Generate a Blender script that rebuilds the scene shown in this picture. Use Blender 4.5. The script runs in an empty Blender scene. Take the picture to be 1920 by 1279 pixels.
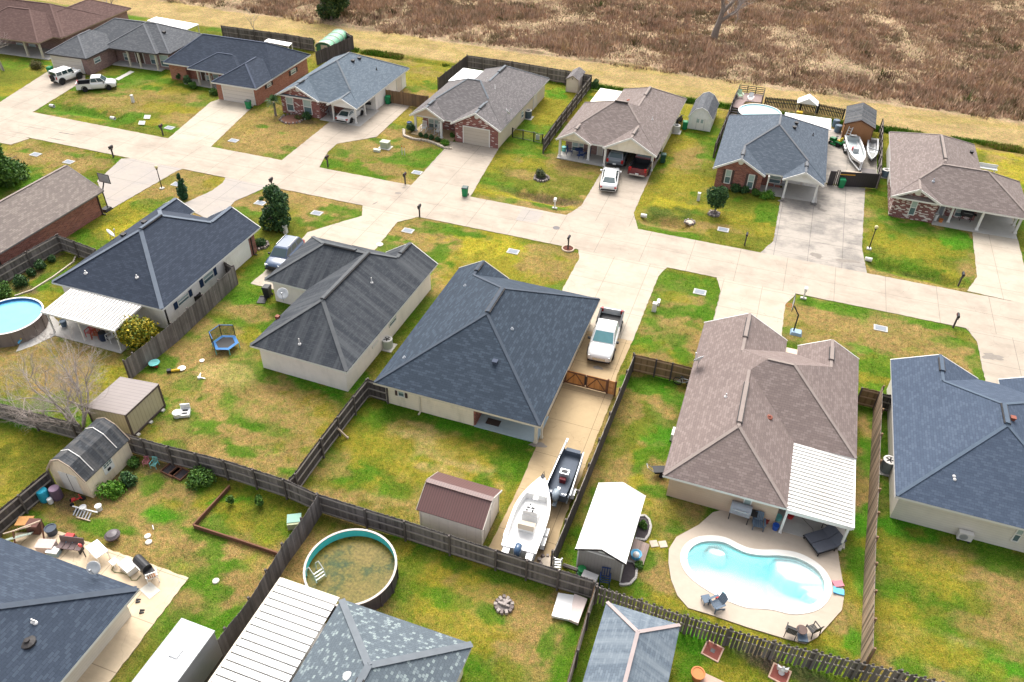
import bpy, math, random
import numpy as np
from mathutils import Vector, Matrix
random.seed(7); rng = np.random.default_rng(11)
scene = bpy.context.scene
COL = scene.collection
PI = math.pi
# ------------------------------------------------------------------ camera (drone) and the ray of a photo pixel
FPX, PIT, ROL, YAW, CH = 1493.0, math.radians(38.358), math.radians(1.66735), math.radians(18.5), 40.0
def _rz(v): c, s = math.cos(YAW), math.sin(YAW); return Vector((c*v[0]-s*v[1], s*v[0]+c*v[1], v[2]))
_f = Vector((0, math.cos(PIT), -math.sin(PIT))); _r = Vector((1, 0, 0)); _u = _r.cross(_f)
_c, _s = math.cos(ROL), math.sin(ROL)
FWD, RGT, UPV = _rz(_f), _rz(_c*_r+_s*_u), _rz(-_s*_r+_c*_u)
CAMP = Vector((0, 0, CH))
def ray(px, py): return FWD*FPX+RGT*(px-960)-UPV*(py-639.5)
def G(px, py, z=0.0):
    d = ray(px, py); t = (z-CH)/d.z
    return Vector((d.x*t, d.y*t, z))
def PX(p):
    v = Vector(p)-CAMP; k = v.dot(FWD)
    return 960+FPX*v.dot(RGT)/k, 639.5-FPX*v.dot(UPV)/k
cam = bpy.data.cameras.new('camera'); camo = bpy.data.objects.new('camera', cam); COL.objects.link(camo)
camo.matrix_world = Matrix(((RGT.x, UPV.x, -FWD.x, 0), (RGT.y, UPV.y, -FWD.y, 0), (RGT.z, UPV.z, -FWD.z, CH), (0, 0, 0, 1)))
cam.sensor_width = 36; cam.lens = 36*FPX/1920; cam.clip_end = 6000; cam.clip_start = 0.5
scene.camera = camo
# ------------------------------------------------------------------ materials
MATS = {}
def lin(r, g, b):
    f = lambda c: c/12.92 if c <= 0.04045 else ((c+0.055)/1.055)**2.4
    return (f(r/255), f(g/255), f(b/255))
class NT:
    def __init__(s, name):
        s.m = bpy.data.materials.new(name); s.m.use_nodes = True; s.t = s.m.node_tree; s.n = s.t.nodes; s.b = s.n['Principled BSDF']
    def add(s, typ, **kw):
        n = s.n.new(typ)
        for k, v in kw.items():
            if k in n.inputs.keys(): n.inputs[k].default_value = v
            else: setattr(n, k, v)
        return n
    def ln(s, a, b): s.t.links.new(a, b)
    def mix(s, fac, a, b, mode='MIX'):
        n = s.n.new('ShaderNodeMix'); n.data_type = 'RGBA'; n.blend_type = mode; n.clamp_factor = True
        for i, v in ((0, fac), (6, a), (7, b)):
            if isinstance(v, bpy.types.NodeSocket): s.ln(v, n.inputs[i])
            elif i == 0: n.inputs[0].default_value = v
            else: n.inputs[i].default_value = (*v[:3], 1)
        return n.outputs[2]
    def math(s, op, a, b=0.0, clamp=False):
        n = s.n.new('ShaderNodeMath'); n.operation = op; n.use_clamp = clamp
        for i, v in ((0, a), (1, b)):
            if isinstance(v, bpy.types.NodeSocket): s.ln(v, n.inputs[i])
            else: n.inputs[i].default_value = v
        return n.outputs[0]
    def ramp(s, fac, stops):
        n = s.n.new('ShaderNodeValToRGB'); s.ln(fac, n.inputs[0]); e = n.color_ramp.elements
        while len(e) < len(stops): e.new(0.5)
        for el, (p, c) in zip(e, stops): el.position = p; el.color = (*c[:3], 1) if not isinstance(c, (int, float)) else (c, c, c, 1)
        return n.outputs[0]
    def coords(s, kind='Object', scale=(1, 1, 1)):
        tc = s.n.new('ShaderNodeTexCoord'); mp = s.n.new('ShaderNodeMapping'); mp.inputs['Scale'].default_value = scale
        s.ln(tc.outputs[kind], mp.inputs[0]); return mp.outputs[0]
    def noise(s, vec, scale, detail=3, rough=0.6):
        n = s.add('ShaderNodeTexNoise', Scale=scale, Detail=detail, Roughness=rough); s.ln(vec, n.inputs['Vector']); return n.outputs[0]
    def bump(s, h, strength=0.3, dist=0.02):
        n = s.add('ShaderNodeBump', Strength=strength, Distance=dist); s.ln(h, n.inputs['Height']); s.ln(n.outputs[0], s.b.inputs['Normal'])
def scl(c, k): return tuple(min(1.0, x*k) for x in c[:3])
def M(name, color, rough=0.7, var=0.18, scale=3.0, metal=0.0, island=0.0, bump=0.0, dirt=None, spec=0.3, coat=0.0):
    """plain material: noisy tone, optional tone per loose piece, optional stain colour"""
    if name in MATS: return MATS[name]
    t = NT(name); v = t.coords('Object')
    n = t.noise(v, scale, 5)
    c = t.mix(n, scl(color, 1-var), scl(color, 1+var))
    if island:
        g = t.n.new('ShaderNodeNewGeometry')
        c = t.mix(t.math('MULTIPLY', g.outputs['Random Per Island'], 1.0), t.mix(1.0, c, scl((1, 1, 1), 1-island), 'MULTIPLY'), c)
    if dirt:
        d = t.ramp(t.noise(v, scale*0.35, 6, 0.7), [(0.48, 0), (0.72, 1)])
        c = t.mix(t.math('MULTIPLY', d, 0.7), c, dirt)
    t.ln(c, t.b.inputs['Base Color']); t.b.inputs['Roughness'].default_value = rough; t.b.inputs['Metallic'].default_value = metal
    t.b.inputs['Specular IOR Level'].default_value = spec
    if coat: t.b.inputs['Coat Weight'].default_value = coat; t.b.inputs['Coat Roughness'].default_value = 0.05
    if bump: t.bump(t.noise(v, scale*6, 3), bump, 0.03)
    MATS[name] = t.m; return t.m
def shingle(name, a, b, fleck=None, streak=None, tab=0.33, row=0.15, gap=0.75):
    """asphalt shingles: courses and tabs on the slope's own metres"""
    if name in MATS: return MATS[name]
    t = NT(name); uv = t.coords('UV')
    br = t.add('ShaderNodeTexBrick', Scale=1.0, offset=0.5, offset_frequency=2)
    for k, v in (('Mortar Size', 0.012), ('Brick Width', tab), ('Row Height', row), ('Mortar Smooth', 0.4), ('Bias', 0.0)): br.inputs[k].default_value = v
    br.inputs['Color1'].default_value = (0, 0, 0, 1); br.inputs['Color2'].default_value = (1, 1, 1, 1); br.inputs['Mortar'].default_value = (0.35, 0.35, 0.35, 1)
    t.ln(uv, br.inputs['Vector'])
    c = t.ramp(br.outputs['Color'], [(0.0, scl(a, 0.86)), (0.5, a), (0.85, b), (1.0, fleck or b)] if not fleck else [(0.0, scl(a, 0.8)), (0.7, a), (0.8, b), (0.93, fleck)])
    c = t.mix(t.math('MULTIPLY', br.outputs['Fac'], gap), c, scl(a, 0.45))
    n2 = t.noise(uv, 0.25, 4, 0.6); c = t.mix(n2, t.mix(1.0, c, (0.78, 0.78, 0.8), 'MULTIPLY'), t.mix(1.0, c, (1.18, 1.18, 1.16), 'MULTIPLY'))
    n3 = t.noise(uv, 9.0, 2, 0.7); c = t.mix(0.35, c, t.mix(n3, scl(a, 0.55), scl(b, 1.25)))
    if streak:
        sv = t.coords('UV', (1.6, 0.09, 1)); s1 = t.noise(sv, 1.0, 5, 0.65)
        c = t.mix(t.ramp(s1, [(0.45, 0), (0.75, 1)]), c, streak)
    t.ln(c, t.b.inputs['Base Color']); t.b.inputs['Roughness'].default_value = 0.9; t.b.inputs['Specular IOR Level'].default_value = 0.15
    t.bump(br.outputs['Fac'], -0.35, 0.015)
    MATS[name] = t.m; return t.m
def brick(name, a, b, white=0.0, mortar=(0.36, 0.3, 0.27), wcol=(0.62, 0.55, 0.52)):
    if name in MATS: return MATS[name]
    t = NT(name); uv = t.coords('UV')
    br = t.add('ShaderNodeTexBrick', Scale=1.0, offset=0.5)
    for k, v in (('Mortar Size', 0.008), ('Brick Width', 0.3), ('Row Height', 0.1), ('Mortar Smooth', 0.2)): br.inputs[k].default_value = v
    br.inputs['Color1'].default_value = (0, 0, 0, 1); br.inputs['Color2'].default_value = (1, 1, 1, 1); br.inputs['Mortar'].default_value = (0.3, 0.3, 0.3, 1)
    t.ln(uv, br.inputs['Vector'])
    st = [(0, a), (1.0, b)] if not white else [(0, a), (1-white-0.06, b), (1-white, wcol)]
    c = t.ramp(br.outputs['Color'], st); c = t.mix(t.math('MULTIPLY', br.outputs['Fac'], 0.7), c, mortar)
    n = t.noise(uv, 1.3, 5); c = t.mix(n, t.mix(1.0, c, (0.75, 0.75, 0.75), 'MULTIPLY'), t.mix(1.0, c, (1.2, 1.2, 1.2), 'MULTIPLY'))
    t.ln(c, t.b.inputs['Base Color']); t.b.inputs['Roughness'].default_value = 0.9; t.bump(br.outputs['Fac'], -0.4, 0.01)
    MATS[name] = t.m; return t.m
def lined(name, color, step=0.18, depth=0.35, axis=1, rough=0.6, dirt=None, kind='UV', line=0.12, metal=0.0):
    """boards, lap siding or ribbed metal: a dark joint every `step` metres along the surface's u (0) or v (1)"""
    if name in MATS: return MATS[name]
    t = NT(name); uv = t.coords(kind); sp = t.n.new('ShaderNodeSeparateXYZ'); t.ln(uv, sp.inputs[0])
    f = t.math('FRACT', t.math('DIVIDE', sp.outputs[axis], step)); l = t.math('LESS_THAN', f, line)
    n = t.noise(uv, 1.2, 5); c = t.mix(n, scl(color, 0.86), scl(color, 1.12))
    if dirt: c = t.mix(t.math('MULTIPLY', t.ramp(t.noise(t.coords(kind, (1, 0.25, 1)), 0.9, 6, 0.7), [(0.5, 0), (0.8, 1)]), 0.75), c, dirt)
    c = t.mix(t.math('MULTIPLY', l, depth), c, scl(color, 0.2))
    t.ln(c, t.b.inputs['Base Color']); t.b.inputs['Roughness'].default_value = rough; t.b.inputs['Metallic'].default_value = metal
    t.bump(l, -0.5, 0.02)
    MATS[name] = t.m; return t.m
# ------------------------------------------------------------------ mesh builder
class MB:
    def __init__(s): s.v = []; s.f = []; s.mi = []; s.cur = 0
    def quad(s, *p): s.face(p)
    def face(s, pts):
        b = len(s.v); s.v += [tuple(p) for p in pts]; s.f.append(tuple(range(b, b+len(pts)))); s.mi.append(s.cur)
    def raw(s, vs, fs):
        b = len(s.v); s.v += [tuple(p) for p in vs]
        for f in fs: s.f.append(tuple(i+b for i in f)); s.mi.append(s.cur)
        return s
    def box(s, x0, x1, y0, y1, z0, z1):
        return s.raw([(x0, y0, z0), (x1, y0, z0), (x1, y1, z0), (x0, y1, z0), (x0, y0, z1), (x1, y0, z1), (x1, y1, z1), (x0, y1, z1)],
                     [(0, 3, 2, 1), (4, 5, 6, 7), (0, 1, 5, 4), (1, 2, 6, 5), (2, 3, 7, 6), (3, 0, 4, 7)])
    def cbox(s, c, size, rz=0.0, rx=0.0, ry=0.0):
        m = Matrix.Translation(c) @ Matrix.Rotation(rz, 4, 'Z') @ Matrix.Rotation(ry, 4, 'Y') @ Matrix.Rotation(rx, 4, 'X')
        a, b, d = size[0]/2, size[1]/2, size[2]/2
        vs = [m @ Vector(p) for p in ((-a, -b, -d), (a, -b, -d), (a, b, -d), (-a, b, -d), (-a, -b, d), (a, -b, d), (a, b, d), (-a, b, d))]
        return s.raw(vs, [(0, 3, 2, 1), (4, 5, 6, 7), (0, 1, 5, 4), (1, 2, 6, 5), (2, 3, 7, 6), (3, 0, 4, 7)])
    def bar(s, p, q, w, h=None):
        """square bar from p to q"""
        p, q = Vector(p), Vector(q); h = h or w; d = (q-p)
        if d.length < 1e-6: return s
        d.normalize(); a = d.cross(Vector((0, 0, 1)))
        if a.length < 1e-3: a = Vector((1, 0, 0))
        a.normalize(); b = a.cross(d); a = a*w/2; b = b*h/2
        return s.raw([p-a-b, p+a-b, p+a+b, p-a+b, q-a-b, q+a-b, q+a+b, q-a+b], [(0, 3, 2, 1), (4, 5, 6, 7), (0, 1, 5, 4), (1, 2, 6, 5), (2, 3, 7, 6), (3, 0, 4, 7)])
    def tube(s, pts, r, n=8, cap=True):
        pts = [Vector(p) for p in pts]; rs = r if isinstance(r, (list, tuple)) else [r]*len(pts); rings = []
        for i, p in enumerate(pts):
            d = (pts[min(i+1, len(pts)-1)]-pts[max(i-1, 0)]); d.normalize()
            a = d.cross(Vector((0, 0, 1)))
            if a.length < 0.05: a = d.cross(Vector((0, 1, 0)))
            a.normalize(); b = a.cross(d)
            rings.append([p+(a*math.cos(2*PI*k/n)+b*math.sin(2*PI*k/n))*rs[i] for k in range(n)])
        vs = [q for rg in rings for q in rg]; fs = []
        for i in range(len(pts)-1):
            for k in range(n): fs.append((i*n+k, i*n+(k+1) % n, (i+1)*n+(k+1) % n, (i+1)*n+k))
        if cap: fs.append(tuple(range(n-1, -1, -1))); fs.append(tuple((len(pts)-1)*n+k for k in range(n)))
        return s.raw(vs, fs)
    def lathe(s, prof, n=20, c=(0, 0, 0), sx=1.0, sy=1.0):
        vs = []; fs = []
        for r, z in prof:
            for k in range(n): vs.append((c[0]+sx*r*math.cos(2*PI*k/n), c[1]+sy*r*math.sin(2*PI*k/n), c[2]+z))
        for i in range(len(prof)-1):
            for k in range(n): fs.append((i*n+k, i*n+(k+1) % n, (i+1)*n+(k+1) % n, (i+1)*n+k))
        if prof[0][0] > 1e-4: fs.append(tuple(range(n-1, -1, -1)))
        if prof[-1][0] > 1e-4: fs.append(tuple((len(prof)-1)*n+k for k in range(n)))
        return s.raw(vs, fs)
    def prism(s, poly, z0, z1):
        n = len(poly); a = sum(poly[i][0]*poly[(i+1) % n][1]-poly[(i+1) % n][0]*poly[i][1] for i in range(n))
        if a < 0: poly = poly[::-1]
        vs = [(p[0], p[1], z0) for p in poly]+[(p[0], p[1], z1) for p in poly]
        return s.raw(vs, [tuple(range(n-1, -1, -1)), tuple(range(n, 2*n))]+[(i, (i+1) % n, n+(i+1) % n, n+i) for i in range(n)])
    def extr(s, prof, axis, a, b):
        """profile of (p, z) pairs extruded along x ('x': p is y) or y ('y': p is x)"""
        f = (lambda p, z, t: (t, p, z)) if axis == 'x' else (lambda p, z, t: (p, t, z))
        n = len(prof); vs = [f(p, z, a) for p, z in prof]+[f(p, z, b) for p, z in prof]
        return s.raw(vs, [tuple(range(n-1, -1, -1)), tuple(range(n, 2*n))]+[(i, (i+1) % n, n+(i+1) % n, n+i) for i in range(n)])
    def loft(s, rings, cap=True, closed=True):
        n = len(rings[0]); vs = [p for r in rings for p in r]; fs = []
        for i in range(len(rings)-1):
            for k in range(n if closed else n-1): fs.append((i*n+k, i*n+(k+1) % n, (i+1)*n+(k+1) % n, (i+1)*n+k))
        if cap and closed: fs.append(tuple(range(n-1, -1, -1))); fs.append(tuple((len(rings)-1)*n+k for k in range(n)))
        return s.raw(vs, fs)
    def mesh(s, name, mats, smooth=False, uv=True, fix=False):
        me = bpy.data.meshes.new(name); me.from_pydata(s.v, [], s.f)
        for m in (mats if isinstance(mats, (list, tuple)) else [mats]): me.materials.append(m)
        if any(s.mi): me.polygons.foreach_set('material_index', s.mi)
        me.update()
        if fix:
            import bmesh
            bm = bmesh.new(); bm.from_mesh(me); bmesh.ops.recalc_face_normals(bm, faces=bm.faces); bm.to_mesh(me); bm.free(); me.update()
        if smooth: me.polygons.foreach_set('use_smooth', [True]*len(me.polygons))
        if uv and len(s.f) < 60000:
            ul = me.uv_layers.new(name='UVMap'); data = np.zeros((len(me.loops), 2), np.float32); Z = Vector((0, 0, 1))
            for p in me.polygons:
                nn = p.normal
                if abs(nn.z) > 0.995 or nn.length < 0.5:
                    for li in p.loop_indices: c = me.vertices[me.loops[li].vertex_index].co; data[li] = (c.x, c.y)
                else:
                    t = Z.cross(nn).normalized(); b = nn.cross(t)
                    for li in p.loop_indices: c = me.vertices[me.loops[li].vertex_index].co; data[li] = (c.dot(t), c.dot(b))
            ul.data.foreach_set('uv', data.ravel())
        return me
    def obj(s, name, mats, parent=None, smooth=False, loc=None, rz=0.0, label=None, uv=True, fix=False):
        o = bpy.data.objects.new(name, s.mesh(name, mats, smooth, uv, fix)); COL.objects.link(o)
        if parent is not None: o.parent = parent
        if loc is not None: o.location = loc
        o.rotation_euler.z = rz
        if label: o['label'] = label
        return o
def tag(o, label, cat, group=None, kind=None):
    if label: o['label'] = label
    if cat: o['category'] = cat
    if group: o['group'] = group
    if kind: o['kind'] = kind
    return o
def thing(name, label, cat, loc=(0, 0, 0), rz=0.0, group=None):
    o = bpy.data.objects.new(name, None); o.empty_display_size = 0.3; COL.objects.link(o)
    o.location = loc; o.rotation_euler.z = rz
    return tag(o, label, cat, group)
def dup(root, loc=None, rz=None, label=None, scale=None):
    m = {}
    def cp(o, par):
        c = o.copy(); COL.objects.link(c)
        if par is not None: c.parent = par
        for ch in o.children: cp(ch, c)
        return c
    r = cp(root, None)
    if loc is not None: r.location = loc
    if rz is not None: r.rotation_euler.z = rz
    if scale is not None: r.scale = (scale,)*3
    if label: r['label'] = label
    return r
# value noise on arrays
def vnoise(x, y, s, seed):
    x = x/s; y = y/s; xi = np.floor(x).astype(np.int64); yi = np.floor(y).astype(np.int64); fx = x-xi; fy = y-yi
    fx = fx*fx*(3-2*fx); fy = fy*fy*(3-2*fy)
    def h(a, b):
        n = (a*374761393+b*668265263+seed*1442695041) & 0xffffffff
        n = ((n ^ (n >> 13))*1274126177) & 0xffffffff
        return ((n ^ (n >> 16)) & 0xffff)/65535.0
    return (h(xi, yi)*(1-fx)+h(xi+1, yi)*fx)*(1-fy)+(h(xi, yi+1)*(1-fx)+h(xi+1, yi+1)*fx)*fy
def fbm(x, y, s, seed, o=4):
    r = 0; a = 0.5
    for i in range(o): r = r+a*vnoise(x, y, s, seed+i*17); a *= 0.5; s *= 0.5
    return r/(1-0.5**o)
# ------------------------------------------------------------------ light, sky
EL, AZ = math.radians(52), math.radians(24)          # sun beyond the street, a little to the left
SUN_DIR = Vector((-math.sin(AZ)*math.cos(EL), math.cos(AZ)*math.cos(EL), math.sin(EL)))
w = bpy.data.worlds.new('World'); scene.world = w; w.use_nodes = True
sk = w.node_tree.nodes.new('ShaderNodeTexSky'); sk.sky_type = 'NISHITA'; sk.sun_disc = False
sk.sun_elevation = EL; sk.sun_rotation = -AZ; sk.dust_density = 6.0; sk.air_density = 1.0; sk.ozone_density = 1.0
hs = w.node_tree.nodes.new('ShaderNodeHueSaturation'); hs.inputs['Saturation'].default_value = 0.32
w.node_tree.links.new(sk.outputs[0], hs.inputs['Color']); w.node_tree.links.new(hs.outputs[0], w.node_tree.nodes['Background'].inputs[0])
w.node_tree.nodes['Background'].inputs[1].default_value = 0.15
ld = bpy.data.lights.new('sun', 'SUN'); ld.energy = 1.05; ld.angle = math.radians(42); ld.color = (1.0, 0.95, 0.87)
lo = bpy.data.objects.new('sun', ld); COL.objects.link(lo); lo.rotation_euler = SUN_DIR.to_track_quat('Z', 'Y').to_euler()
scene.view_settings.view_transform = 'Standard'; scene.view_settings.look = 'None'; scene.view_settings.exposure = 1.27; scene.view_settings.gamma = 1
scene.cycles.max_bounces = 5; scene.cycles.diffuse_bounces = 3; scene.cycles.glossy_bounces = 2; scene.cycles.transparent_max_bounces = 6
# ------------------------------------------------------------------ ground: one sheet, fine near, coarse to the horizon
def axis(a, b, st, far):
    inn = np.arange(a, b+1e-6, st); out = []; d = st
    x = b
    while x < far: d *= 1.35; x += d; out.append(x)
    lo_ = []; d = st; x = a
    while x > -far: d *= 1.35; x -= d; lo_.append(x)
    return np.array(lo_[::-1]+list(inn)+out)
gx = axis(-104, 50, 0.22, 2500.0); gy = axis(9, 122, 0.22, 2500.0)
XX, YY = np.meshgrid(gx, gy); X = XX.ravel(); Y = YY.ravel()
LAWN = dict(g=(0.052, 0.115, 0.008), G=(0.046, 0.145, 0.008), y=(0.18, 0.150, 0.018), Y=(0.25, 0.205, 0.020), b=(0.215, 0.142, 0.055), t=(0.29, 0.21, 0.085),
            o=(0.100, 0.105, 0.014), d=(0.055, 0.075, 0.014), e=(0.115, 0.08, 0.042), m=(0.07, 0.05, 0.042))
def L(k): return np.array(LAWN[k])
n1 = fbm(X, Y, 9.0, 3, 5); n2 = fbm(X, Y, 2.6, 9, 4); n3 = fbm(X, Y, 0.9, 21, 3)
def sm(a, b, t): t = np.clip((t-a)/(b-a), 0, 1); return t*t*(3-2*t)
colr = np.empty((len(X), 3)); colr[:] = L('o')
def blend(k, m): colr[:] = colr*(1-m[:, None])+L(k)*m[:, None]
blend('b', sm(0.46, 0.62, n1*0.6+n2*0.4)); blend('g', sm(0.55, 0.66, fbm(X, Y, 5.0, 77, 4))*0.75); blend('y', sm(0.55, 0.72, fbm(X, Y, 6.0, 41, 4))*0.6)
wob = (fbm(X, Y, 2.4, 5, 5)-0.5)*2.3+(n3-0.5)*2.0; crisp = fbm(X, Y, 1.25, 131, 5); brk = sm(0.30, 0.56, fbm(X, Y, 1.5, 71, 4))
def blob(k, px, py, ra, rb=None, amt=0.9, soft=0.3, z=0.0):
    """a patch of turf at the ground point of a photo pixel; radii in metres along and across the street"""
    p = G(px, py, z); rb = rb or ra
    sel = np.where((np.abs(X-p.x) < ra*2.4+1) & (np.abs(Y-p.y) < rb*2.4+1))[0]
    d = np.sqrt(((X[sel]-p.x)/ra)**2+((Y[sel]-p.y)/rb)**2)+wob[sel]*0.62
    m = sm(-0.2, 0.2, 0.95-d+(crisp[sel]-0.5)*1.7)*amt*(0.6+0.4*brk[sel]) if k in 'gGd' else (1-sm(1-soft, 1+soft, d))*amt*(0.6+0.4*brk[sel])
    colr[sel] = colr[sel]*(1-m[:, None])+L(k)*m[:, None]
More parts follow.
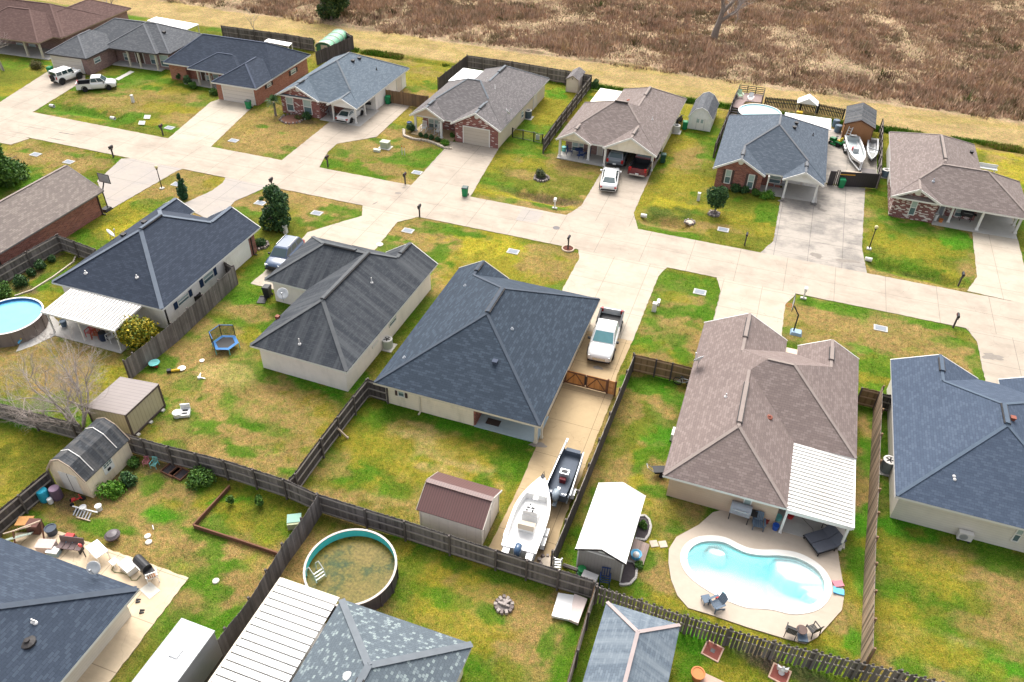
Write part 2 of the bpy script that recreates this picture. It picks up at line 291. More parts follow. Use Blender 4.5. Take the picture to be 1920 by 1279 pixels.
BL = """
o 40 150 7 5;y 50 170 4 3;g 90 205 3 1.5;g 20 190 3 1;g 70 118 6 .8
b 240 190 7 4.5;g 140 205 4 1.2;g 165 168 4 1;g 205 218 5 .8;g 260 222 3 1.5;y 330 205 4 2;g 300 235 5 1.2;g 275 165 2 1;g 225 150 4 1;g 310 150 3 1.5;y 285 228 2 1;b 350 225 3 2;g 370 165 2 1
b 500 238 7 5;b 450 265 5 2;o 540 215 3 1;g 492 237 .6 .4;g 530 250 .7 .5;g 540 280 2 .6
b 690 275 5 3.5;g 745 302 3 1;g 715 262 2 1;g 640 285 1.5 1;g 800 290 4 2;b 740 320 3 1;g 670 335 3 1;g 750 235 2 1;y 750 220 3 2;g 620 310 2 1.2;b 815 265 2 1
y 830 125 6 4;b 800 140 3 2;y 770 150 5 3;g 810 160 1.5 1;g 770 163 2 1;b 720 110 4 2
y 1010 200 4 5;g 995 235 3 2;G 1050 175 2 2;y 1030 215 2 3;y 960 320 4 4;g 920 345 4 2.5;g 990 285 3 1.5;y 930 360 3 1;y 1000 310 3 1.5;g 1030 270 2 1
o 1040 340 6 3;b 1085 320 3 2;b 1000 330 2.5 1;e 1005 365 3.5 .7;e 1060 376 1.6 .6;Y 985 372 5 .35;Y 1045 385 3 .4;g 1050 390 4 .5;g 960 350 2 1;o 1020 355 4 1;b 1065 300 2 2
y 1130 205 6 6 .9;Y 1190 185 8 2;y 1285 210 3 3
y 1270 280 3 6;b 1290 300 2 4;g 1310 255 2 1;g 1240 300 1 3;y 1240 370 4 2.5;y 1290 340 3 3;Y 1250 380 4 1;d 1245 400 3.4 1.1;d 1295 398 1.5 .8;b 1310 430 7 1.2;y 1200 385 1 3;b 1340 400 1.2 .8;g 1312 400 1.4 .7
y 1400 420 5 3;g 1385 375 4 1;o 1420 390 4 2;b 1350 430 3 1.2;g 1435 400 1.5 2;y 1370 445 4 1;g 1335 280 1 5;o 1400 450 5 1
g 1720 440 9 4;y 1745 465 3.5 2;y 1710 475 3 2;G 1700 415 3 1;G 1790 445 2 2;b 1720 525 9 .55 .9;d 1730 512 8 .7;y 1645 440 1.2 3;b 1640 505 1.5 1;b 1815 505 1.2 2;o 1800 530 2 1;o 1640 480 1.5 2;g 1690 495 4 1.4
y 1655 260 1.5 6;g 1650 320 2 5;o 1660 290 1 3;Y 1870 280 9 3.5;Y 1900 320 3 5;b 1850 275 4 1.5
b 70 290 6 2.5;g 60 285 1.2 .5;g 190 297 3 .7;g 40 350 5 2;b 120 300 4 2;g 140 290 1.5 .5;g 25 330 4 2;b 180 305 2 1
y 235 410 3 5;o 200 430 3 3;g 180 455 4 1.2;y 270 370 2.5 3;b 300 360 3 2;b 360 345 6 2.5;o 320 340 3 1;y 410 345 1.5 1.5;g 290 385 2 1.5;Y 225 425 1.5 2.5
b 470 375 3 2;b 580 385 5 2.2;g 640 395 3 1.5;g 600 405 3 1;o 530 440 4 2;g 470 400 2 1;g 580 420 2 .8;o 470 470 3 2;g 440 440 2 2;b 620 375 4 .8;o 500 430 3 3;g 488 520 2 4
Y 900 470 6 3.4;Y 860 455 4 2;y 960 500 5 2;b 1010 490 2 3;g 830 430 4 1;b 760 440 3 2;g 740 450 2 1;b 1060 500 1.2 2;g 885 440 2 .5;g 780 430 1.4 .7;b 830 465 2 2;b 745 430 2 1;y 860 500 2 3;g 810 495 1.5 3;g 770 560 1.2 5;g 1050 455 2 .5;b 1050 475 3 .6
b 1270 600 3 5;g 1290 545 2 .8;g 1265 590 2 1.2;g 1290 585 2 1.4;g 1225 610 1.2 1;g 1245 560 1 1;g 1300 610 1.5 .8;g 1210 645 2 1;g 1270 640 2 1;y 1270 560 1.5 .8;g 1335 530 .8 .8;g 1340 560 1 1;b 1230 680 2 1.5;g 1280 670 1 2;b 1310 650 1 2;g 1330 590 1 1.2
b 1620 600 9 3.5;b 1560 590 4 3;g 1565 572 3 .6;g 1590 585 3 .7;g 1660 592 3 .9;g 1730 605 6 .6;g 1500 560 1 1;g 1650 615 1.6 1;b 1700 640 5 3;g 1790 640 1.5 .8;g 1620 690 2.5 1.2;G 1610 655 1 .6;g 1660 690 2 1.5;b 1790 690 3 2;g 1490 640 2 1.5;b 1540 640 2 2;g 1740 610 3 .5;g 1840 700 1 2
o 50 770 9 8;y 130 690 7 4;b 60 690 5 3;g 220 650 5 2;g 180 640 4 1;g 160 830 2 2;g 40 780 5 2;y 40 850 4 3;y 20 920 3 2;b 150 660 4 1.5
G 45 790 3 .8;o 100 870 4 3;g 60 550 5 1.5;y 110 510 1.5 2;y 85 560 2 1.2;g 100 520 1 2;b 150 680 2 2
g 430 560 7 1.6;b 480 590 3.5 1;g 600 740 5 4;G 560 730 4 2.5;G 640 725 3 1.5;b 400 700 6 3.2;b 470 740 4 1.4;g 350 720 1 .7;b 420 780 5 2;g 480 690 2 2;g 445 760 3 1;g 340 790 4 1.6;g 310 770 2 1.2;b 400 830 6 2;b 540 810 5 2.4;g 505 800 2 .9;g 540 775 1.6 1;g 500 850 1.6 .8;b 590 770 2.5 1.6;b 430 860 5 1.3;g 385 805 1.4 .7;g 470 720 1.6 1;b 350 660 3 2;g 300 680 2 1.4;g 460 790 1.5 .7;b 560 860 3 1.2;b 490 735 2.4 1;g 440 840 1.2 .5;g 560 890 1.4 .5;t 430 700 2 1;b 410 620 3 1;g 530 620 2 3;g 640 690 3 1;G 610 715 3 1;b 490 775 2 .8;g 420 830 1 .5;g 330 840 1.5 .6
y 790 850 8 4.5;t 800 820 4 2;y 900 880 5 3;g 830 790 9 1.1;g 760 770 3 1.3;G 880 800 4 1;g 700 790 1.2 3;g 670 890 2.2 1.1;g 695 870 1.3 .8;g 735 850 1.5 .6;g 790 855 .9 .7;g 640 905 .8 .6;g 665 915 .8 .9;g 705 935 1.2 .6;g 745 925 1.4 .8;b 640 940 4 1;t 840 860 3 .8;g 945 855 2 1;g 960 880 1.6 2;b 620 870 1.2 2;g 905 920 1.2 1;b 730 950 3 .7;t 820 880 2 .6;y 850 840 2 1;g 810 870 .6 .5;g 770 845 .7 .4;b 600 920 1.4 .6;b 770 970 1.5 .8;g 620 830 1 2;y 700 830 3 1.5
G 1210 730 2.2 1;g 1230 780 2.5 3.5;G 1220 815 2 1.2;o 1190 790 1.5 3;b 1180 770 1 1.5;g 1180 880 1.5 1.5;y 1200 890 2 2.5;b 1160 880 1 2;g 1225 860 1.5 1.2;G 1260 740 1 1.5;b 1245 900 1.2 1.5;g 1250 930 2 .7;g 1300 950 3 .8;b 1260 970 2 1.3;y 1235 960 1.5 1;g 1100 960 .6 3;g 1070 1020 .7 3;g 1260 990 .7 .6;G 1080 1050 .6 1;b 1240 1080 1.5 1.4;b 1270 1100 1.6 1;b 1220 1060 1 1.6;g 1195 1110 1 .3;g 1218 1050 .7 .9;y 1260 1130 2 .5;y 1330 1150 2.5 .5;y 1400 1190 2.5 .5;g 1180 1090 1 .5;g 1210 1000 .4 2;y 1450 1210 2 .4;y 1230 1020 1 .6
G 1630 870 1 4;G 1625 1000 1 3;G 1615 1080 .7 2.6;g 1600 1030 1 2;y 1590 1120 .6 1.4;b 1575 1170 1.6 1;y 1550 1200 1.8 .8;G 1610 1200 1.2 1;b 1590 1150 .8 .7;g 1540 1215 1 .3;g 1640 760 1 3;o 1590 1010 .8 .5
g 1665 870 1.4 6;G 1680 1000 3 1.2;G 1720 985 3 .8;b 1790 1060 3.2 1.3;b 1890 1110 2 2;t 1780 1210 3 .8;b 1710 1260 3 .7;g 1890 1050 3 1.2;g 1830 1240 2.6 1;y 1720 1050 2.5 1.5;g 1690 1110 2 1.5;y 1700 1180 2 2;o 1820 1150 3 1.4;g 1780 1130 1.3 .8;b 1850 1180 2 .7;b 1900 1180 1 2;y 1760 1090 2 1;G 1900 1260 2 .6;g 1870 1010 4 .6;g 1760 1170 1 .8;y 1800 1230 2 1;g 1690 1240 1 1
o 880 1080 8 5;y 850 1060 5 2.5;g 800 1010 3 .8;y 900 1110 4 2;b 960 1160 3 2.4;b 930 1200 3 1.4;b 1000 1200 2 3;g 760 1080 1 3;g 780 1000 3 .6;y 870 1165 2.4 .8;g 940 1080 3 .7;g 960 1060 4 .6;b 725 1135 .7 .5;g 860 1130 3 .6;b 570 1040 1.4 2;o 640 970 3 1;g 560 1000 .7 1;y 1000 1050 3 1;g 880 1240 3 1;y 880 1200 1.5 .8;b 540 1080 1 1.6;g 1030 1210 .6 1.5;b 650 965 3 .6;g 905 1270 2 .8
g 1090 1150 .6 3;g 1060 1230 .7 3;g 1290 1230 1.2 2;g 1370 1270 3 .6;G 1300 1200 1.5 .7;y 1400 1275 2 .5;m 1420 1225 1.6 .45;m 1490 1262 2.4 .5;d 1100 1130 .8 1.6
b 340 1010 7 2.6;g 300 960 2 .7;G 290 965 1.4 .8;g 220 985 2 .6;b 270 930 2 1.5;g 330 1000 1.4 .5;b 210 960 2.4 1;g 180 985 2 .6;b 400 1030 3 1;g 370 1060 1.4 .5;b 440 1090 3 1.5;g 450 1060 1.3 .4;g 350 1100 1 1;g 370 1080 1.2 .7;g 330 1150 2 .8;g 400 1110 1 .6;g 460 1150 1 1;b 350 1130 1 1;g 300 1230 1 3;o 250 1230 1.2 2;g 430 1180 1 1.4;g 410 1040 1 .6;b 300 1010 1.4 1;g 360 910 2 1;b 320 880 2.4 .6;b 310 915 3 .8;g 270 900 1 1.2;b 130 940 2 .7;b 150 950 1.6 .6;g 370 890 .8 .6;b 90 985 1.5 .5;g 60 975 1.4 .6;g 390 1005 1.6 .4;g 420 1060 .8 .4
G 440 945 2.2 .8;y 460 965 2 .8;o 500 960 1.2 1.4;g 410 985 1.3 .6;g 530 990 .7 .8;y 450 985 1 .4;o 500 1000 1 .5
o 60 500 2.5 1.2;e 60 510 3.5 .5;e 100 480 2 .5;e 30 540 2.4 .5;o 130 500 1.4 2;g 105 520 1 1;t 90 640 2 .8
e 215 905 1.6 .8;e 165 930 1.6 .7;e 130 940 1.4 .5;e 260 880 1.2 .5;d 250 885 .9 .5;e 325 885 1.2 .5;b 180 950 1.2 .6
e 560 225 2.2 .6;b 555 245 2 .5
"""
for s_ in BL.replace('\n', ';').split(';'):
    q_ = s_.split()
    if q_: blob(q_[0], float(q_[1]), float(q_[2]), float(q_[3]), float(q_[4]) if len(q_) > 4 else None, float(q_[5]) if len(q_) > 5 else 0.88)
# mown track, ditch weeds and rough field behind the lots
wv = (fbm(X, Y, 5.0, 88, 4)-0.5)*2.0
tr_ = sm(105.2, 106.3, Y+wv*0.8); fldm = sm(113.6, 114.8, Y+wv*1.6)
TRK = np.array((0.265, 0.18, 0.088)); colr[:] = colr*(1-tr_[:, None])+(TRK*(0.8+0.45*n2[:, None]))*tr_[:, None]
yv = fbm(X*0.25, Y, 1.6, 61, 4); m_ = tr_*(1-fldm)*sm(0.5, 0.7, yv)*0.25; blend('y', m_)
dm = np.exp(-((Y-105.1-wv*0.5)/0.75)**2)*sm(-64, -60, X); dm = np.where(X > -64, dm, 0); blend('g', np.clip(dm*sm(0.3, 0.55, fbm(X, Y, 4.0, 55, 3))*1.2, 0, 1)); blend('e', np.clip(np.exp(-((Y-104.3-wv*.5)/0.3)**2)*0.7, 0, 1)*sm(-30, -10, X))
FLD = np.array((0.25, 0.17, 0.115)); colr[:] = colr*(1-fldm[:, None])+FLD*(0.6+0.9*n2[:, None])*fldm[:, None]
far = sm(200, 500, np.hypot(X, Y)); colr[:] = colr*(1-far[:, None])+np.array((0.12, 0.10, 0.05))*far[:, None]
colr *= (0.84+0.62*n3)[:, None]
# ditches (real hollows beside the street and behind the lots)
Z = (fbm(X, Y, 3.0, 31, 3)-0.5)*0.05
def ditch(p, q, depth, wdt):
    a, b = G(*p), G(*q); d = np.array((b.x-a.x, b.y-a.y)); ll = (d@d)**0.5; d = d/ll
    t = (X-a.x)*d[0]+(Y-a.y)*d[1]; n = -(X-a.x)*d[1]+(Y-a.y)*d[0]
    Z[:] = Z-depth*np.exp(-(n/wdt)**2)*sm(-0.6, 0.8, t)*(1-sm(ll-0.8, ll+0.6, t))
for p, q, dp, wd in (((105, 200), (225, 222), 0.4, 1.0), ((962, 360), (1066, 382), 0.5, 0.8), ((1208, 408), (1290, 424), 0.6, 0.9), ((1632, 492), (1800, 532), 0.5, 0.9)): ditch(p, q, dp, wd)
Z -= np.exp(-((Y-104.6)/0.7)**2)*0.3*sm(-64, -58, X)
Z += np.where(Y > 114.5, (fbm(X, Y, 6.0, 13, 4)-0.5)*0.8, 0)
Z[np.hypot(X, Y-60) > 160] = 0
POOL = [(G(*p).x, G(*p).y) for p in ((1288, 1047), (1295, 1030), (1312, 1019), (1335, 1016), (1358, 1019), (1380, 1030), (1402, 1039), (1430, 1043), (1460, 1043), (1490, 1047), (1515, 1058), (1534, 1073), (1545, 1094), (1543, 1113), (1529, 1131), (1508, 1139), (1480, 1141), (1450, 1134), (1422, 1131), (1397, 1129), (1360, 1115), (1334, 1101), (1308, 1083), (1293, 1066))]
def inside(poly, x, y):
    r = np.zeros(len(x), bool); n = len(poly)
    for i in range(n):
        (x1, y1), (x2, y2) = poly[i], poly[(i+1) % n]
        c_ = ((y1 > y) != (y2 > y)) & (x < (x2-x1)*(y-y1)/(y2-y1+1e-12)+x1); r ^= c_
    return r
pc = np.mean(POOL, 0); bigp = [(pc[0]+(p[0]-pc[0])*1.03, pc[1]+(p[1]-pc[1])*1.06) for p in POOL]
Z[inside(bigp, X, Y)] = -2.6
nx, ny = len(gx), len(gy); idx = np.arange(nx*ny).reshape(ny, nx)
quads = np.stack([idx[:-1, :-1], idx[:-1, 1:], idx[1:, 1:], idx[1:, :-1]], -1).reshape(-1, 4)
def npmesh(name, V, Q, mat, color=None, smooth=False):
    k = Q.shape[1]; me = bpy.data.meshes.new(name); me.vertices.add(len(V)); me.vertices.foreach_set('co', V.astype(np.float32).ravel())
    me.loops.add(Q.size); me.loops.foreach_set('vertex_index', Q.astype(np.int32).ravel())
    me.polygons.add(len(Q)); me.polygons.foreach_set('loop_start', np.arange(0, Q.size, k, dtype=np.int32)); me.polygons.foreach_set('loop_total', np.full(len(Q), k, np.int32))
    if color is not None:
        at = me.attributes.new('Col', 'FLOAT_COLOR', 'POINT'); c4 = np.ones((len(V), 4), np.float32); c4[:, :3] = color; at.data.foreach_set('color', c4.ravel())
    me.update(calc_edges=True); me.validate()
    if smooth: me.polygons.foreach_set('use_smooth', np.ones(len(Q), bool))
    me.materials.append(mat); o = bpy.data.objects.new(name, me); COL.objects.link(o); return o
t = NT('turf'); at = t.n.new('ShaderNodeAttribute'); at.attribute_name = 'Col'; v = t.coords('Object')
na = t.noise(v, 14.0, 3, 0.8); nb = t.noise(v, 3.2, 5, 0.75); nc_ = t.noise(v, 46.0, 2, 0.7)
c = t.mix(1.0, at.outputs['Color'], t.ramp(na, [(0.32, 0.38), (0.68, 1.62)]), 'MULTIPLY')
c = t.mix(1.0, c, t.ramp(nb, [(0.32, (0.62, 0.74, 0.75)), (0.68, (1.38, 1.26, 1.2))]), 'MULTIPLY')
c = t.mix(1.0, c, t.ramp(nc_, [(0.3, 0.7), (0.7, 1.3)]), 'MULTIPLY')
nt = t.noise(v, 2.2, 6, .85); c = t.mix(t.math('MULTIPLY', t.ramp(nt, [(.5, 0), (.56, 1)]), .55), c, t.mix(1.0, c, (.5, .92, .45), 'MULTIPLY'))
ns = t.noise(v, 9.0, 4, .8); c = t.mix(t.math('MULTIPLY', t.ramp(ns, [(.57, 0), (.66, 1)]), .38), c, (.36, .27, .10))
nd_ = t.noise(v, 5.5, 5, .8); c = t.mix(t.math('MULTIPLY', t.ramp(nd_, [(.60, 0), (.68, 1)]), .5), c, t.mix(1.0, c, (.45, .5, .45), 'MULTIPLY'))
t.ln(c, t.b.inputs['Base Color']); t.b.inputs['Roughness'].default_value = 1.0; t.b.inputs['Specular IOR Level'].default_value = 0.05
t.bump(t.math('ADD', na, t.math('MULTIPLY', nc_, 0.6)), 0.7, 0.08)
tag(npmesh('ground', np.stack([X, Y, Z], 1), quads, t.m, colr, True), None, None, kind='structure')
def groundz(x, y):
    i = int(np.clip(np.searchsorted(gx, x), 0, nx-1)); j = int(np.clip(np.searchsorted(gy, y), 0, ny-1)); return float(Z[j*nx+i])
# ------------------------------------------------------------------ concrete
def concrete(name, col, stain, amt=0.5, joint=None, tint=None):
    t = NT(name); v = t.coords('Object')
    a = t.noise(v, 0.35, 6, 0.65); b = t.noise(v, 2.5, 6, 0.7); d = t.noise(t.coords('Object', (0.5, 2.2, 1)), 0.5, 5, 0.7)
    c = t.mix(b, scl(col, 0.88), scl(col, 1.1))
    c = t.mix(t.math('MULTIPLY', t.ramp(a, [(0.45, 0), (0.7, 1)]), amt), c, stain)
    c = t.mix(t.math('MULTIPLY', t.ramp(d, [(0.52, 0), (0.72, 1)]), amt*0.7), c, scl(stain, 0.8))
    if tint: c = t.mix(t.ramp(t.noise(v, 0.16, 3), [(0.4, 0), (0.65, 1)]), c, tint)
    if joint:
        sp = t.n.new('ShaderNodeSeparateXYZ'); t.ln(v, sp.inputs[0])
        for ax, (step, off) in zip((0, 1), joint):
            f = t.math('ABSOLUTE', t.math('SUBTRACT', t.math('FRACT', t.math('DIVIDE', t.math('SUBTRACT', sp.outputs[ax], off), step)), 0.5))
            c = t.mix(t.math('MULTIPLY', t.math('LESS_THAN', f, 0.022/step), 0.55), c, scl(stain, 0.35))
        cr = t.add('ShaderNodeTexVoronoi', Scale=0.22, feature='DISTANCE_TO_EDGE'); wv_ = t.n.new('ShaderNodeVectorMath'); wv_.operation = 'ADD'
        nn = t.add('ShaderNodeTexNoise', Scale=1.2, Detail=4); t.ln(v, nn.inputs['Vector']); t.ln(v, wv_.inputs[0]); t.ln(nn.outputs['Color'], wv_.inputs[1]); t.ln(wv_.outputs[0], cr.inputs['Vector'])
        c = t.mix(t.math('MULTIPLY', t.math('LESS_THAN', cr.outputs[0], 0.0022), 0.28), c, scl(stain, 0.4))
    t.ln(c, t.b.inputs['Base Color']); t.b.inputs['Roughness'].default_value = 0.85; t.b.inputs['Specular IOR Level'].default_value = 0.2
    t.bump(t.noise(v, 30, 3), 0.15, 0.01)
    MATS[name] = t.m; return t.m
concrete('road_concrete', (0.36, 0.305, 0.245), (0.245, 0.205, 0.165), 0.7, ((4.35, 1.9), (2.93*2, 66.32+2.93)))
concrete('drive_bright', (0.385, 0.335, 0.268), (0.29, 0.245, 0.19), 0.6, ((3.4, 0.6), (4.0, 1.0)))
concrete('drive_plain', (0.345, 0.295, 0.238), (0.245, 0.205, 0.165), 0.65, ((3.4, 0.6), (4.0, 1.0)))
concrete('drive_stained', (0.32, 0.285, 0.245), (0.10, 0.095, 0.093), 0.8, ((3.1, 1.2), (3.1, 0.4)))
concrete('drive_grey', (0.315, 0.28, 0.245), (0.27, 0.25, 0.24), 0.6, ((3.4, 0.6), (4.0, 1.0)))
concrete('drive_tan', (0.38, 0.285, 0.165), (0.25, 0.18, 0.105), 0.55, ((3.3, 0.9), (3.5, 0.2)))
concrete('deck_concrete', (0.40, 0.335, 0.27), (0.33, 0.275, 0.215), 0.4)
concrete('patio_tan', (0.50, 0.40, 0.28), (0.30, 0.24, 0.18), 0.5, ((3.0, 0.5), (3.0, 0.5)))
concrete('slab_grey', (0.42, 0.40, 0.37), (0.28, 0.26, 0.24), 0.5)
concrete('slab_blue', (0.36, 0.44, 0.48), (0.27, 0.33, 0.37), 0.4)
SLABS = []
def slab(name, pts, mat, z=0.04, zb=-0.5, world=False):
    q = [Vector(tuple(p[:2])) for p in (pts if world else [G(*p) for p in pts])]; out = []; r_ = random.Random(len(pts)+int(q[0].x*7))
    for a, b in zip(q, q[1:]+q[:1]):   # grass creeps over the edge: a slightly ragged outline
        n = max(1, min(60, int((b-a).length/0.35))); nv = Vector((-(b-a).y, (b-a).x)).normalized()
        for i in range(n): out.append(tuple(a.lerp(b, i/n)+nv*(r_.uniform(-.035, .035) if i else 0)))
    SLABS.append([tuple(p_) for p_ in q]); mb = MB(); mb.prism(out, zb, z)
    return tag(mb.obj(name, MATS[mat]), None, None, kind='structure')
slab('road', [(-400, 69.25), (-110, 69.25)]+[(-110+.4*i, 69.25+random.uniform(-.03, .03)) for i in range(1, 400)]+[(400, 69.25), (400, 63.4)]+[(50-.4*i, 63.4+random.uniform(-.03, .03)) for i in range(1, 400)]+[(-400, 63.4)], 'road_concrete', 0.045, -0.3, True)
for pts, m in (
    ([(0, 192), (100, 128), (160, 142), (160, 150), (58, 213), (0, 224), (-90, 206), (-60, 180)], 'drive_plain'),
    ([(412, 186), (478, 196), (393, 278), (311, 264), (395, 192)], 'drive_bright'),
    ([(622, 226), (700, 172), (735, 190), (772, 196), (706, 257), (632, 270), (614, 286), (596, 319), (522, 306)], 'drive_plain'),
    ([(846, 266), (936, 277), (880, 372), (769, 350)], 'drive_plain'),
    ([(1130, 320), (1130, 270), (1240, 290), (1223, 320), (1188, 400), (1196, 431), (1059, 406), (1090, 386)], 'drive_plain'),
    ([(1464, 372), (1470, 330), (1548, 346), (1622, 353), (1616, 465), (1625, 513), (1424, 476), (1450, 452)], 'drive_stained'),
    ([(1552, 240), (1642, 262), (1646, 352), (1548, 344)], 'drive_stained'),
    ([(1822, 428), (1826, 385), (1900, 398), (1905, 439), (1926, 520), (1936, 574), (1813, 546), (1832, 520)], 'drive_bright'),
    ([(0, 244), (56, 260), (20, 272), (0, 268), (-60, 262), (-60, 240)], 'drive_plain'),
    ([(228, 298), (262, 297), (347, 316), (332, 321), (204, 395), (192, 362), (182, 340)], 'drive_grey'),
    ([(424, 331), (508, 348), (440, 378), (405, 420), (338, 385), (398, 358), (418, 343)], 'drive_grey'),
    ([(680, 385), (785, 407), (745, 417), (670, 510), (520, 545), (470, 532), (560, 455), (577, 436), (679, 405)], 'drive_bright'),
    ([(1084, 466), (1253, 499), (1234, 519), (1186, 640), (1130, 630), (1040, 600), (1055, 542), (1086, 485)], 'drive_bright'),
    ([(1040, 598), (1132, 628), (1187, 638), (1157, 702), (1149, 745), (1062, 962), (1028, 1068), (912, 1036), (965, 930), (1004, 842)], 'drive_tan'),
    ([(1342, 515), (1496, 548), (1472, 572), (1464, 640), (1400, 650), (1337, 600), (1351, 547)], 'drive_bright'),
    ([(1805, 608), (1831, 640), (1849, 722), (1990, 760), (2010, 650)], 'drive_plain')): slab('driveway', pts, m, 0.034 if m == 'drive_tan' else 0.04)
slab('road_patch', [(979, 392), (1019, 399), (1006, 419), (967, 413)], 'drive_grey', 0.049)
slab('path', [(245, 133), (252, 135), (222, 151), (216, 148)], 'slab_grey', 0.03)
slab('path', [(838, 254), (846, 256), (848, 268), (832, 262)], 'drive_plain', 0.03)
# ------------------------------------------------------------------ rough field: dead brush as many thin upright blades
def brush(name, N, x0, x1, y0, y1, hmin, hmax, cols, edge=None, seed=3, blades=9, dens=None, wd=(0.05, 0.13), spread=0.55):
    r = np.random.default_rng(seed); cx = r.uniform(x0, x1, N); cy = r.uniform(y0, y1, N)
    keep = np.ones(N, bool)
    if edge is not None: keep &= edge(cx, cy)
    # only what the photograph's field of view (and a margin) can see
    v = np.stack([cx-CAMP.x, cy-CAMP.y, np.full(N, -CH)], 1); k = v@np.array(FWD); uu = (v@np.array(RGT))/k*FPX; vv = (v@np.array(UPV))/k*FPX
    keep &= (k > 0) & (np.abs(uu) < 1500) & (vv < 1000)
    cx = cx[keep]; cy = cy[keep]; n = len(cx); pat = fbm(cx, cy, 7.0, seed+40, 4); pat2 = fbm(cx, cy, 2.2, seed+90, 3)
    hh = (hmin+(hmax-hmin)*np.clip((pat-0.3)*2.2, 0, 1))*r.uniform(0.6, 1.25, n)
    cl = np.array(cols); ci = np.clip(((pat*0.3+pat2*0.7-0.27)*1.7+r.normal(0, 0.17, n))*len(cl), 0, len(cl)-0.01).astype(int); base = cl[ci]*r.uniform(0.65, 1.2, (n, 1))
    B = blades; a = r.uniform(0, 2*PI, (n, B)); rad = r.uniform(0, spread, (n, B)); lean = r.uniform(0.15, 0.75, (n, B)); h = hh[:, None]*r.uniform(0.45, 1.1, (n, B)); wdt = r.uniform(wd[0], wd[1], (n, B))
    bx = cx[:, None]+np.cos(a)*rad; by = cy[:, None]+np.sin(a)*rad; tx = bx+np.cos(a)*lean*h; ty = by+np.sin(a)*lean*h; b2 = a+PI/2+r.normal(0, 0.5, (n, B))
    zz = np.interp(0, [0], [0])-0.15
    V = np.stack([np.stack([bx-np.cos(b2)*wdt, by-np.sin(b2)*wdt, np.full_like(bx, zz)], -1), np.stack([bx+np.cos(b2)*wdt, by+np.sin(b2)*wdt, np.full_like(bx, zz)], -1), np.stack([tx, ty, h], -1)], 2).reshape(-1, 3)
    C = np.repeat(np.repeat(base, B, 0)*r.uniform(0.75, 1.25, (n*B, 1)), 3, 0)
    return npmesh(name, V, np.arange(len(V)).reshape(-1, 3), MATS['brush'], C)
t = NT('brush'); at = t.n.new('ShaderNodeAttribute'); at.attribute_name = 'Col'; t.ln(at.outputs['Color'], t.b.inputs['Base Color']); t.b.inputs['Roughness'].default_value = 1.0; t.b.inputs['Specular IOR Level'].default_value = 0.0; MATS['brush'] = t.m
BC = [(0.25, 0.20, 0.12), (0.36, 0.255, 0.175), (0.42, 0.285, 0.205), (0.44, 0.30, 0.215), (0.44, 0.305, 0.215), (0.43, 0.305, 0.20), (0.42, 0.305, 0.175)]
def fedge(x, y): return y > 114.6+(fbm(x, y, 5.0, 88, 4)-0.5)*4.0
tag(brush('dead_brush', 135000, -185, 90, 112, 235, 0.35, 0.95, BC, fedge, 3, 9, wd=(0.05, 0.13), spread=.75), 'rough field of dead reddish brown brush and grass beyond the mown track', 'brush', kind='stuff')
tag(brush('ditch_weeds', 4200, -64, 45, 104.4, 106.0, 0.08, 0.26, [(0.06, 0.15, 0.02), (0.09, 0.19, 0.022), (0.15, 0.21, 0.03), (0.26, 0.22, 0.07)], lambda x, y: fbm(x, y, 4.0, 55, 3) > 0.42, 8, 7, spread=0.4), 'strip of green weeds along the ditch beside the mown track', 'weeds', kind='stuff')

tag(brush('field_shrubs', 900, -150, 75, 114, 215, 0.5, 1.3, [(0.10, 0.09, 0.045), (0.13, 0.10, 0.055), (0.15, 0.10, 0.075), (0.10, 0.12, 0.045)], lambda x, y: fedge(x, y) & (fbm(x, y, 9.0, 19, 3) > 0.5), 15, 30, wd=(0.05, 0.12), spread=.9), 'scattered darker olive shrubs among the dead brush of the field', 'shrubs', kind='stuff')

STN = M('stain_shade_grey', (0.20, 0.175, 0.15), 0.9, 0.25, 3); STK = M('stain_black', (0.10, 0.092, 0.085), 0.9, 0.3, 3)
def stain(name, px, py, a, b, z, mat, rz=0.0, seed=1):
    r_ = random.Random(seed+int(px)); p = G(px, py); c, s_ = math.cos(rz), math.sin(rz); P_ = []
    for i in range(18): k = r_.uniform(.55, 1.1); x, y = a*k*math.cos(i*PI/9), b*k*math.sin(i*PI/9); P_.append((p.x+c*x-s_*y, p.y+s_*x+c*y))
    m_ = MB(); m_.prism(P_, z-.003, z); tag(m_.obj(name, mat), None, None, kind='structure')
for q in ((62, 240, 2.2, .07, .05, STN, .06), (36, 250, 1.7, .06, .05, STN, .05), (124, 251, 1.6, .07, .05, STK, .04), (108, 262, 1.5, .06, .05, STK, .05), (703, 382, .5, .12, .05, STN, 1.3), (747, 363, .45, .3, .05, STN, .3), (757, 353, .25, .12, .05, STN, .3), (1467, 378, .5, .35, .046, STN, 0), (1466, 377, .3, .2, .049, STK, 0), (1528, 386, .8, .7, .046, STN, .3), (1524, 383, .4, .5, .049, STK, .2), (1540, 394, .7, .3, .046, STN, -.5), (1470, 400, .8, .12, .046, STN, .1), (1530, 480, .7, .5, .046, STN, 0), (1120, 690, .5, .25, .042, STN, 0), (1590, 490, 1.2, .4, .046, STN, .2), (1010, 835, .8, .3, .04, STN, .2), (1860, 670, 1.0, .5, .046, STN, .3)): stain('road_stain_shade', *q)  # marks on the concrete, plus a painted contact shadow at the white pickup's nose
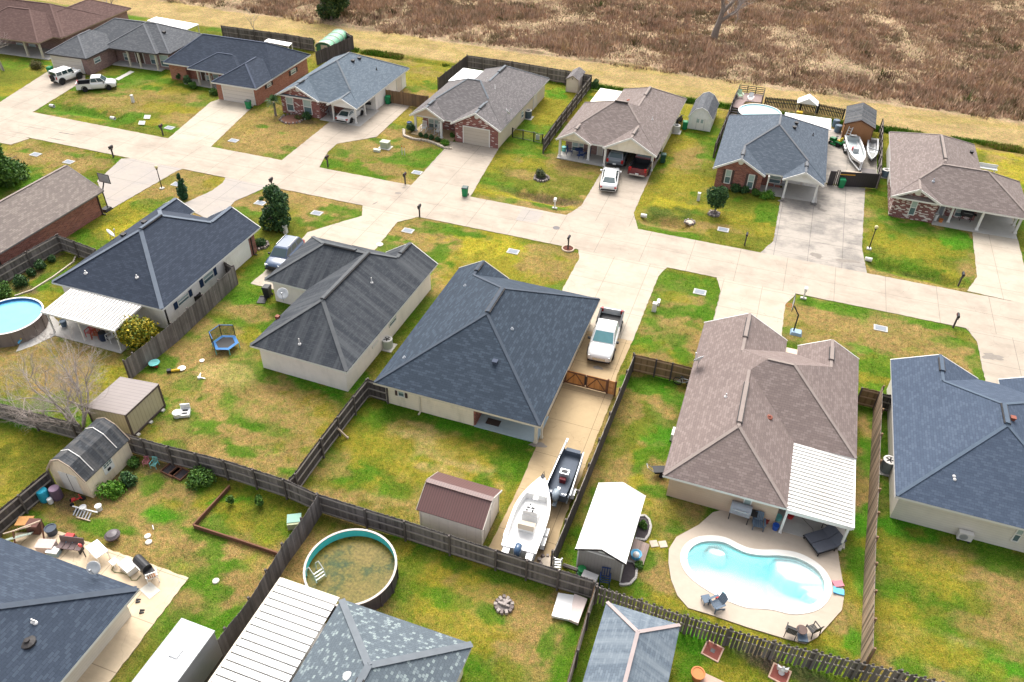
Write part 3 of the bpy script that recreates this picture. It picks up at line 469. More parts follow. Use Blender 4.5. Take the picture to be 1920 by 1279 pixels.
# ------------------------------------------------------------------ houses
WHITE = M('white_trim', (0.66, 0.645, 0.61), 0.5, 0.06); GLASS = M('window_glass', (0.10, 0.15, 0.16), 0.08, 0.25, 1.2, spec=0.6); BLIND = M('window_blind', (0.34, 0.42, 0.40), 0.15, 0.15, 2.0, spec=0.5)
DARK = M('dark_trim', (0.025, 0.022, 0.022), 0.6, 0.2); CREAM = M('cream_paint', (0.55, 0.50, 0.40), 0.6, 0.08)
M('white_door', (0.62, 0.56, 0.50), 0.5, 0.05); M('tan_door', (0.47, 0.41, 0.34), 0.5, 0.05); M('brown_door', (0.08, 0.05, 0.04), 0.5, 0.1)
lined('siding_white', (0.80, 0.765, 0.72), 0.2, 0.10, 1, dirt=(0.42, 0.40, 0.36)); lined('siding_cream', (0.76, 0.68, 0.54), 0.2, 0.12, 1, dirt=(0.40, 0.36, 0.27)); lined('siding_tan', (0.50, 0.375, 0.275), 0.2, 0.10, 1)
lined('siding_beige', (0.60, 0.51, 0.39), 0.2, 0.12, 1); lined('siding_grey', (0.62, 0.58, 0.51), 0.2, 0.18, 1)
lined('stucco', (0.77, 0.71, 0.68), 3.0, 0.03, 1, dirt=(0.56, 0.52, 0.50))
brick('brick_red', (0.16, 0.045, 0.032), (0.30, 0.105, 0.07)); brick('brick_white', (0.17, 0.05, 0.045), (0.26, 0.085, 0.07), 0.10); brick('brick_flecked', (0.13, 0.04, 0.038), (0.20, 0.065, 0.06), 0.24)
brick('brick_orange', (0.27, 0.09, 0.05), (0.38, 0.15, 0.09)); brick('brick_mauve', (0.19, 0.105, 0.095), (0.29, 0.18, 0.16))
shingle('roof_navy', (0.030, 0.039, 0.057), (0.044, 0.055, 0.078), tab=0.4); shingle('roof_slate', (0.032, 0.044, 0.061), (0.053, 0.07, 0.094), tab=0.42, row=0.17)
shingle('roof_blue', (0.05, 0.068, 0.102), (0.07, 0.092, 0.13), tab=0.33, row=0.17); shingle('roof_weathered', (0.036, 0.041, 0.050), (0.055, 0.061, 0.069), streak=(0.092, 0.098, 0.104))
shingle('roof_taupe', (0.16, 0.128, 0.117), (0.23, 0.19, 0.175)); shingle('roof_brown', (0.165, 0.128, 0.117), (0.215, 0.172, 0.158), tab=0.33, row=0.17); shingle('roof_grey', (0.125, 0.115, 0.115), (0.185, 0.17, 0.168))
shingle('roof_lightblue', (0.095, 0.122, 0.152), (0.145, 0.175, 0.205)); shingle('roof_bluegrey', (0.07, 0.088, 0.112), (0.105, 0.125, 0.152)); shingle('roof_dullgrey', (0.082, 0.088, 0.098), (0.125, 0.128, 0.135))
shingle('roof_rust', (0.085, 0.05, 0.044), (0.125, 0.076, 0.066)); shingle('roof_mixed', (0.165, 0.137, 0.125), (0.235, 0.20, 0.175), tab=0.33, row=0.16); shingle('roof_mottled', (0.085, 0.105, 0.125), (0.15, 0.18, 0.195), fleck=(0.26, 0.31, 0.305), tab=0.2, row=0.16)
shingle('roof_silver', (0.095, 0.12, 0.15), (0.145, 0.175, 0.205), streak=(0.19, 0.22, 0.245)); shingle('roof_charcoal', (0.04, 0.044, 0.05), (0.075, 0.08, 0.088), streak=(0.13, 0.125, 0.12)); shingle('roof_denim', (0.036, 0.048, 0.07), (0.055, 0.071, 0.097), tab=0.36, row=0.17)
lined('ribbed_white', (0.66, 0.65, 0.63), 0.30, 0.42, 0, 0.45, dirt=(0.46, 0.44, 0.41), line=0.14)
M('flat_white', (0.72, 0.71, 0.69), 0.5, 0.04)
for n_, c_ in (('cap_navy', (0.055, 0.068, 0.10)), ('cap_light', (0.105, 0.125, 0.155)), ('cap_pale', (0.085, 0.09, 0.095)), ('cap_pink', (0.30, 0.25, 0.24)), ('cap_taupe', (0.225, 0.185, 0.165)), ('cap_grey', (0.125, 0.14, 0.155)), ('cap_blue', (0.068, 0.092, 0.125)), ('cap_dull', (0.12, 0.125, 0.135)), ('cap_rust', (0.115, 0.068, 0.058)), ('cap_slate', (0.052, 0.065, 0.085))): M(n_, c_, 0.9, 0.2, 2.0)
ZE = 2.4; FD = 0.17
class House:
    def __init__(s, name, label, px, xy=(0, 0), rot=0.0, cat='house', zpx=ZE, group=None):
        r = math.radians(rot); g = G(px[0], px[1], zpx); c, sn = math.cos(r), math.sin(r)
        s.o = Vector((g.x-(c*xy[0]-sn*xy[1]), g.y-(sn*xy[0]+c*xy[1]), 0)); s.r = r
        s.root = thing(name, label, cat, s.o, r, group); s.roofo = None
        s.inv = Matrix.Translation(s.o) @ Matrix.Rotation(r, 4, 'Z'); s.inv = s.inv.inverted()
    def loc(s, px, py, z=0.0): return s.inv @ G(px, py, z)
    def on(s, face, plane, px, py):
        d = s.inv.to_3x3() @ ray(px, py); p = s.inv @ CAMP; i = 1 if face[1] == 'y' else 0
        t = (plane-p[i])/d[i]; q = p+d*t
        return (q[1-i], q.z)
    def fb(s, mb, face, plane, a0, a1, z0, z1, d0, d1):
        if a0 > a1: a0, a1 = a1, a0
        k = -1 if face[0] == '-' else 1; p, q = sorted((plane+k*d0, plane+k*d1))
        return mb.box(a0, a1, p, q, z0, z1) if face[1] == 'y' else mb.box(p, q, a0, a1, z0, z1)
    def roof(s, blocks, mat, cap, pitch=0.55, trim=WHITE, gable=None, capw=0.22, part='roof'):
        R_, F_, C_, V_ = MB(), MB(), MB(), MB(); gw = {}
        vents = []
        for n, b in enumerate(blocks):
            k, x0, x1, y0, y1 = b[:5]; o = b[5] if len(b) > 5 else {}
            p = o.get('p', pitch); ze = o.get('ze', ZE)-0.004*n
            if k == 'hip':
                wx, wy = x1-x0, y1-y0; h = min(wx, wy)/2; zr = ze+p*h; e0, e1 = o.get('e', (h, h))
                if wx <= wy: A, B = (x0+h, y0+e0, zr), (x0+h, y1-e1, zr)
                else: A, B = (x0+e0, y0+h, zr), (x1-e1, y0+h, zr)
                c = [(x0, y0, ze), (x1, y0, ze), (x1, y1, ze), (x0, y1, ze)]
                if wx <= wy:
                    R_.face([c[0], c[1], A]); R_.face([c[1], c[2], B, A]); R_.face([c[2], c[3], B]); R_.face([c[3], c[0], A, B]); hp = [(c[0], A), (c[1], A), (c[2], B), (c[3], B)]
                else:
                    R_.face([c[0], c[1], B, A]); R_.face([c[1], c[2], B]); R_.face([c[2], c[3], A, B]); R_.face([c[3], c[0], A]); hp = [(c[0], A), (c[3], A), (c[1], B), (c[2], B)]
                for i in range(4):
                    a_, b_ = c[i], c[(i+1) % 4]; F_.face([(a_[0], a_[1], ze-FD), (b_[0], b_[1], ze-FD), (b_[0], b_[1], ze-0.002), (a_[0], a_[1], ze-0.002)])
                F_.face([(q[0], q[1], ze-FD) for q in c[::-1]])
                caps = o.get('caps', {0: .01, 1: .01, 2: .01, 3: .01})
                if caps:
                    for ci, t0_ in caps.items():
                        a_, b_ = Vector(hp[ci][0]), Vector(hp[ci][1]); C_.bar(a_.lerp(b_, t0_)+Vector((0, 0, 0.012)), b_+Vector((0, 0, 0.012)), capw, 0.024)
                if Vector(A).to_2d() != Vector(B).to_2d(): C_.bar(Vector(A)+Vector((0, 0, 0.012)), Vector(B)+Vector((0, 0, 0.012)), capw, 0.024)
                if o.get('vent'): vents.append((A, B, o['vent']))
            else:
                xm = (x0+x1)/2; zr = ze+p*(x1-x0)/2; th = 0.14; fr = o.get('front', 'y0'); yf, yb = (y0, y1) if fr == 'y0' else (y1, y0)
                for (xa, xb) in ((x0, xm), (xm, x1)):
                    za, zb = (ze, zr) if xa == x0 else (zr, ze)
                    q = [(xa, y0, za), (xb, y0, zb), (xb, y1, zb), (xa, y1, za)]
                    R_.face(q); F_.face([(u_[0], u_[1], u_[2]-th) for u_ in q[::-1]])
                    F_.face([(xa, yf, za-th), (xb, yf, zb-th), (xb, yf, zb-0.002), (xa, yf, za-0.002)] if fr == 'y0' else [(xb, yf, zb-th), (xa, yf, za-th), (xa, yf, za-0.002), (xb, yf, zb-0.002)])
                    if o.get('both'): F_.face([(xa, yb, za-th), (xb, yb, zb-th), (xb, yb, zb-0.002), (xa, yb, za-0.002)])
                    sgn = 1 if fr == 'y0' else -1   # rake board, standing proud
                    F_.bar((xa, yf-sgn*0.03, za-0.09), (xb, yf-sgn*0.03, zb-0.09), 0.06, 0.2)
                for xe in (x0, x1): F_.face([(xe, y0, ze-th), (xe, y1, ze-th), (xe, y1, ze-0.002), (xe, y0, ze-0.002)])
                C_.bar((xm, y0+0.02, zr+0.012), (xm, y1, zr+0.012), capw, 0.024)
                ins = o.get('ins', 0.45); d_ = ins if fr == 'y0' else -ins
                for yw in ([yf+d_, yb-d_] if o.get('both') else [yf+d_]):
                    g_ = gw.setdefault(o.get('wall', gable) or 'siding_cream', MB()); zt = zr-th-0.01; wl = 0.4
                    g_.extr([(x0+wl, ze-0.2), (x1-wl, ze-0.2), (x1-wl, ze+p*wl-th-0.01), (xm, zt), (x0+wl, ze+p*wl-th-0.01)], 'y', min(yw, yw+(0.1 if fr == 'y0' else -0.1)), max(yw, yw+(0.1 if fr == 'y0' else -0.1)))
                if o.get('round'):
                    z_ = zr-0.62; q = []; MBv = MB(); MBv.tube([(xm, yf+d_+0.02, z_), (xm, yf+d_-0.06, z_)], 0.27, 16); MBv.obj('gable_vent', WHITE, s.root)
                if o.get('vent'): vents.append(((xm, y0, zr), (xm, y1, zr), o['vent']))
        s.roofo = R_.obj(part, MATS[mat], s.root); F_.obj('fascia', trim, s.roofo); C_.obj('ridge_cap', MATS[cap], s.roofo)
        for m_, g_ in gw.items(): g_.obj('gable_wall', MATS[m_], s.root)
        for A, B, (t0, t1) in vents:
            A, B = Vector(A), Vector(B); a_, b_ = A.lerp(B, t0), A.lerp(B, t1); mv = MB(); up = Vector((0, 0, 0.09))
            mv.bar(a_+up, b_+up, 0.26, 0.11); mv.cur = 1
            sd = (b_-a_).cross(Vector((0, 0, 1))).normalized()*0.165
            for g_ in (-1, 1): mv.bar(a_+sd*g_+Vector((0, 0, 0.045)), b_+sd*g_+Vector((0, 0, 0.045)), 0.07, 0.07)
            mv.obj('ridge_vent', [MATS[cap], DARK], s.roofo)
        return s
    def walls(s, lst, part='wall'):
        by = {}
        for i, (x0, x1, y0, y1, m, *z) in enumerate(lst):
            by.setdefault(m, MB()).box(x0+0.003*i, x1-0.003*i, y0+0.003*i, y1-0.003*i, (z[1] if len(z) > 1 else -0.1), (z[0] if z else ZE-FD-0.004))
        for m, b in by.items(): b.obj(part, MATS[m], s.root)
        return s
    def win(s, face, plane, p0, p1, shut=None, px=True, blind=True, bars=True, frame=WHITE):
        """window given by two opposite pixel corners (or local a,z pairs) on a wall plane"""
        (a0, z0), (a1, z1) = (s.on(face, plane, *p0), s.on(face, plane, *p1)) if px else (p0, p1)
        a0, a1 = sorted((a0, a1)); z0, z1 = sorted((z0, z1)); f = MB(); w_ = 0.07
        s.fb(f, face, plane, a0-w_, a1+w_, z0-w_, z0, 0.0, 0.07); s.fb(f, face, plane, a0-w_, a1+w_, z1, z1+w_, 0.0, 0.07)
        s.fb(f, face, plane, a0-w_, a0, z0+0.001, z1-0.001, 0.0, 0.068); s.fb(f, face, plane, a1, a1+w_, z0+0.001, z1-0.001, 0.0, 0.068)
        if bars: s.fb(f, face, plane, a0+0.001, a1-0.001, (z0+z1)/2-0.03, (z0+z1)/2+0.03, 0.0, 0.06)
        fo = f.obj('window', frame, s.root)
        g = MB(); zc = (z0+z1)/2; s.fb(g, face, plane, a0, a1, z0, zc if blind else z1, 0.0, 0.025); 
        if blind: g.cur = 1; s.fb(g, face, plane, a0, a1, zc, z1, 0.0, 0.027)
        g.obj('pane', [GLASS, BLIND], fo)
        if shut:
            sw = min(0.42, (a1-a0)*0.45)
            for aa in (a0-w_-sw-0.02, a1+w_+0.02):
                h = MB(); s.fb(h, face, plane, aa, aa+sw, z0-0.06, z1+0.06, 0.0, 0.05); h.obj('shutter', shut, s.root)
        return s
    def door(s, face, plane, p0, p1, mat, px=True, name='door', rows=0, frame=WHITE, h=None):
        (a0, z0), (a1, z1) = (s.on(face, plane, *p0), s.on(face, plane, *p1)) if px else (p0, p1)
        a0, a1 = sorted((a0, a1)); z0, z1 = 0.03, (h or max(z0, z1)); d = MB(); s.fb(d, face, plane, a0, a1, z0, z1, 0.0, 0.04)
        if rows:
            d.cur = 1
            for i in range(1, rows): s.fb(d, face, plane, a0+0.02, a1-0.02, z0+(z1-z0)*i/rows-0.015, z0+(z1-z0)*i/rows+0.015, 0.0, 0.045)
        do = d.obj(name, [mat, M('door_joint', (0.36, 0.31, 0.27), 0.6)], s.root); f = MB()
        s.fb(f, face, plane, a0-0.12, a0, z0, z1+0.12, 0.0, 0.06); s.fb(f, face, plane, a1, a1+0.12, z0, z1+0.12, 0.0, 0.06); s.fb(f, face, plane, a0+0.001, a1-0.001, z1, z1+0.119, 0.0, 0.058); f.obj('door_frame', frame, do)
        return s
    def post(s, x, y, wd=0.2, h=ZE-FD, mat=WHITE, z0=0.0):
        m = MB(); m.box(x-wd/2, x+wd/2, y-wd/2, y+wd/2, z0, h-0.003); m.box(x-wd*0.72, x+wd*0.72, y-wd*0.72, y+wd*0.72, z0, 0.18+z0); m.box(x-wd*0.7, x+wd*0.7, y-wd*0.7, y+wd*0.7, h-0.15, h-0.001)
        m.obj('post', mat, s.root); return s
    def floor(s, x0, x1, y0, y1, mat, z=0.09, name='porch_floor'):
        m = MB(); m.box(x0, x1, y0, y1, -0.2, z); m.obj(name, MATS[mat], s.root); return s
    def vents(s, pts, mat, size=0.16, h=0.35, name='roof_pipe', dz=0.0):
        for x, y, z in pts:
            m = MB(); m.lathe([(size*1.7, -0.1), (size*1.7, 0.03), (size*0.6, 0.1), (size*0.6, h), (0.001, h+0.01)], 10, (x, y, z+dz)); m.obj(name, mat, s.roofo)
        return s
    def rz(s, px, py, z0=ZE):
        """point of the roof seen at a pixel: walk the ray through the roof mesh"""
        o = s.inv @ CAMP; d = (s.inv.to_3x3() @ ray(px, py)).normalized()
        ok, loc, nn, _ = s.roofo.ray_cast(o, d)
        return (loc, nn) if ok else (s.inv @ G(px, py, 3.5), Vector((0, 0, 1)))
    def pipes(s, pxs, mat, size=0.09, h=0.3, name='roof_pipe'):
        return s.vents([tuple(s.rz(*p)[0]) for p in pxs], mat, size, h, name)
    def boxvent(s, pxs, mat=DARK, sz=0.34):
        for p in pxs:
            q, nn = s.rz(*p); m = MB(); m.cbox(q+Vector((0, 0, 0.1)), (sz, sz, 0.2)); m.cbox(q+Vector((0, 0, 0.22)), (sz*1.25, sz*1.25, 0.05)); m.obj('roof_vent', mat, s.roofo)
        return s
    def spout(s, face, plane, a, mat=WHITE):
        m = MB(); s.fb(m, face, plane, a-0.05, a+0.05, 0.1, ZE-FD, 0.0, 0.08); s.fb(m, face, plane, a-0.05, a+0.05, 0.02, 0.1, 0.0, 0.4); m.obj('downspout', mat, s.root); return s
BPIPE = M('pipe_white', (0.62, 0.6, 0.58), 0.5); RUST = M('vent_rust', (0.22, 0.07, 0.045), 0.7); LEADP = M('pipe_lead', (0.3, 0.32, 0.35), 0.5)
GREYM = M('grey_metal', (0.32, 0.33, 0.34), 0.45, 0.15, metal=0.3)
def hdish(h, px, py, sz=0.42, face=0.6, roof=True, base=None):
    """satellite dish bolted to the roof: part of the house"""
    q = h.rz(px, py)[0] if roof else Vector(base)
    m = MB(); m.tube([q, q+Vector((0, 0, 0.45)), q+Vector((0.05, 0.05, 0.7))], 0.03, 6); d = h.root
    a = m.obj('satellite_dish', GREYM, d); b = MB(); mt = Matrix.Translation(q+Vector((0.05, 0, 0.75))) @ Matrix.Rotation(face, 4, 'Z') @ Matrix.Rotation(math.radians(55), 4, 'X')
    b.lathe([(0.001, 0.0), (sz*0.5, 0.03), (sz*0.85, 0.09), (sz, 0.15), (sz*0.97, 0.17), (sz*0.5, 0.06), (0.001, 0.03)], 18); b.v = [tuple(mt @ Vector(v)) for v in b.v]; b.obj('dish', M('dish_grey', (0.55, 0.55, 0.54), 0.4), a, smooth=True)
    c = MB(); c.bar(mt @ Vector((0, -sz, 0.1)), mt @ Vector((0, 0, 0.55)), 0.035); c.cbox(mt @ Vector((0, 0, 0.56)), (0.1, 0.1, 0.12)); c.obj('feed_arm', GREYM, a)
SH_DK = M('shutter_dark', (0.035, 0.025, 0.03), 0.6); SH_NV = M('shutter_navy', (0.012, 0.03, 0.075), 0.6); SH_BR = M('shutter_brown', (0.07, 0.045, 0.042), 0.6)
# --- far side of the street, right to left
h = House('brick_house', 'taupe roofed house with white-flecked brick gable and open carport near the right edge', (1671, 367.5))
h.roof([('hip', 0, 12.9, 0, 8.6, dict(p=.55, caps={0: .55, 2: .01, 3: .01})), ('hip', .1, 9.3, .7, 17, dict(p=.5, caps={2: .01, 3: .01}, vent=(0.08, .92))), ('gab', 0, 4.75, -.02, 2.2, dict(p=.52, wall='brick_flecked', round=1))], 'roof_taupe', 'cap_taupe')
h.walls([(.45, 4.6, .45, 2.6, 'brick_flecked'), (.46, 8.7, 2.5, 7.9, 'brick_flecked'), (.45, 8.9, 7.6, 16.6, 'siding_white'), (8.69, 12.5, 6.4, 8.2, 'siding_white')])
h.floor(4.6, 12.5, .1, 6.3, 'slab_grey', .07).win('-y', .45, (1703, 401), (1722, 377)).door('-y', 2.5, (1757, 405), (1772, 388), M('slate_door', (.28, .30, .33), .5), h=2.0).win('-y', 2.5, (1789, 404), (1807, 392))
for p in ((1777, 417), (1830, 432), (1902, 438), (1897, 414)): q = h.loc(*p); h.post(q.x, min(q.y, 3), .22)
h.boxvent([(1821, 287)]).pipes([(1750, 340)], LEADP)
h = House('brick_house', 'slate blue roofed brick house with white carport gable over a stained driveway', (1337, 314), rot=1.0)
h.roof([('hip', 0, 11.5, .7, 15.1, dict(p=.55, caps={0: .47, 1: .36, 2: .01, 3: .01})), ('gab', 0, 5.44, 0, 3.35, dict(p=.55, wall='brick_red', round=1, vent=(.25, .62))), ('gab', 7.2, 11.35, -.1, 2.7, dict(p=.55, wall='flat_white', round=1, vent=(.5, .8)))], 'roof_bluegrey', 'cap_dull')
h.walls([(.45, 5.2, .45, 3, 'brick_red'), (.46, 7.3, 2.6, 5.5, 'brick_red'), (7.1, 11.05, 4.2, 14.6, 'siding_white'), (.45, 7.2, 5.0, 14.6, 'siding_white')])
h.floor(5.2, 7.5, .6, 2.6, 'slab_grey', .1).floor(7.5, 11.2, .6, 4.2, 'slab_grey', .06, 'carport_floor')
h.win('-y', .45, (1358, 342), (1372, 320), SH_BR).win('-y', .45, (1400, 352), (1415, 329), SH_BR).win('-y', 2.6, (1442, 341), (1465, 331)).door('-y', 4.2, (1500, 345), (1508, 333), MATS['white_door'], h=2)
for p in ((1467.5, 371), (1524, 380)): q = h.loc(*p); h.post(q.x, q.y, .2)
for p in ((1436, 352),): q = h.loc(*p); h.post(q.x, .5, .12)
h.boxvent([(1493, 233), (1489.5, 241)]).pipes([(1524, 254)], DARK, .07)
a_ = MB(); c_ = [h.loc(*p, 2.5) for p in ((1466, 219), (1558, 246), (1556, 220), (1468, 214))]; x0, x1 = c_[0].x+.3, c_[1].x; a_.box(x0, x1, 14.9, 18.3, 2.36, 2.46); a_.obj('awning', MATS['ribbed_white'], h.root); h.post(x0+.2, 18.1, .12, 2.36).post(x1-.2, 18.1, .12, 2.36)
h = House('brick_house', 'taupe roofed house whose open carport shelters a grey car and a red pickup', (1042.5, 260), rot=-.7)
h.roof([('hip', 0, 11.5, .3, 11.6, dict(p=.53, e=(5.0, 5.0), caps={0: .41, 1: .01, 2: .6}, vent=(0.0, 1.0))), ('hip', 3.4, 11.5, 3.4, 17.9, dict(p=.55, caps={2: .01, 3: .01}, vent=(.55, .98))), ('gab', 0, 4.1, 0, 2.45, dict(p=.56, wall='siding_cream', ins=.3, vent=(.3, .75))), ('gab', 5.5, 11.5, -.1, 3.4, dict(p=.55, wall='siding_cream', ins=.3, vent=(.25, .75)))], 'roof_taupe', 'cap_taupe')
h.walls([(.45, 5.6, 2.6, 6.6, 'brick_mauve'), (.46, 11.05, 6.5, 17.4, 'siding_cream')])
h.floor(.2, 5.6, .1, 2.6, 'slab_grey', .1)
for p in ((1049, 293), (1102.5, 301), (1132.5, 311), (1220, 321)): q = h.loc(*p); h.post(q.x, max(q.y, .3), .24)
h.win('-y', 2.6, (1073, 281), (1084, 268)).win('-y', 2.6, (1086, 280), (1094, 269)).door('-y', 2.6, (1121, 285), (1131, 266), MATS['white_door'], h=2.0)
h.pipes([(1179, 188)], RUST, .16, .12, 'roof_vent').pipes([(1223, 224)], BPIPE, .07)
h = House('brick_house', 'grey roofed house with rocking chair porch and flecked brick garage gable', (767.5, 215), rot=-.5)
h.roof([('hip', 0, 11.6, .3, 11.7, dict(p=.53, e=(5.0, 5.0), caps={0: .44, 1: .01, 2: .62})), ('hip', 2.6, 11.6, 3.2, 17.9, dict(p=.55, caps={2: .01, 3: .01}, vent=(.55, .98))), ('gab', 0, 4.45, 0, 2.6, dict(p=.56, wall='siding_tan', ins=.3, vent=(.3, .8))), ('gab', 5.4, 11.6, -.3, 3.45, dict(p=.55, wall='brick_white', round=1, vent=(.35, .8)))], 'roof_grey', 'cap_grey')
h.walls([(5.75, 11.15, .15, 3, 'brick_white'), (.45, 6.0, 2.6, 6.6, 'brick_white'), (.46, 11.15, 6.4, 17.4, 'siding_beige'), (10.9, 11.16, .16, 6.5, 'siding_beige')])
h.floor(.1, 5.5, -.1, 2.6, 'drive_tan', .1).door('-y', .15, (870, 264), (917, 246), MATS['tan_door'], rows=5, name='garage_door', h=2.05)
for p in ((780, 246), (828, 260)): q = h.loc(*p); h.post(q.x, max(q.y, .2), .24)
h.win('-y', 2.6, (805, 238), (813, 224)).win('-y', 2.6, (816, 239), (822, 226)).win('+x', 11.15, (977, 222), (981, 207)).door('+x', 11.15, (1000, 190), (1006, 176), MATS['white_door'], h=2.0)
h.pipes([(914, 150), (928, 163), (928, 166)], BPIPE, .06); hdish(h, 950, 222, .4, 2.2)
a_ = MB(); c_ = [h.loc(*p, 2.5) for p in ((837, 152), (870, 127), (915, 135), (902, 152))]; a_.box(c_[0].x+.1, c_[2].x-.3, 11.75, c_[1].y, 2.36, 2.46); a_.obj('awning', MATS['flat_white'], h.root); h.post(c_[0].x+.3, c_[1].y-.2, .1, 2.36).post(c_[2].x-.5, c_[1].y-.2, .1, 2.36)
h = House('brick_house', 'light blue-grey roofed brick house with a white sedan under its carport', (669, 204), rot=.5)
h.roof([('hip', -11.25, 0, .45, 14.9, dict(p=.55, caps={0: .54, 1: .36, 2: .01, 3: .01})), ('gab', -11.3, -5.25, .2, 3.15, dict(p=.5, wall='brick_white', round=1, vent=(.3, .7))), ('gab', -4.0, .02, -.1, 2.25, dict(p=.5, wall='flat_white', ins=.3))], 'roof_lightblue', 'cap_grey')
h.walls([(-10.85, -5.5, .65, 3, 'brick_white'), (-10.84, -3.6, 2.9, 6, 'brick_red'), (-10.85, -.45, 5.6, 14.5, 'siding_white')])
h.floor(-5.5, 0, .3, 5.6, 'slab_grey', .06)
h.win('-y', .65, (540, 206), (548, 184)).win('-y', .65, (572, 212), (582, 189)).door('-y', 2.9, (601, 212), (606, 193), MATS['white_door'], h=2.0)
for p in ((627, 226), (668, 232), (685, 217)): q = h.loc(*p); h.post(q.x, max(.15, q.y), .18)
h.boxvent([(662, 116), (674, 111)]).pipes([(706, 131)], DARK, .07); h.door('+x', -.45, (744, 165), (752, 152), MATS['white_door'], h=1.9)
h = House('brick_house', 'dark blue roofed orange brick house with a wide pinkish garage door', (480, 167), rot=1.5)
h.roof([('hip', -16.4, 0, 3.7, 13.6, dict(p=.54, e=(3.4, 3.4), caps={0: .01, 1: .01, 3: .01})), ('hip', -6.5, 0, 0, 9, dict(p=.54, caps={0: .01, 1: .01})), ('hip', -12.2, -4, 3.0, 9, dict(p=.5, caps={0: .01}))], 'roof_navy', 'cap_navy')
h.walls([(-6.2, -.45, .5, 5.4, 'brick_orange'), (-16, -6.1, 5.2, 8, 'brick_orange'), (-15.9, -.45, 5.2, 13.2, 'brick_orange'), (-16.2, -13.6, 4.4, 6, 'brick_orange')])
h.floor(-13.5, -6.2, 3.4, 5.2, 'slab_grey', .12).door('-y', .5, (422, 187), (474, 170), MATS['white_door'], rows=4, name='garage_door', h=2.0)
for p in ((376, 161), (398, 165)): q = h.loc(*p); h.post(q.x, max(q.y, 3.5), .2, mat=CREAM)
h.win('-y', 5.2, (388, 155), (396, 143)).win('-y', 5.2, (402, 152), (409, 141)).win('+x', -.45, (501, 164), (507, 155), SH_DK).win('+x', -.45, (546, 140), (553, 128), SH_DK).door('-y', 5.2, (381, 156), (386, 143), MATS['brown_door'], h=2)
h = House('brick_house', 'grey roofed mauve brick house with three cream porch posts', (84, 100), rot=4.0)
h.roof([('hip', .2, 15.6, 5.2, 13.9, dict(p=.55)), ('hip', 0, 6.5, 0, 9, dict(p=.55, caps={0: .01, 1: .01})), ('hip', 5.4, 14.0, 4.6, 13.4, dict(p=.55, e=(4.2, 3.6), caps={0: .01, 1: .01}))], 'roof_dullgrey', 'cap_dull', trim=M('trim_brown', (.06, .05, .05), .6))
h.walls([(.45, 6.1, .5, 6, 'brick_mauve'), (.46, 15.2, 6.3, 13.5, 'brick_mauve'), (13.2, 15.2, 5.6, 6.4, 'brick_mauve')])
h.floor(6.2, 14, 4.7, 6.3, 'slab_grey', .12).door('-y', .5, (107, 139), (153, 119), MATS['white_door'], rows=4, name='garage_door', h=2.05)
for p in ((241, 128), (260, 131), (289, 137)): q = h.loc(*p); h.post(q.x, max(q.y, 4.9), .2, mat=CREAM)
h.win('+x', 6.1, (178, 119), (186, 106)).win('-y', 6.3, (285, 119), (293, 104)).win('-y', 5.6, (304, 123), (314, 105)).door('-y', 6.3, (259, 119), (267, 101), MATS['brown_door'], h=2).win('-y', 6.3, (235, 112), (240, 101))
h.boxvent([(308, 62)])
h = House('brick_house', 'rust brown roofed brick house with cream corner posts at the top left', (27, 75), rot=3.5)
h.roof([('hip', -16, 5.3, 2.9, 13.4, dict(p=.52)), ('hip', -2.5, 5.4, 3.4, 18.2, dict(p=.5, caps={1: .01, 2: .01, 3: .01})), ('hip', -9.5, 3.9, 0, 10.5, dict(p=.5, e=(4.9, 4.9), caps={0: .01, 2: .01}))], 'roof_rust', 'cap_rust', trim=M('trim_tan', (.3, .22, .16), .6))
h.walls([(-15.5, 4.9, 4, 13, 'brick_mauve'), (-2, 4.95, 12, 17.6, 'brick_mauve')])
h.floor(-9, 4.5, .3, 4, 'slab_grey', .1)
for p in ((54, 106), (82, 110), (93, 92)): q = h.loc(*p); h.post(q.x, max(q.y, .4), .24, mat=CREAM)
h.win('-y', 4, (60, 98), (66, 84)).win('-y', 4, (36, 94), (42, 82))
# --- near side of the street, left to right
h = House('brick_house', 'long red brick house with weathered mixed grey-brown roof at the left edge', (194, 357.5), rot=-.5)
h.roof([('gab', -7.5, 0, -26, 0, dict(p=.53, wall='brick_red', front='y1', both=1))], 'roof_mixed', 'cap_taupe', trim=M('trim_grey', (.16, .15, .15), .6))
h.walls([(-7.05, -.45, -25.6, -.45, 'brick_red')]); h.spout('+x', -.45, -.6, DARK).spout('+x', -.45, -12.4, DARK)
h = House('house', 'dark navy roofed house with ribbed white patio awning and navy shutters', (304, 581), (10.85, 0), rot=.5)
h.roof([('hip', 0, 10.85, 0, 13.4, dict(p=.58, caps={0: .01, 1: .01, 2: .5, 3: .32}, vent=(0, 1))), ('gab', 0, 3.5, 11.7, 14.05, dict(p=.58, front='y1', wall='siding_white')), ('gab', 5.4, 10.86, 10.72, 13.7, dict(p=.58, front='y1', wall='brick_red'))], 'roof_navy', 'cap_light', capw=.34)
h.walls([(.45, 10.4, .45, 12.4, 'siding_white'), (5.8, 10.42, 12.3, 13.2, 'brick_red'), (.45, 3.1, 12.3, 13.5, 'brick_red')])
h.win('+x', 10.4, (335, 574), (351, 549), SH_NV).win('+x', 10.4, (383, 533), (397, 506), SH_NV).boxvent([(271, 419), (232, 443)]).pipes([(257, 520), (161, 512)], BPIPE, .09, .25)
hdish(h, 0, 0, .45, 2.4, False, (.06, h.loc(196, 452, 2.2).y, 2.36)); h.spout('+x', 10.4, .65, DARK).spout('+x', 10.4, 12.6, DARK)
p_ = [h.loc(*q, 2.3) for q in ((132, 540), (266, 573), (212, 620), (82, 578))]; a_ = MB(); x0, x1, y0 = (p_[0].x+p_[3].x)/2, (p_[1].x+p_[2].x)/2, (p_[2].y+p_[3].y)/2
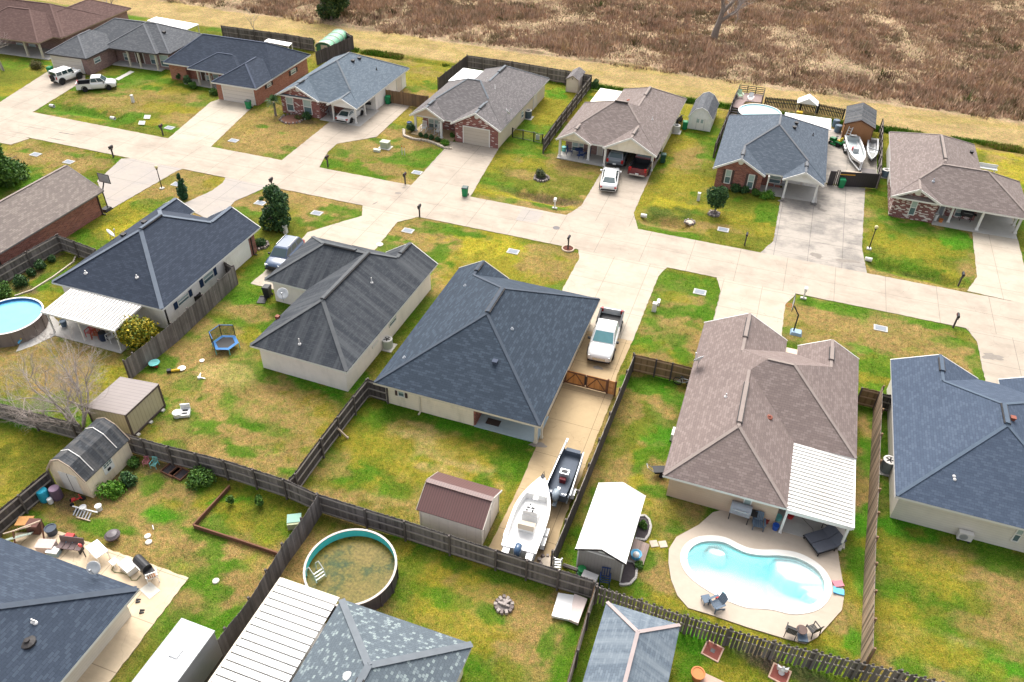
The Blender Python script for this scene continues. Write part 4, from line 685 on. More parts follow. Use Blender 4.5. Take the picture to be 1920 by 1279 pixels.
nr = int((x1-x0)/.3)
for i in range(nr):
    xa = x0+(x1-x0)*i/nr; xb = x0+(x1-x0)*(i+1)/nr-.075
    a_.raw([(xa, y0, 2.06), (xb, y0, 2.06), (xb, .05, 2.24), (xa, .05, 2.24), (xa, y0, 2.12), (xb, y0, 2.12), (xb, .05, 2.3), (xa, .05, 2.3)], [(0, 3, 2, 1), (4, 5, 6, 7), (0, 1, 5, 4), (1, 2, 6, 5), (2, 3, 7, 6), (3, 0, 4, 7)])
    a_.cur = 1; a_.raw([(xb, y0, 2.05), (xb+.075, y0, 2.05), (xb+.075, .05, 2.23), (xb, .05, 2.23)], [(0, 1, 2, 3)]); a_.cur = 0
JNT = M('awning_joint', (.13, .125, .12), .6); aw = a_.obj('awning', [M('awning_white', (.52, .505, .475), .45, .12, 1.0, dirt=(.40, .37, .33)), JNT], h.root); a_ = MB(); a_.box(x0-.04, x1+.04, y0-.09, y0-.01, 1.98, 2.16); a_.obj('gutter', WHITE, aw)
for q in (x0+.3, (x0+x1)/2-.2, x1-.2): h.post(q, y0+.12, .1, 2.03)
h.floor(x0, x1, y0-.2, .45, 'slab_grey', .06, 'patio_floor')
h = House('house', 'weathered charcoal roofed house with pale walls and a left wing', (650, 698), (8.13, 0), rot=-1.0)
h.roof([('hip', -.1, 8.15, 0, 15.4, dict(p=.63, caps={0: .01, 1: .01, 2: .6}, vent=(0, 1))), ('hip', -4.15, 5.5, 7.85, 15.35, dict(p=.6, e=(3.75, 1.0), caps={0: .01, 1: .01}, vent=(.02, .62))), ('gab', 3.2, 8.16, 12.95, 15.5, dict(p=.63, front='y1', vent=(.25, .85)))], 'roof_weathered', 'cap_pale', capw=.3)
h.walls([(.35, 7.7, .45, 14.95, 'stucco'), (-3.75, 1, 8.3, 14.9, 'stucco')])
h.win('+x', 7.7, (730, 613), (741, 590)).win('+x', 7.7, (698, 652), (708, 638)).pipes([(562, 645), (697, 530)], BPIPE, .07, .5); hdish(h, 532, 565, .45, .5)
m_ = MB(); q = h.rz(521, 597)[0]; m_.cbox(q+Vector((0, 0, .12)), (.3, .3, .26)); m_.obj('roof_vent', RUST, h.roofo)
h = House('house', 'big slate navy hip-roofed house with cream walls beside the wooden driveway gate', (699.5, 717.5), (0, 0))
h.roof([('hip', 0, 12.5, 0, 15.9, dict(p=.56, caps={0: .01, 1: .01, 2: .01, 3: .36}, vent=(0.02, .98))), ('gab', -.01, 4.5, 13.65, 15.95, dict(p=.56, front='y1', vent=(.25, .85)))], 'roof_slate', 'cap_slate', trim=CREAM)
h.walls([(.5, 7.35, .75, 15.5, 'siding_cream'), (7.3, 12.0, 3.4, 15.45, 'siding_cream'), (7.2, 7.5, .76, 3.5, 'brick_red')])
h.floor(7.4, 12.1, .7, 3.5, 'slab_blue', .1, 'patio_floor').post(12.0, .75, .2, mat=CREAM).post(12.25, 1.3, .14, mat=CREAM)
h.win('-y', .75, (748, 741), (757, 734), SH_BR, bars=False).spout('-y', .75, h.on('-y', .75, 788, 755)[0], CREAM).pipes([(872, 536), (758, 671), (960, 617)], LEADP, .08, .16).boxvent([(928, 681)], MATS['cap_navy'], .3)
d_ = MB(); q = h.loc(925, 792, .1); d_.box(q.x-.5, q.x+.5, q.y-.3, q.y+.3, .1, .13); d_.obj('door_mat', M('mat_brown', (.05, .035, .03), .9), h.root)
h = House('house', 'brown shingled house with a ribbed white patio awning above the swimming pool', (1242.5, 891), (0, 0))
h.roof([('hip', 0, 11.6, 5.85, 15.65, dict(p=.55, caps={2: .01})), ('hip', 0, 7.7, 0, 13.6, dict(p=.56, caps={0: .01, 1: .01}, vent=(.05, .75))), ('gab', -.01, 6.35, 12.25, 17.15, dict(p=.55, front='y1', vent=(.35, .85))), ('gab', 7.2, 11.62, 13.35, 16.8, dict(p=.55, front='y1', vent=(.25, .7)))], 'roof_brown', 'cap_taupe')
h.walls([(.45, 7.3, .6, 16.5, 'siding_tan'), (7.2, 11.2, 6.3, 16.3, 'siding_tan')])
h.win('-y', .6, (1390, 960), (1410, 934), bars=True).pipes([(1361, 744)], BPIPE, .07, .3).pipes([(1442, 782)], RUST, .14, .16, 'roof_vent'); hdish(h, 1307, 690, .42, 4.0)
h.win('-y', 6.3, (1478, 985), (1492, 962), px=True) if False else None
a_ = MB(); nr = 19
for i in range(nr):
    ya = .0+(5.95-.0)*i/nr; yb = ya+5.95/nr-.085
    for (p, q, zt, zb) in ((ya, yb, 0.0, 0.07), (yb, ya+5.95/nr, -.055, 0.05)):
        a_.cur = 1 if zt else 0
        a_.raw([(7.62, p, 2.46+zt-zb), (11.45, p, 2.30+zt-zb), (11.45, q, 2.30+zt-zb), (7.62, q, 2.46+zt-zb), (7.62, p, 2.46+zt), (11.45, p, 2.30+zt), (11.45, q, 2.30+zt), (7.62, q, 2.46+zt)], [(0, 3, 2, 1), (4, 5, 6, 7), (0, 1, 5, 4), (1, 2, 6, 5), (2, 3, 7, 6), (3, 0, 4, 7)])
aw = a_.obj('awning', [MATS['awning_white'], JNT], h.root); a_ = MB(); a_.box(11.46, 11.56, -.05, 6.0, 2.14, 2.36); a_.obj('gutter', WHITE, aw)
a_ = MB(); a_.box(7.62, 11.45, -.09, -.01, 2.1, 2.4); a_.obj('beam', WHITE, aw); h.post(11.3, .1, .14, 2.2).post(7.72, .1, .14, 2.3)
h.floor(7.3, 11.6, .2, 6.3, 'slab_grey', .1, 'patio_floor')
h = House('house', 'blue shingled house with grey lap siding at the right edge', (1679, 930), (0, 0))
h.roof([('hip', 0, 12, 0, 14.05, dict(p=.46, caps={0: .01, 1: .01, 2: .38, 3: .5}, vent=(.02, .98))), ('gab', -.01, 6, 11.05, 14.15, dict(p=.46, front='y1', vent=(.35, .85))), ('gab', 7.45, 12.02, 11.75, 14.6, dict(p=.46, front='y1'))], 'roof_blue', 'cap_blue')
h.walls([(.4, 11.55, .45, 13.6, 'siding_grey')]); h.win('-y', .45, (1897, 1012), (1922, 992)).pipes([(1789, 893), (1790, 899)], BPIPE, .06, .1).boxvent([(1898, 787)], RUST, .26)
# --- bottom row (tops only)
h = House('house', 'denim blue roofed house with pale side wall beside the cluttered patio', (261, 1103.5), (0, 0))
h.roof([('hip', -15, 0, -13.5, 0, dict(p=.5))], 'roof_denim', 'cap_slate', capw=.36)
h.walls([(-14.6, -.9, -13, -.45, 'siding_grey')]); h.pipes([(66, 1168), (62, 1166)], BPIPE, .07, .25).pipes([(52, 1204)], DARK, .22, .2, 'roof_vent')
m_ = h.rz(182, 1076); hdish(h, 184, 1078, .38, .4)
h = House('house', 'mottled grey-green shingled house with a wide ribbed white awning on its left', (640, 1123), (0, 4.8))
h.roof([('hip', 0, 7.6, -12, 4.8, dict(p=.5, vent=(.5, .92)))], 'roof_mottled', 'cap_grey', trim=CREAM, capw=.36)
h.walls([(.4, 7.2, -11.6, 4.35, 'siding_cream')]); h.pipes([(652, 1268)], BPIPE, .14, .1, 'roof_vent')
a_ = MB(); nr = 30
for i in range(nr):
    yb_ = 4.72-.42*i; ya = yb_-.42
    a_.cur = 0; a_.box(-3.65, -.12, ya+.07, yb_, 2.38, 2.44); a_.cur = 1; a_.box(-3.65, -.12, ya, ya+.069, 2.34, 2.37)
aw = a_.obj('awning', [M('awning_clean', (.56, .55, .53), .4, .08, .8, dirt=(.50, .48, .45)), JNT], h.root); a_ = MB(); a_.box(-3.78, -3.66, -8, 4.8, 2.26, 2.46); a_.box(-3.66, -.1, 4.73, 4.82, 2.26, 2.46); a_.obj('gutter', CREAM, aw)
h.post(-3.5, 4.5, .12, 2.3).post(-3.5, .5, .12, 2.3).floor(-3.6, .3, -8, 4.4, 'slab_grey', .06, 'patio_floor')
h = House('outbuilding', 'small hip-roofed outbuilding of weathered silver-blue shingles with pale pink ridges', (1137.5, 1128), (0, 4.0), cat='shed')
h.roof([('hip', 0, 4.0, -7, 4, dict(p=.62))], 'roof_silver', 'cap_pink', capw=.2); h.walls([(.3, 3.7, -6.7, 3.7, 'siding_grey')])
# ------------------------------------------------------------------ fences
WOODG = M('wood_grey', (0.20, 0.178, 0.168), 0.9, 0.3, 1.2, island=0.55, dirt=(0.07, 0.06, 0.055)); WOODD = M('wood_dark', (0.085, 0.072, 0.07), 0.9, 0.3, 1.2, island=0.5); WOODB = M('wood_brown', (0.25, 0.155, 0.085), 0.9, 0.25, 1.2, island=0.45, dirt=(0.12, 0.09, 0.07))
WOODO = M('wood_orange', (0.55, 0.24, 0.07), 0.75, 0.2, 1.5, island=0.3); WOODR = M('wood_red', (0.16, 0.075, 0.045), 0.9, 0.25, 1.5, island=0.3); RAILG = M('rail_grey', (0.30, 0.265, 0.235), 0.9, 0.2, 1.5, island=0.3); RAILB = M('rail_brown', (0.34, 0.23, 0.14), 0.9, 0.2, 1.5); POSTG = M('post_grey', (0.10, 0.085, 0.078), 0.9, 0.3, 2.0); PALEW = M('wood_pale', (0.42, 0.33, 0.25), 0.9, 0.15, 2)
CORR = lined('corrugated_black', (0.03, 0.025, 0.03), 0.25, 0.6, 0, 0.5); BLKM = M('black_metal', (0.02, 0.02, 0.022), 0.5, 0.2)
WOODY = M('wood_striped', (0.34, 0.245, 0.165), 0.9, 0.3, 1.2, island=0.75)
def fence(name, label, pts, h=1.85, style='board', mat=None, rail=None, post=None, side=1, gap=2.4, px=True, capr=False, bw=0.15, cat='fence', lean=0.0, rails=3):
    """posts, rails and pickets along a line of ground points; side: which side of the line carries the rails"""
    mat = mat or WOODG; rail = rail or RAILG; post = post or POSTG; P_ = [G(*p) for p in pts] if px else [Vector((p[0], p[1], 0)) for p in pts]
    o = P_[0].copy(); root = thing(name, label, cat, o); pm = None; bd = MB(); r = random.Random(len(label)*7+int(o.x*10))
    for a, b in zip(P_[:-1], P_[1:]):
        a, b = a-o, b-o; d = b-a; ln_ = d.length; d = d/ln_; n = Vector((-d.y, d.x, 0))*side; ang = math.atan2(d.y, d.x)
        k = max(1, round(ln_/gap))
        for i in range(k+1):
            if i == 0 and (a.length > 1e-3): continue
            q = a+d*(ln_*i/k)+n*0.10
            if pm is None:
                m = MB(); m.box(-.055, .055, -.055, .055, -.3, h+0.06); pm = m.mesh('post', post)
            po = bpy.data.objects.new('post', pm); COL.objects.link(po); po.parent = root; po.location = q; po.rotation_euler.z = ang
        zr = [0.22, h*0.52, h-0.2][-rails:] if rails < 3 else [0.22, h*0.52, h-0.2]
        if style != 'wire':
            for z in zr:
                m = MB(); m.bar(a+n*0.045+Vector((0, 0, z)), b+n*0.045+Vector((0, 0, z)), 0.045, 0.10); m.obj('rail', rail, root)
        if capr: m = MB(); m.bar(a+n*.02+Vector((0, 0, h+.02)), b+n*.02+Vector((0, 0, h+.02)), 0.15, 0.04); m.obj('cap_rail', rail, root)
        if style == 'wire':
            for z in (0.1, h): m = MB(); m.bar(a+Vector((0, 0, z)), b+Vector((0, 0, z)), 0.05); m.obj('rail', post, root)
            t_ = 0
            while t_ < ln_: bd.bar(a+d*t_+Vector((0, 0, .05)), a+d*t_+Vector((0, 0, h)), 0.025); t_ += 0.13
            continue
        t_ = 0.0; i = 0; pitch = {'board': bw+.006, 'shadow': bw*1.42, 'picket': bw*1.35}[style]
        while t_ < ln_-0.02:
            hh = h*(1+r.uniform(-.018, .018)); w2 = min(bw, ln_-t_); c = a+d*(t_+w2/2); off = 0.0
            if style == 'shadow' and i % 2: off = 0.095
            c = c+n*off*1.0; tw = r.uniform(-.01, .01)
            e = d*(w2/2); u = n*0.009
            q = [c-e-u, c+e-u, c+e+u, c-e+u]; zt = hh; ch = 0.035
            bd.raw([(p.x, p.y, 0.02) for p in q]+[(p.x+n.x*tw, p.y+n.y*tw, zt-ch) for p in q]+[(c.x-e.x*.5-u.x+n.x*tw, c.y-e.y*.5-u.y+n.y*tw, zt), (c.x+e.x*.5-u.x+n.x*tw, c.y+e.y*.5-u.y+n.y*tw, zt), (c.x+e.x*.5+u.x+n.x*tw, c.y+e.y*.5+u.y+n.y*tw, zt), (c.x-e.x*.5+u.x+n.x*tw, c.y-e.y*.5+u.y+n.y*tw, zt)],
                   [(0, 3, 2, 1), (0, 1, 5, 4), (1, 2, 6, 5), (2, 3, 7, 6), (3, 0, 4, 7), (4, 5, 9, 8), (5, 6, 10, 9), (6, 7, 11, 10), (7, 4, 8, 11), (8, 9, 10, 11)])
            t_ += pitch; i += 1
    bd.obj('boards' if style != 'wire' else 'bars', mat, root, uv=False); return root
fence('board_fence', 'long weathered grey plank fence from the tan metal shed past the red-roofed shed and boats', [(232, 845), (327, 872), (430, 898), (540, 934), (602, 962), (690, 990), (762, 1012), (930, 1067), (1045, 1104), (1110, 1124)], 1.85, side=-1)
fence('shadowbox_fence', 'staggered-board grey fence below the pool yard with gaps between its pickets', [(1114, 1131), (1280, 1189), (1440, 1237), (1672, 1292), (1900, 1352)], 1.7, 'shadow', WOODG, side=1, gap=2.4, rails=2)
fence('board_fence', 'dark plank fence with pale rails between the trampoline yard and the red shed yard', [(692, 744), (665, 778), (605, 858), (558, 924), (546, 936)], 1.8, 'board', WOODD, side=1)
fence('board_fence', 'short dark fence piece joining the cream wall of the slate navy house', [(692, 744), (729, 755)], 1.75, 'board', WOODD, side=-1, gap=1.6)
fence('board_fence', 'weathered fence beside the long navy-shuttered house, ending at the tan metal shed', [(447, 532), (390, 587), (333, 641), (262, 698), (246, 712)], 1.85, 'board', WOODG, side=-1)
fence('board_fence', 'short grey fence closing the side of the navy-shuttered house near its windows', [(447, 532), (414, 514)], 1.7, 'board', WOODG, side=1, gap=1.2)
fence('board_fence', 'old grey fence along the long red brick house with shrubs at its foot', [(-60, 575), (0, 538), (60, 503), (118, 470)], 1.75, 'board', WOODG, side=-1)
fence('board_fence', 'short brown-grey fence with two rails from the brick house towards the navy house', [(118, 470), (150, 482), (190, 497)], 1.7, 'board', WOODG, side=-1, gap=2)
fence('board_fence', 'grey fence behind the big bare tree at the left edge', [(-60, 770), (0, 785), (75, 806), (150, 826), (165, 830)], 1.75, 'board', WOODG, side=-1)
fence('board_fence', 'black plank fence with pale rails beside the blue and purple barrels', [(-60, 1052), (0, 1005), (50, 962), (104, 916)], 1.7, 'board', WOODD, RAILG, side=-1)
fence('board_fence', 'grey fence running down beside the box trailer and the ribbed awning', [(604, 963), (575, 1009), (540, 1057), (480, 1158), (390, 1276), (330, 1360)], 1.85, 'board', WOODG, side=-1)
fence('board_fence', 'dark fence with brown mended boards between the boat driveway and the striped lawn', [(1186, 696), (1160, 762), (1122, 857), (1083, 955), (1036, 1068)], 1.75, 'board', WOODD, side=-1)
fence('board_fence', 'new brown fence with walk gate and bicycle beside the brown shingled house', [(1186, 696), (1226, 705), (1256, 712), (1310, 726)], 1.7, 'board', WOODB, RAILB, WOODD, side=-1, gap=1.5)
fence('board_fence', 'long fence of mixed brown and grey pickets between pool yard and blue house lawn', [(1637, 766), (1627, 960), (1621, 1050), (1617, 1150), (1613, 1258)], 2.25, 'board', WOODY, RAILG, WOODB, side=1, capr=False)
fence('board_fence', 'short brown fence beside the double gabled end of the brown shingled house', [(1604, 758), (1637, 766)], 1.7, 'board', WOODB, RAILB, side=-1, gap=1.6)
fence('board_fence', 'short mossy dark fence at the corner of the blue house', [(1642, 767), (1682, 777)], 1.6, 'board', WOODD, side=-1, gap=1.4)
fence('board_fence', 'brown fence edge between spa cover and silver-blue outbuilding', [(1111, 1132), (1096, 1180), (1076, 1250), (1056, 1320)], 1.7, 'board', WOODB, side=1)
fence('board_fence', 'weathered grey fence behind the dark blue roofed house', [(420, 72), (480, 80), (540, 88), (590, 97)], 1.9, 'board', WOODG, side=-1)
fence('board_fence', 'dark grey fence beside the green arched shed', [(596, 122), (630, 108), (664, 92), (650, 85)], 1.9, 'board', WOODD, side=1)
fence('board_fence', 'brown to grey fence between the white sided house and the green bin', [(724, 192), (756, 197), (803, 205)], 1.7, 'board', WOODB, side=1)
fence('board_fence', 'dark fence with white top along the bare back lawn to the grey roofed house', [(823, 170), (850, 148), (877, 126)], 1.75, 'board', WOODD, side=1)
fence('board_fence', 'grey back fence behind the grey roofed house and the small beige shed', [(877, 128), (960, 140), (1060, 157), (1106, 166)], 1.85, 'board', WOODG, side=-1)
fence('board_fence', 'slanting dark fence with pale rails next to the beige shed', [(1106, 166), (1070, 214), (1040, 254), (1017, 288)], 1.8, 'board', WOODD, RAILG, side=1)
fence('board_fence', 'dark fence along the left wall of the slate blue roofed house', [(1376, 196), (1362, 232), (1350, 262), (1336, 296)], 1.8, 'board', WOODD, side=1)
fence('picket_fence', 'low black picket fence behind the above ground pool and the wooden shed', [(1432, 200), (1500, 206), (1532, 213), (1580, 223)], 1.3, 'picket', BLKM, BLKM, BLKM, side=-1, rails=2)
fence('wire_fence', 'low black wire fence with gate beside the beige walled house', [(960, 258), (1000, 266), (1016, 270)], 1.15, 'wire', BLKM, BLKM, BLKM, gap=1.4)
fence('board_fence', 'black fence beside the small boats and the yellow-green lawn', [(1650, 245), (1648, 300), (1645, 352)], 1.5, 'board', WOODD, side=-1)
def panel_gate(name, label, a, b, h, build, cat='gate'):
    p, q = G(*a), G(*b); d = q-p; L_ = d.length; root = thing(name, label, cat, p, math.atan2(d.y, d.x)); build(root, L_, h); return root
def bg(root, L_, h):
    for i, (x0, x1) in enumerate(((0.08, L_*.42), (L_*.43, L_*.84))):
        m = MB(); k = int((x1-x0)/.14)
        for j in range(k): m.box(x0+(x1-x0)*j/k, x0+(x1-x0)*(j+1)/k-.006, -.01, .01, .08, h)
        lf = m.obj('leaf', WOODO, root); f = MB()
        for z in (.16, h-.1): f.box(x0, x1, -.05, -.011, z-.05, z+.05)
        for x in (x0+.05, x1-.05): f.box(x-.05, x+.05, -.052, -.012, .1, h)
        f.bar((x0+.1, -.04, .2), ((x0+x1)/2, -.04, h-.12), .09, .04); f.bar(((x0+x1)/2, -.03, h-.12), (x1-.1, -.03, .2), .09, .04); f.obj('brace_frame', WOODR, lf)
    m = MB(); k = 6
    for j in range(k): m.box(L_*.86+L_*.14*j/k, L_*.86+L_*.14*(j+1)/k-.008, -.01, .01, .05, h)
    for z in (.2, h*.5, h-.15): m.box(L_*.86, L_, -.05, -.012, z-.04, z+.04)
    m.obj('side_panel', WOODO, root)
    for x in (0, L_*.85, L_): m = MB(); m.box(x-.06, x+.06, -.06, .06, -.2, h+.08); m.obj('post', WOODR, root)
    m = MB(); m.box(L_*.425-.06, L_*.425+.06, -.08, -.055, h*.3, h*.9); m.obj('latch', BLKM, root)
panel_gate('wooden_gate', 'orange double wooden gate with Z braces across the driveway', (1057, 718), (1152, 742), 1.35, bg)
def cg(root, L_, h):
    for x0, x1 in ((0, L_*.12), (L_*.2, L_*.98)):
        m = MB(); m.extr([(x0+(x1-x0)*j/40, 0) for j in range(1)] or [(x0, 0)], 'y', -.02, .02) if False else m.box(x0, x1, -.02, .02, .05, h); m.obj('panel', CORR, root)
    for x in (L_*.14, L_*.18, L_): m = MB(); m.box(x-.06, x+.06, -.06, .06, -.2, h+.15); m.obj('post', POSTG, root)
    m = MB(); m.box(L_*.2, L_*.5, -.09, -.03, h*.8, h*.8+.09); m.obj('drop_bar', M('bar_orange', (.6, .3, .05), .6), root)
panel_gate('corrugated_gate', 'black corrugated gate with orange bar behind a green bin', (1550, 348), (1643, 354), 1.75, cg)
m = None
def low_border(label, pts):
    P_ = [G(*p) for p in pts]; o = P_[0]; root = thing('board_edging', label, 'edging', o)
    for a, b in zip(P_[:-1], P_[1:]): k = MB(); k.bar(a-o+Vector((0, 0, .14)), b-o+Vector((0, 0, .14)), .05, .34); k.bar(a-o+Vector((0, 0, .325)), b-o+Vector((0, 0, .325)), .09, .03); k.obj('board', WOODR, root)
low_border('low reddish board edging around a small green plot below the long fence', [(432, 916), (364, 990), (450, 1018), (524, 1043)])
# ------------------------------------------------------------------ sheds
def rect_thing(name, label, cat, a, b, c):
    """root at pixel a (ground), local x towards b, local y towards c"""
    p, q, r = G(*a), G(*b), G(*c); d = q-p; rz = math.atan2(d.y, d.x); root = thing(name, label, cat, p, rz)
    return root, d.length, (r-p).length if c else 0
def gable_shed(name, label, o, rz, W, D, hw, hr, wall, roofm, trim=WHITE, ridge='y', door=None, ov=.15, front='-y', vent=None, win=None, drside=None):
    root = thing(name, label, 'shed', o, rz); m = MB()
    if ridge == 'y':
        m.extr([(0, 0), (W, 0), (W, hw), (W/2, hr), (0, hw)], 'y', 0, D); prof = [(-ov, hw-ov*(hr-hw)/(W/2)), (W/2, hr+.03), (W+ov, hw-ov*(hr-hw)/(W/2))]; ax = 'y'; a, b = -ov, D+ov
    else:
        m.extr([(0, 0), (D, 0), (D, hw), (D/2, hr), (0, hw)], 'x', 0, W); prof = [(-ov, hw-ov*(hr-hw)/(D/2)), (D/2, hr+.03), (D+ov, hw-ov*(hr-hw)/(D/2))]; ax = 'x'; a, b = -ov, W+ov
    m.obj('wall', wall, root, fix=True); r_ = MB()
    for (p, q) in ((prof[0], prof[1]), (prof[1], prof[2])): r_.extr([p, q, (q[0], q[1]+.05), (p[0], p[1]+.05)], ax, a, b)
    ro = r_.obj('roof', roofm, root, fix=True); t_ = MB()
    for e in (a-.02, b+.02):
        for (p, q) in ((prof[0], prof[1]), (prof[1], prof[2])):
            A = (p[0], e, p[1]) if ax == 'y' else (e, p[0], p[1]); B = (q[0], e, q[1]) if ax == 'y' else (e, q[0], q[1]); t_.bar(A, B, .04, .13)
        t_.obj('trim', trim, ro)
    for x, y in ((0, 0), (W, 0), (W, D), (0, D)): c = MB(); c.box(x-.04, x+.04, y-.04, y+.04, 0, hw-.05); c.obj('corner_trim', trim, root)
    return root
M('shed_beige', (.68, .56, .48), .7, .08); M('metal_brown', (.2, .1, .09), .5, .2)
MATS['red_ribbed'] = lined('red_ribbed', (0.105, 0.048, 0.043), 0.16, 0.5, 0, 0.5, line=.25, dirt=(.10, .06, .055))
g0 = G(902, 1027); sh = gable_shed('garden_shed', 'cream shed with dark red ribbed metal roof behind the plank fence', (-15.0, 28.15, 0), 0.0, 4.0, 2.95, 2.0, 2.85, lined('wall_cream', (.74, .66, .58), .6, .08, 0), MATS['red_ribbed'], M('trim_cream', (.62, .56, .48), .6), 'x')
m = MB(); m.box(4.002, 4.03, .5, 2.3, .1, 1.9); m.cur = 1; m.box(4.031, 4.04, 1.38, 1.41, .1, 1.9); m.obj('door', [MATS['wall_cream'], DARK], sh)
m = MB(); m.box(-.17, 4.17, 1.3, 1.65, 2.84, 2.93); m.obj('ridge_cap', MATS['red_ribbed'], sh)
sh = gable_shed('garden_shed', 'grey plank shed with bright white low roof and twin mulch beds', (-5.15, 28.75, 0), 0.0, 2.65, 4.95, 2.05, 2.6, lined('plank_grey', (.30, .275, .255), .2, .2, 0), M('roof_white', (.75, .74, .73), .5, .03), WHITE, 'y', ov=.18)
m = MB(); m.box(.02, 2.62, -.06, -.005, 1.93, 2.03); m.obj('trim', WHITE, sh); m = MB(); m.box(1.15, 1.55, -.05, -.004, 2.16, 2.3); m.obj('gable_vent', WHITE, sh)
sh = thing('metal_shed', 'tan ribbed metal shed with flat brown-grey sloping roof', 'shed', (-40.2, 28.35, 0)); m = MB(); W_, D_ = 3.35, 3.3
m.raw([(0, 0, .12), (W_, 0, .12), (W_, D_, .12), (0, D_, .12), (0, 0, 1.75), (W_, 0, 2.15), (W_, D_, 2.15), (0, D_, 1.75)], [(0, 3, 2, 1), (0, 1, 5, 4), (1, 2, 6, 5), (2, 3, 7, 6), (3, 0, 4, 7), (4, 5, 6, 7)]); m.obj('wall', lined('metal_tan', (.38, .335, .225), .3, .4, 0, .5), sh)
m = MB(); m.raw([(-.06, -.06, 1.78), (W_+.06, -.06, 2.19), (W_+.06, D_+.06, 2.19), (-.06, D_+.06, 1.78), (-.06, -.06, 1.72), (W_+.06, -.06, 2.13), (W_+.06, D_+.06, 2.13), (-.06, D_+.06, 1.72)], [(0, 1, 2, 3), (7, 6, 5, 4), (0, 4, 5, 1), (1, 5, 6, 2), (2, 6, 7, 3), (3, 7, 4, 0)])
rf = m.obj('roof', lined('metal_roof_brown', (.20, .168, .155), .3, .4, 0, .45), sh); m = MB(); BR_ = M('trim_brown_dark', (.075, .055, .05), .6)
for x, y, z in ((0, 0, 1.75), (W_, 0, 2.15), (W_, D_, 2.15), (0, D_, 1.75)): m = MB(); m.box(x-.06, x+.06, y-.06, y+.06, .1, z); m.obj('corner_trim', BR_, sh)
for q in ((W_-.05, W_+.072, -.055, D_+.055, .08, .2), (-.05, W_-.06, -.072, .05, .08, .2), (W_+.01, W_+.07, .062, D_-.062, 2.03, 2.13)): m = MB(); m.box(*q); m.obj('trim', BR_, sh)
for y in (.3, 1.6, 2.9): m = MB(); m.box(W_-.1, W_+.25, y-.12, y+.12, -.02, .12); m.obj('foundation_block', M('block_pale', (.5, .48, .44), .9), sh)
GAM = [(0, 0), (2.85, 0), (2.85, 1.75), (2.15, 2.75), (1.425, 3.1), (.7, 2.75), (0, 1.75)]
def gambrel(name, label, o, rz, W, D, s, wall, roofm, trim):
    root = thing(name, label, 'shed', o, rz); f = W/2.85; pr = [(x*f, z*s) for x, z in GAM]; m = MB(); m.extr(pr, 'y', 0, D); m.obj('wall', wall, root, fix=True); r_ = MB(); up = .05
    ch = [(pr[2][0]+.1, pr[2][1]-.12)]+pr[3:6]+[(pr[6][0]-.1, pr[6][1]-.12)]
    for p, q in zip(ch[:-1], ch[1:]): r_.extr([p, q, (q[0], q[1]+up), (p[0], p[1]+up)], 'y', -.1, D+.1)
    ro = r_.obj('roof', roofm, root, fix=True); 
    for e in (-.12, D+.12):
        t_ = MB()
        for p, q in zip(ch[:-1], ch[1:]): t_.bar((p[0], e, p[1]), (q[0], e, q[1]), .04, .12)
        t_.obj('trim', trim, ro)
    return root, pr
sh, pr = gambrel('barn_shed', 'cream barn-shaped shed with patched charcoal roof and white double doors', (-38.4, 23.05, 0), 0.0, 2.85, 3.75, 1.0, lined('plank_cream', (.78, .655, .49), .4, .10, 0, dirt=(.36, .32, .16)), MATS['roof_charcoal'], PALEW)
for y in (.75, 2.85):
    m = MB()
    for p, q in zip(pr[2:6], pr[3:7]): m.bar((p[0], y, p[1]+.075), (q[0], y, q[1]+.075), .05, .03)
    m.obj('metal_strip', WHITE, sh)
for x0, x1 in ((.75, 1.42), (1.46, 2.13)): m = MB(); m.box(x0, x1, -.05, -.005, .12, 1.75); m.obj('door', WHITE, sh)
m = MB(); m.box(1.42, 1.46, -.055, -.006, .12, 1.75); m.obj('door_gap', BLKM, sh)
m = MB(); m.box(2.855, 2.9, 1.35, 2.2, .75, 1.65); wd_ = m.obj('window', WHITE, sh); m = MB(); m.box(2.901, 2.91, 1.45, 2.1, 1.25, 1.55); m.cur = 1
for y in (1.66, 1.87): m.box(2.9105, 2.916, y-.015, y+.015, 1.25, 1.55)
m.box(2.911, 2.917, 1.45, 2.1, 1.385, 1.415); m.obj('pane', [GLASS, WHITE], wd_); m = MB(); m.box(2.901, 2.95, 1.62, 1.86, .9, 1.08); m.obj('vent', BLKM, wd_)
sh, pr = gambrel('barn_shed', 'white barn-shaped shed with grey roof beside the taupe roofed house', (-10.0, 95.7, 0), 0.0, 2.8, 5.4, .92, M('white_paint', (.8, .78, .74), .6), MATS['roof_dullgrey'], WHITE)
m = MB(); m.box(.45, 2.35, -.04, -.005, .1, 1.55); m.obj('double_door', lined('door_lines', (.78, .75, .7), .95, .25, 0), sh)
for x in (1.0, 1.5): m = MB(); m.box(x, x+.3, -.05, -.041, .95, 1.4); m.obj('pane', BLIND, sh)
sh = gable_shed('garden_shed', 'brown wooden shed with dark weathered gable roof behind the small boats', (8.05, 98.9, 0), -.03, 3.2, 5.6, 2.35, 3.0, lined('plank_brown', (.30, .135, .05), .2, .18, 0), MATS['roof_charcoal'], WOODR, 'y', ov=.18)
sh = gable_shed('garden_shed', 'small beige shed with grey gable roof at the grey back fence', (-27.35, 101.5, 0), .02, 1.6, 3.4, 1.75, 2.2, MATS['shed_beige'], MATS['roof_grey'], M('trim_beige', (.5, .4, .33), .7), 'y', ov=.1)
m = MB(); m.box(.3, 1.3, -.03, -.004, .1, 1.5); m.obj('double_door', MATS['shed_beige'], sh); m = MB(); m.box(.75, .85, -.03, -.004, 1.75, 1.95); m.obj('vent', DARK, sh)
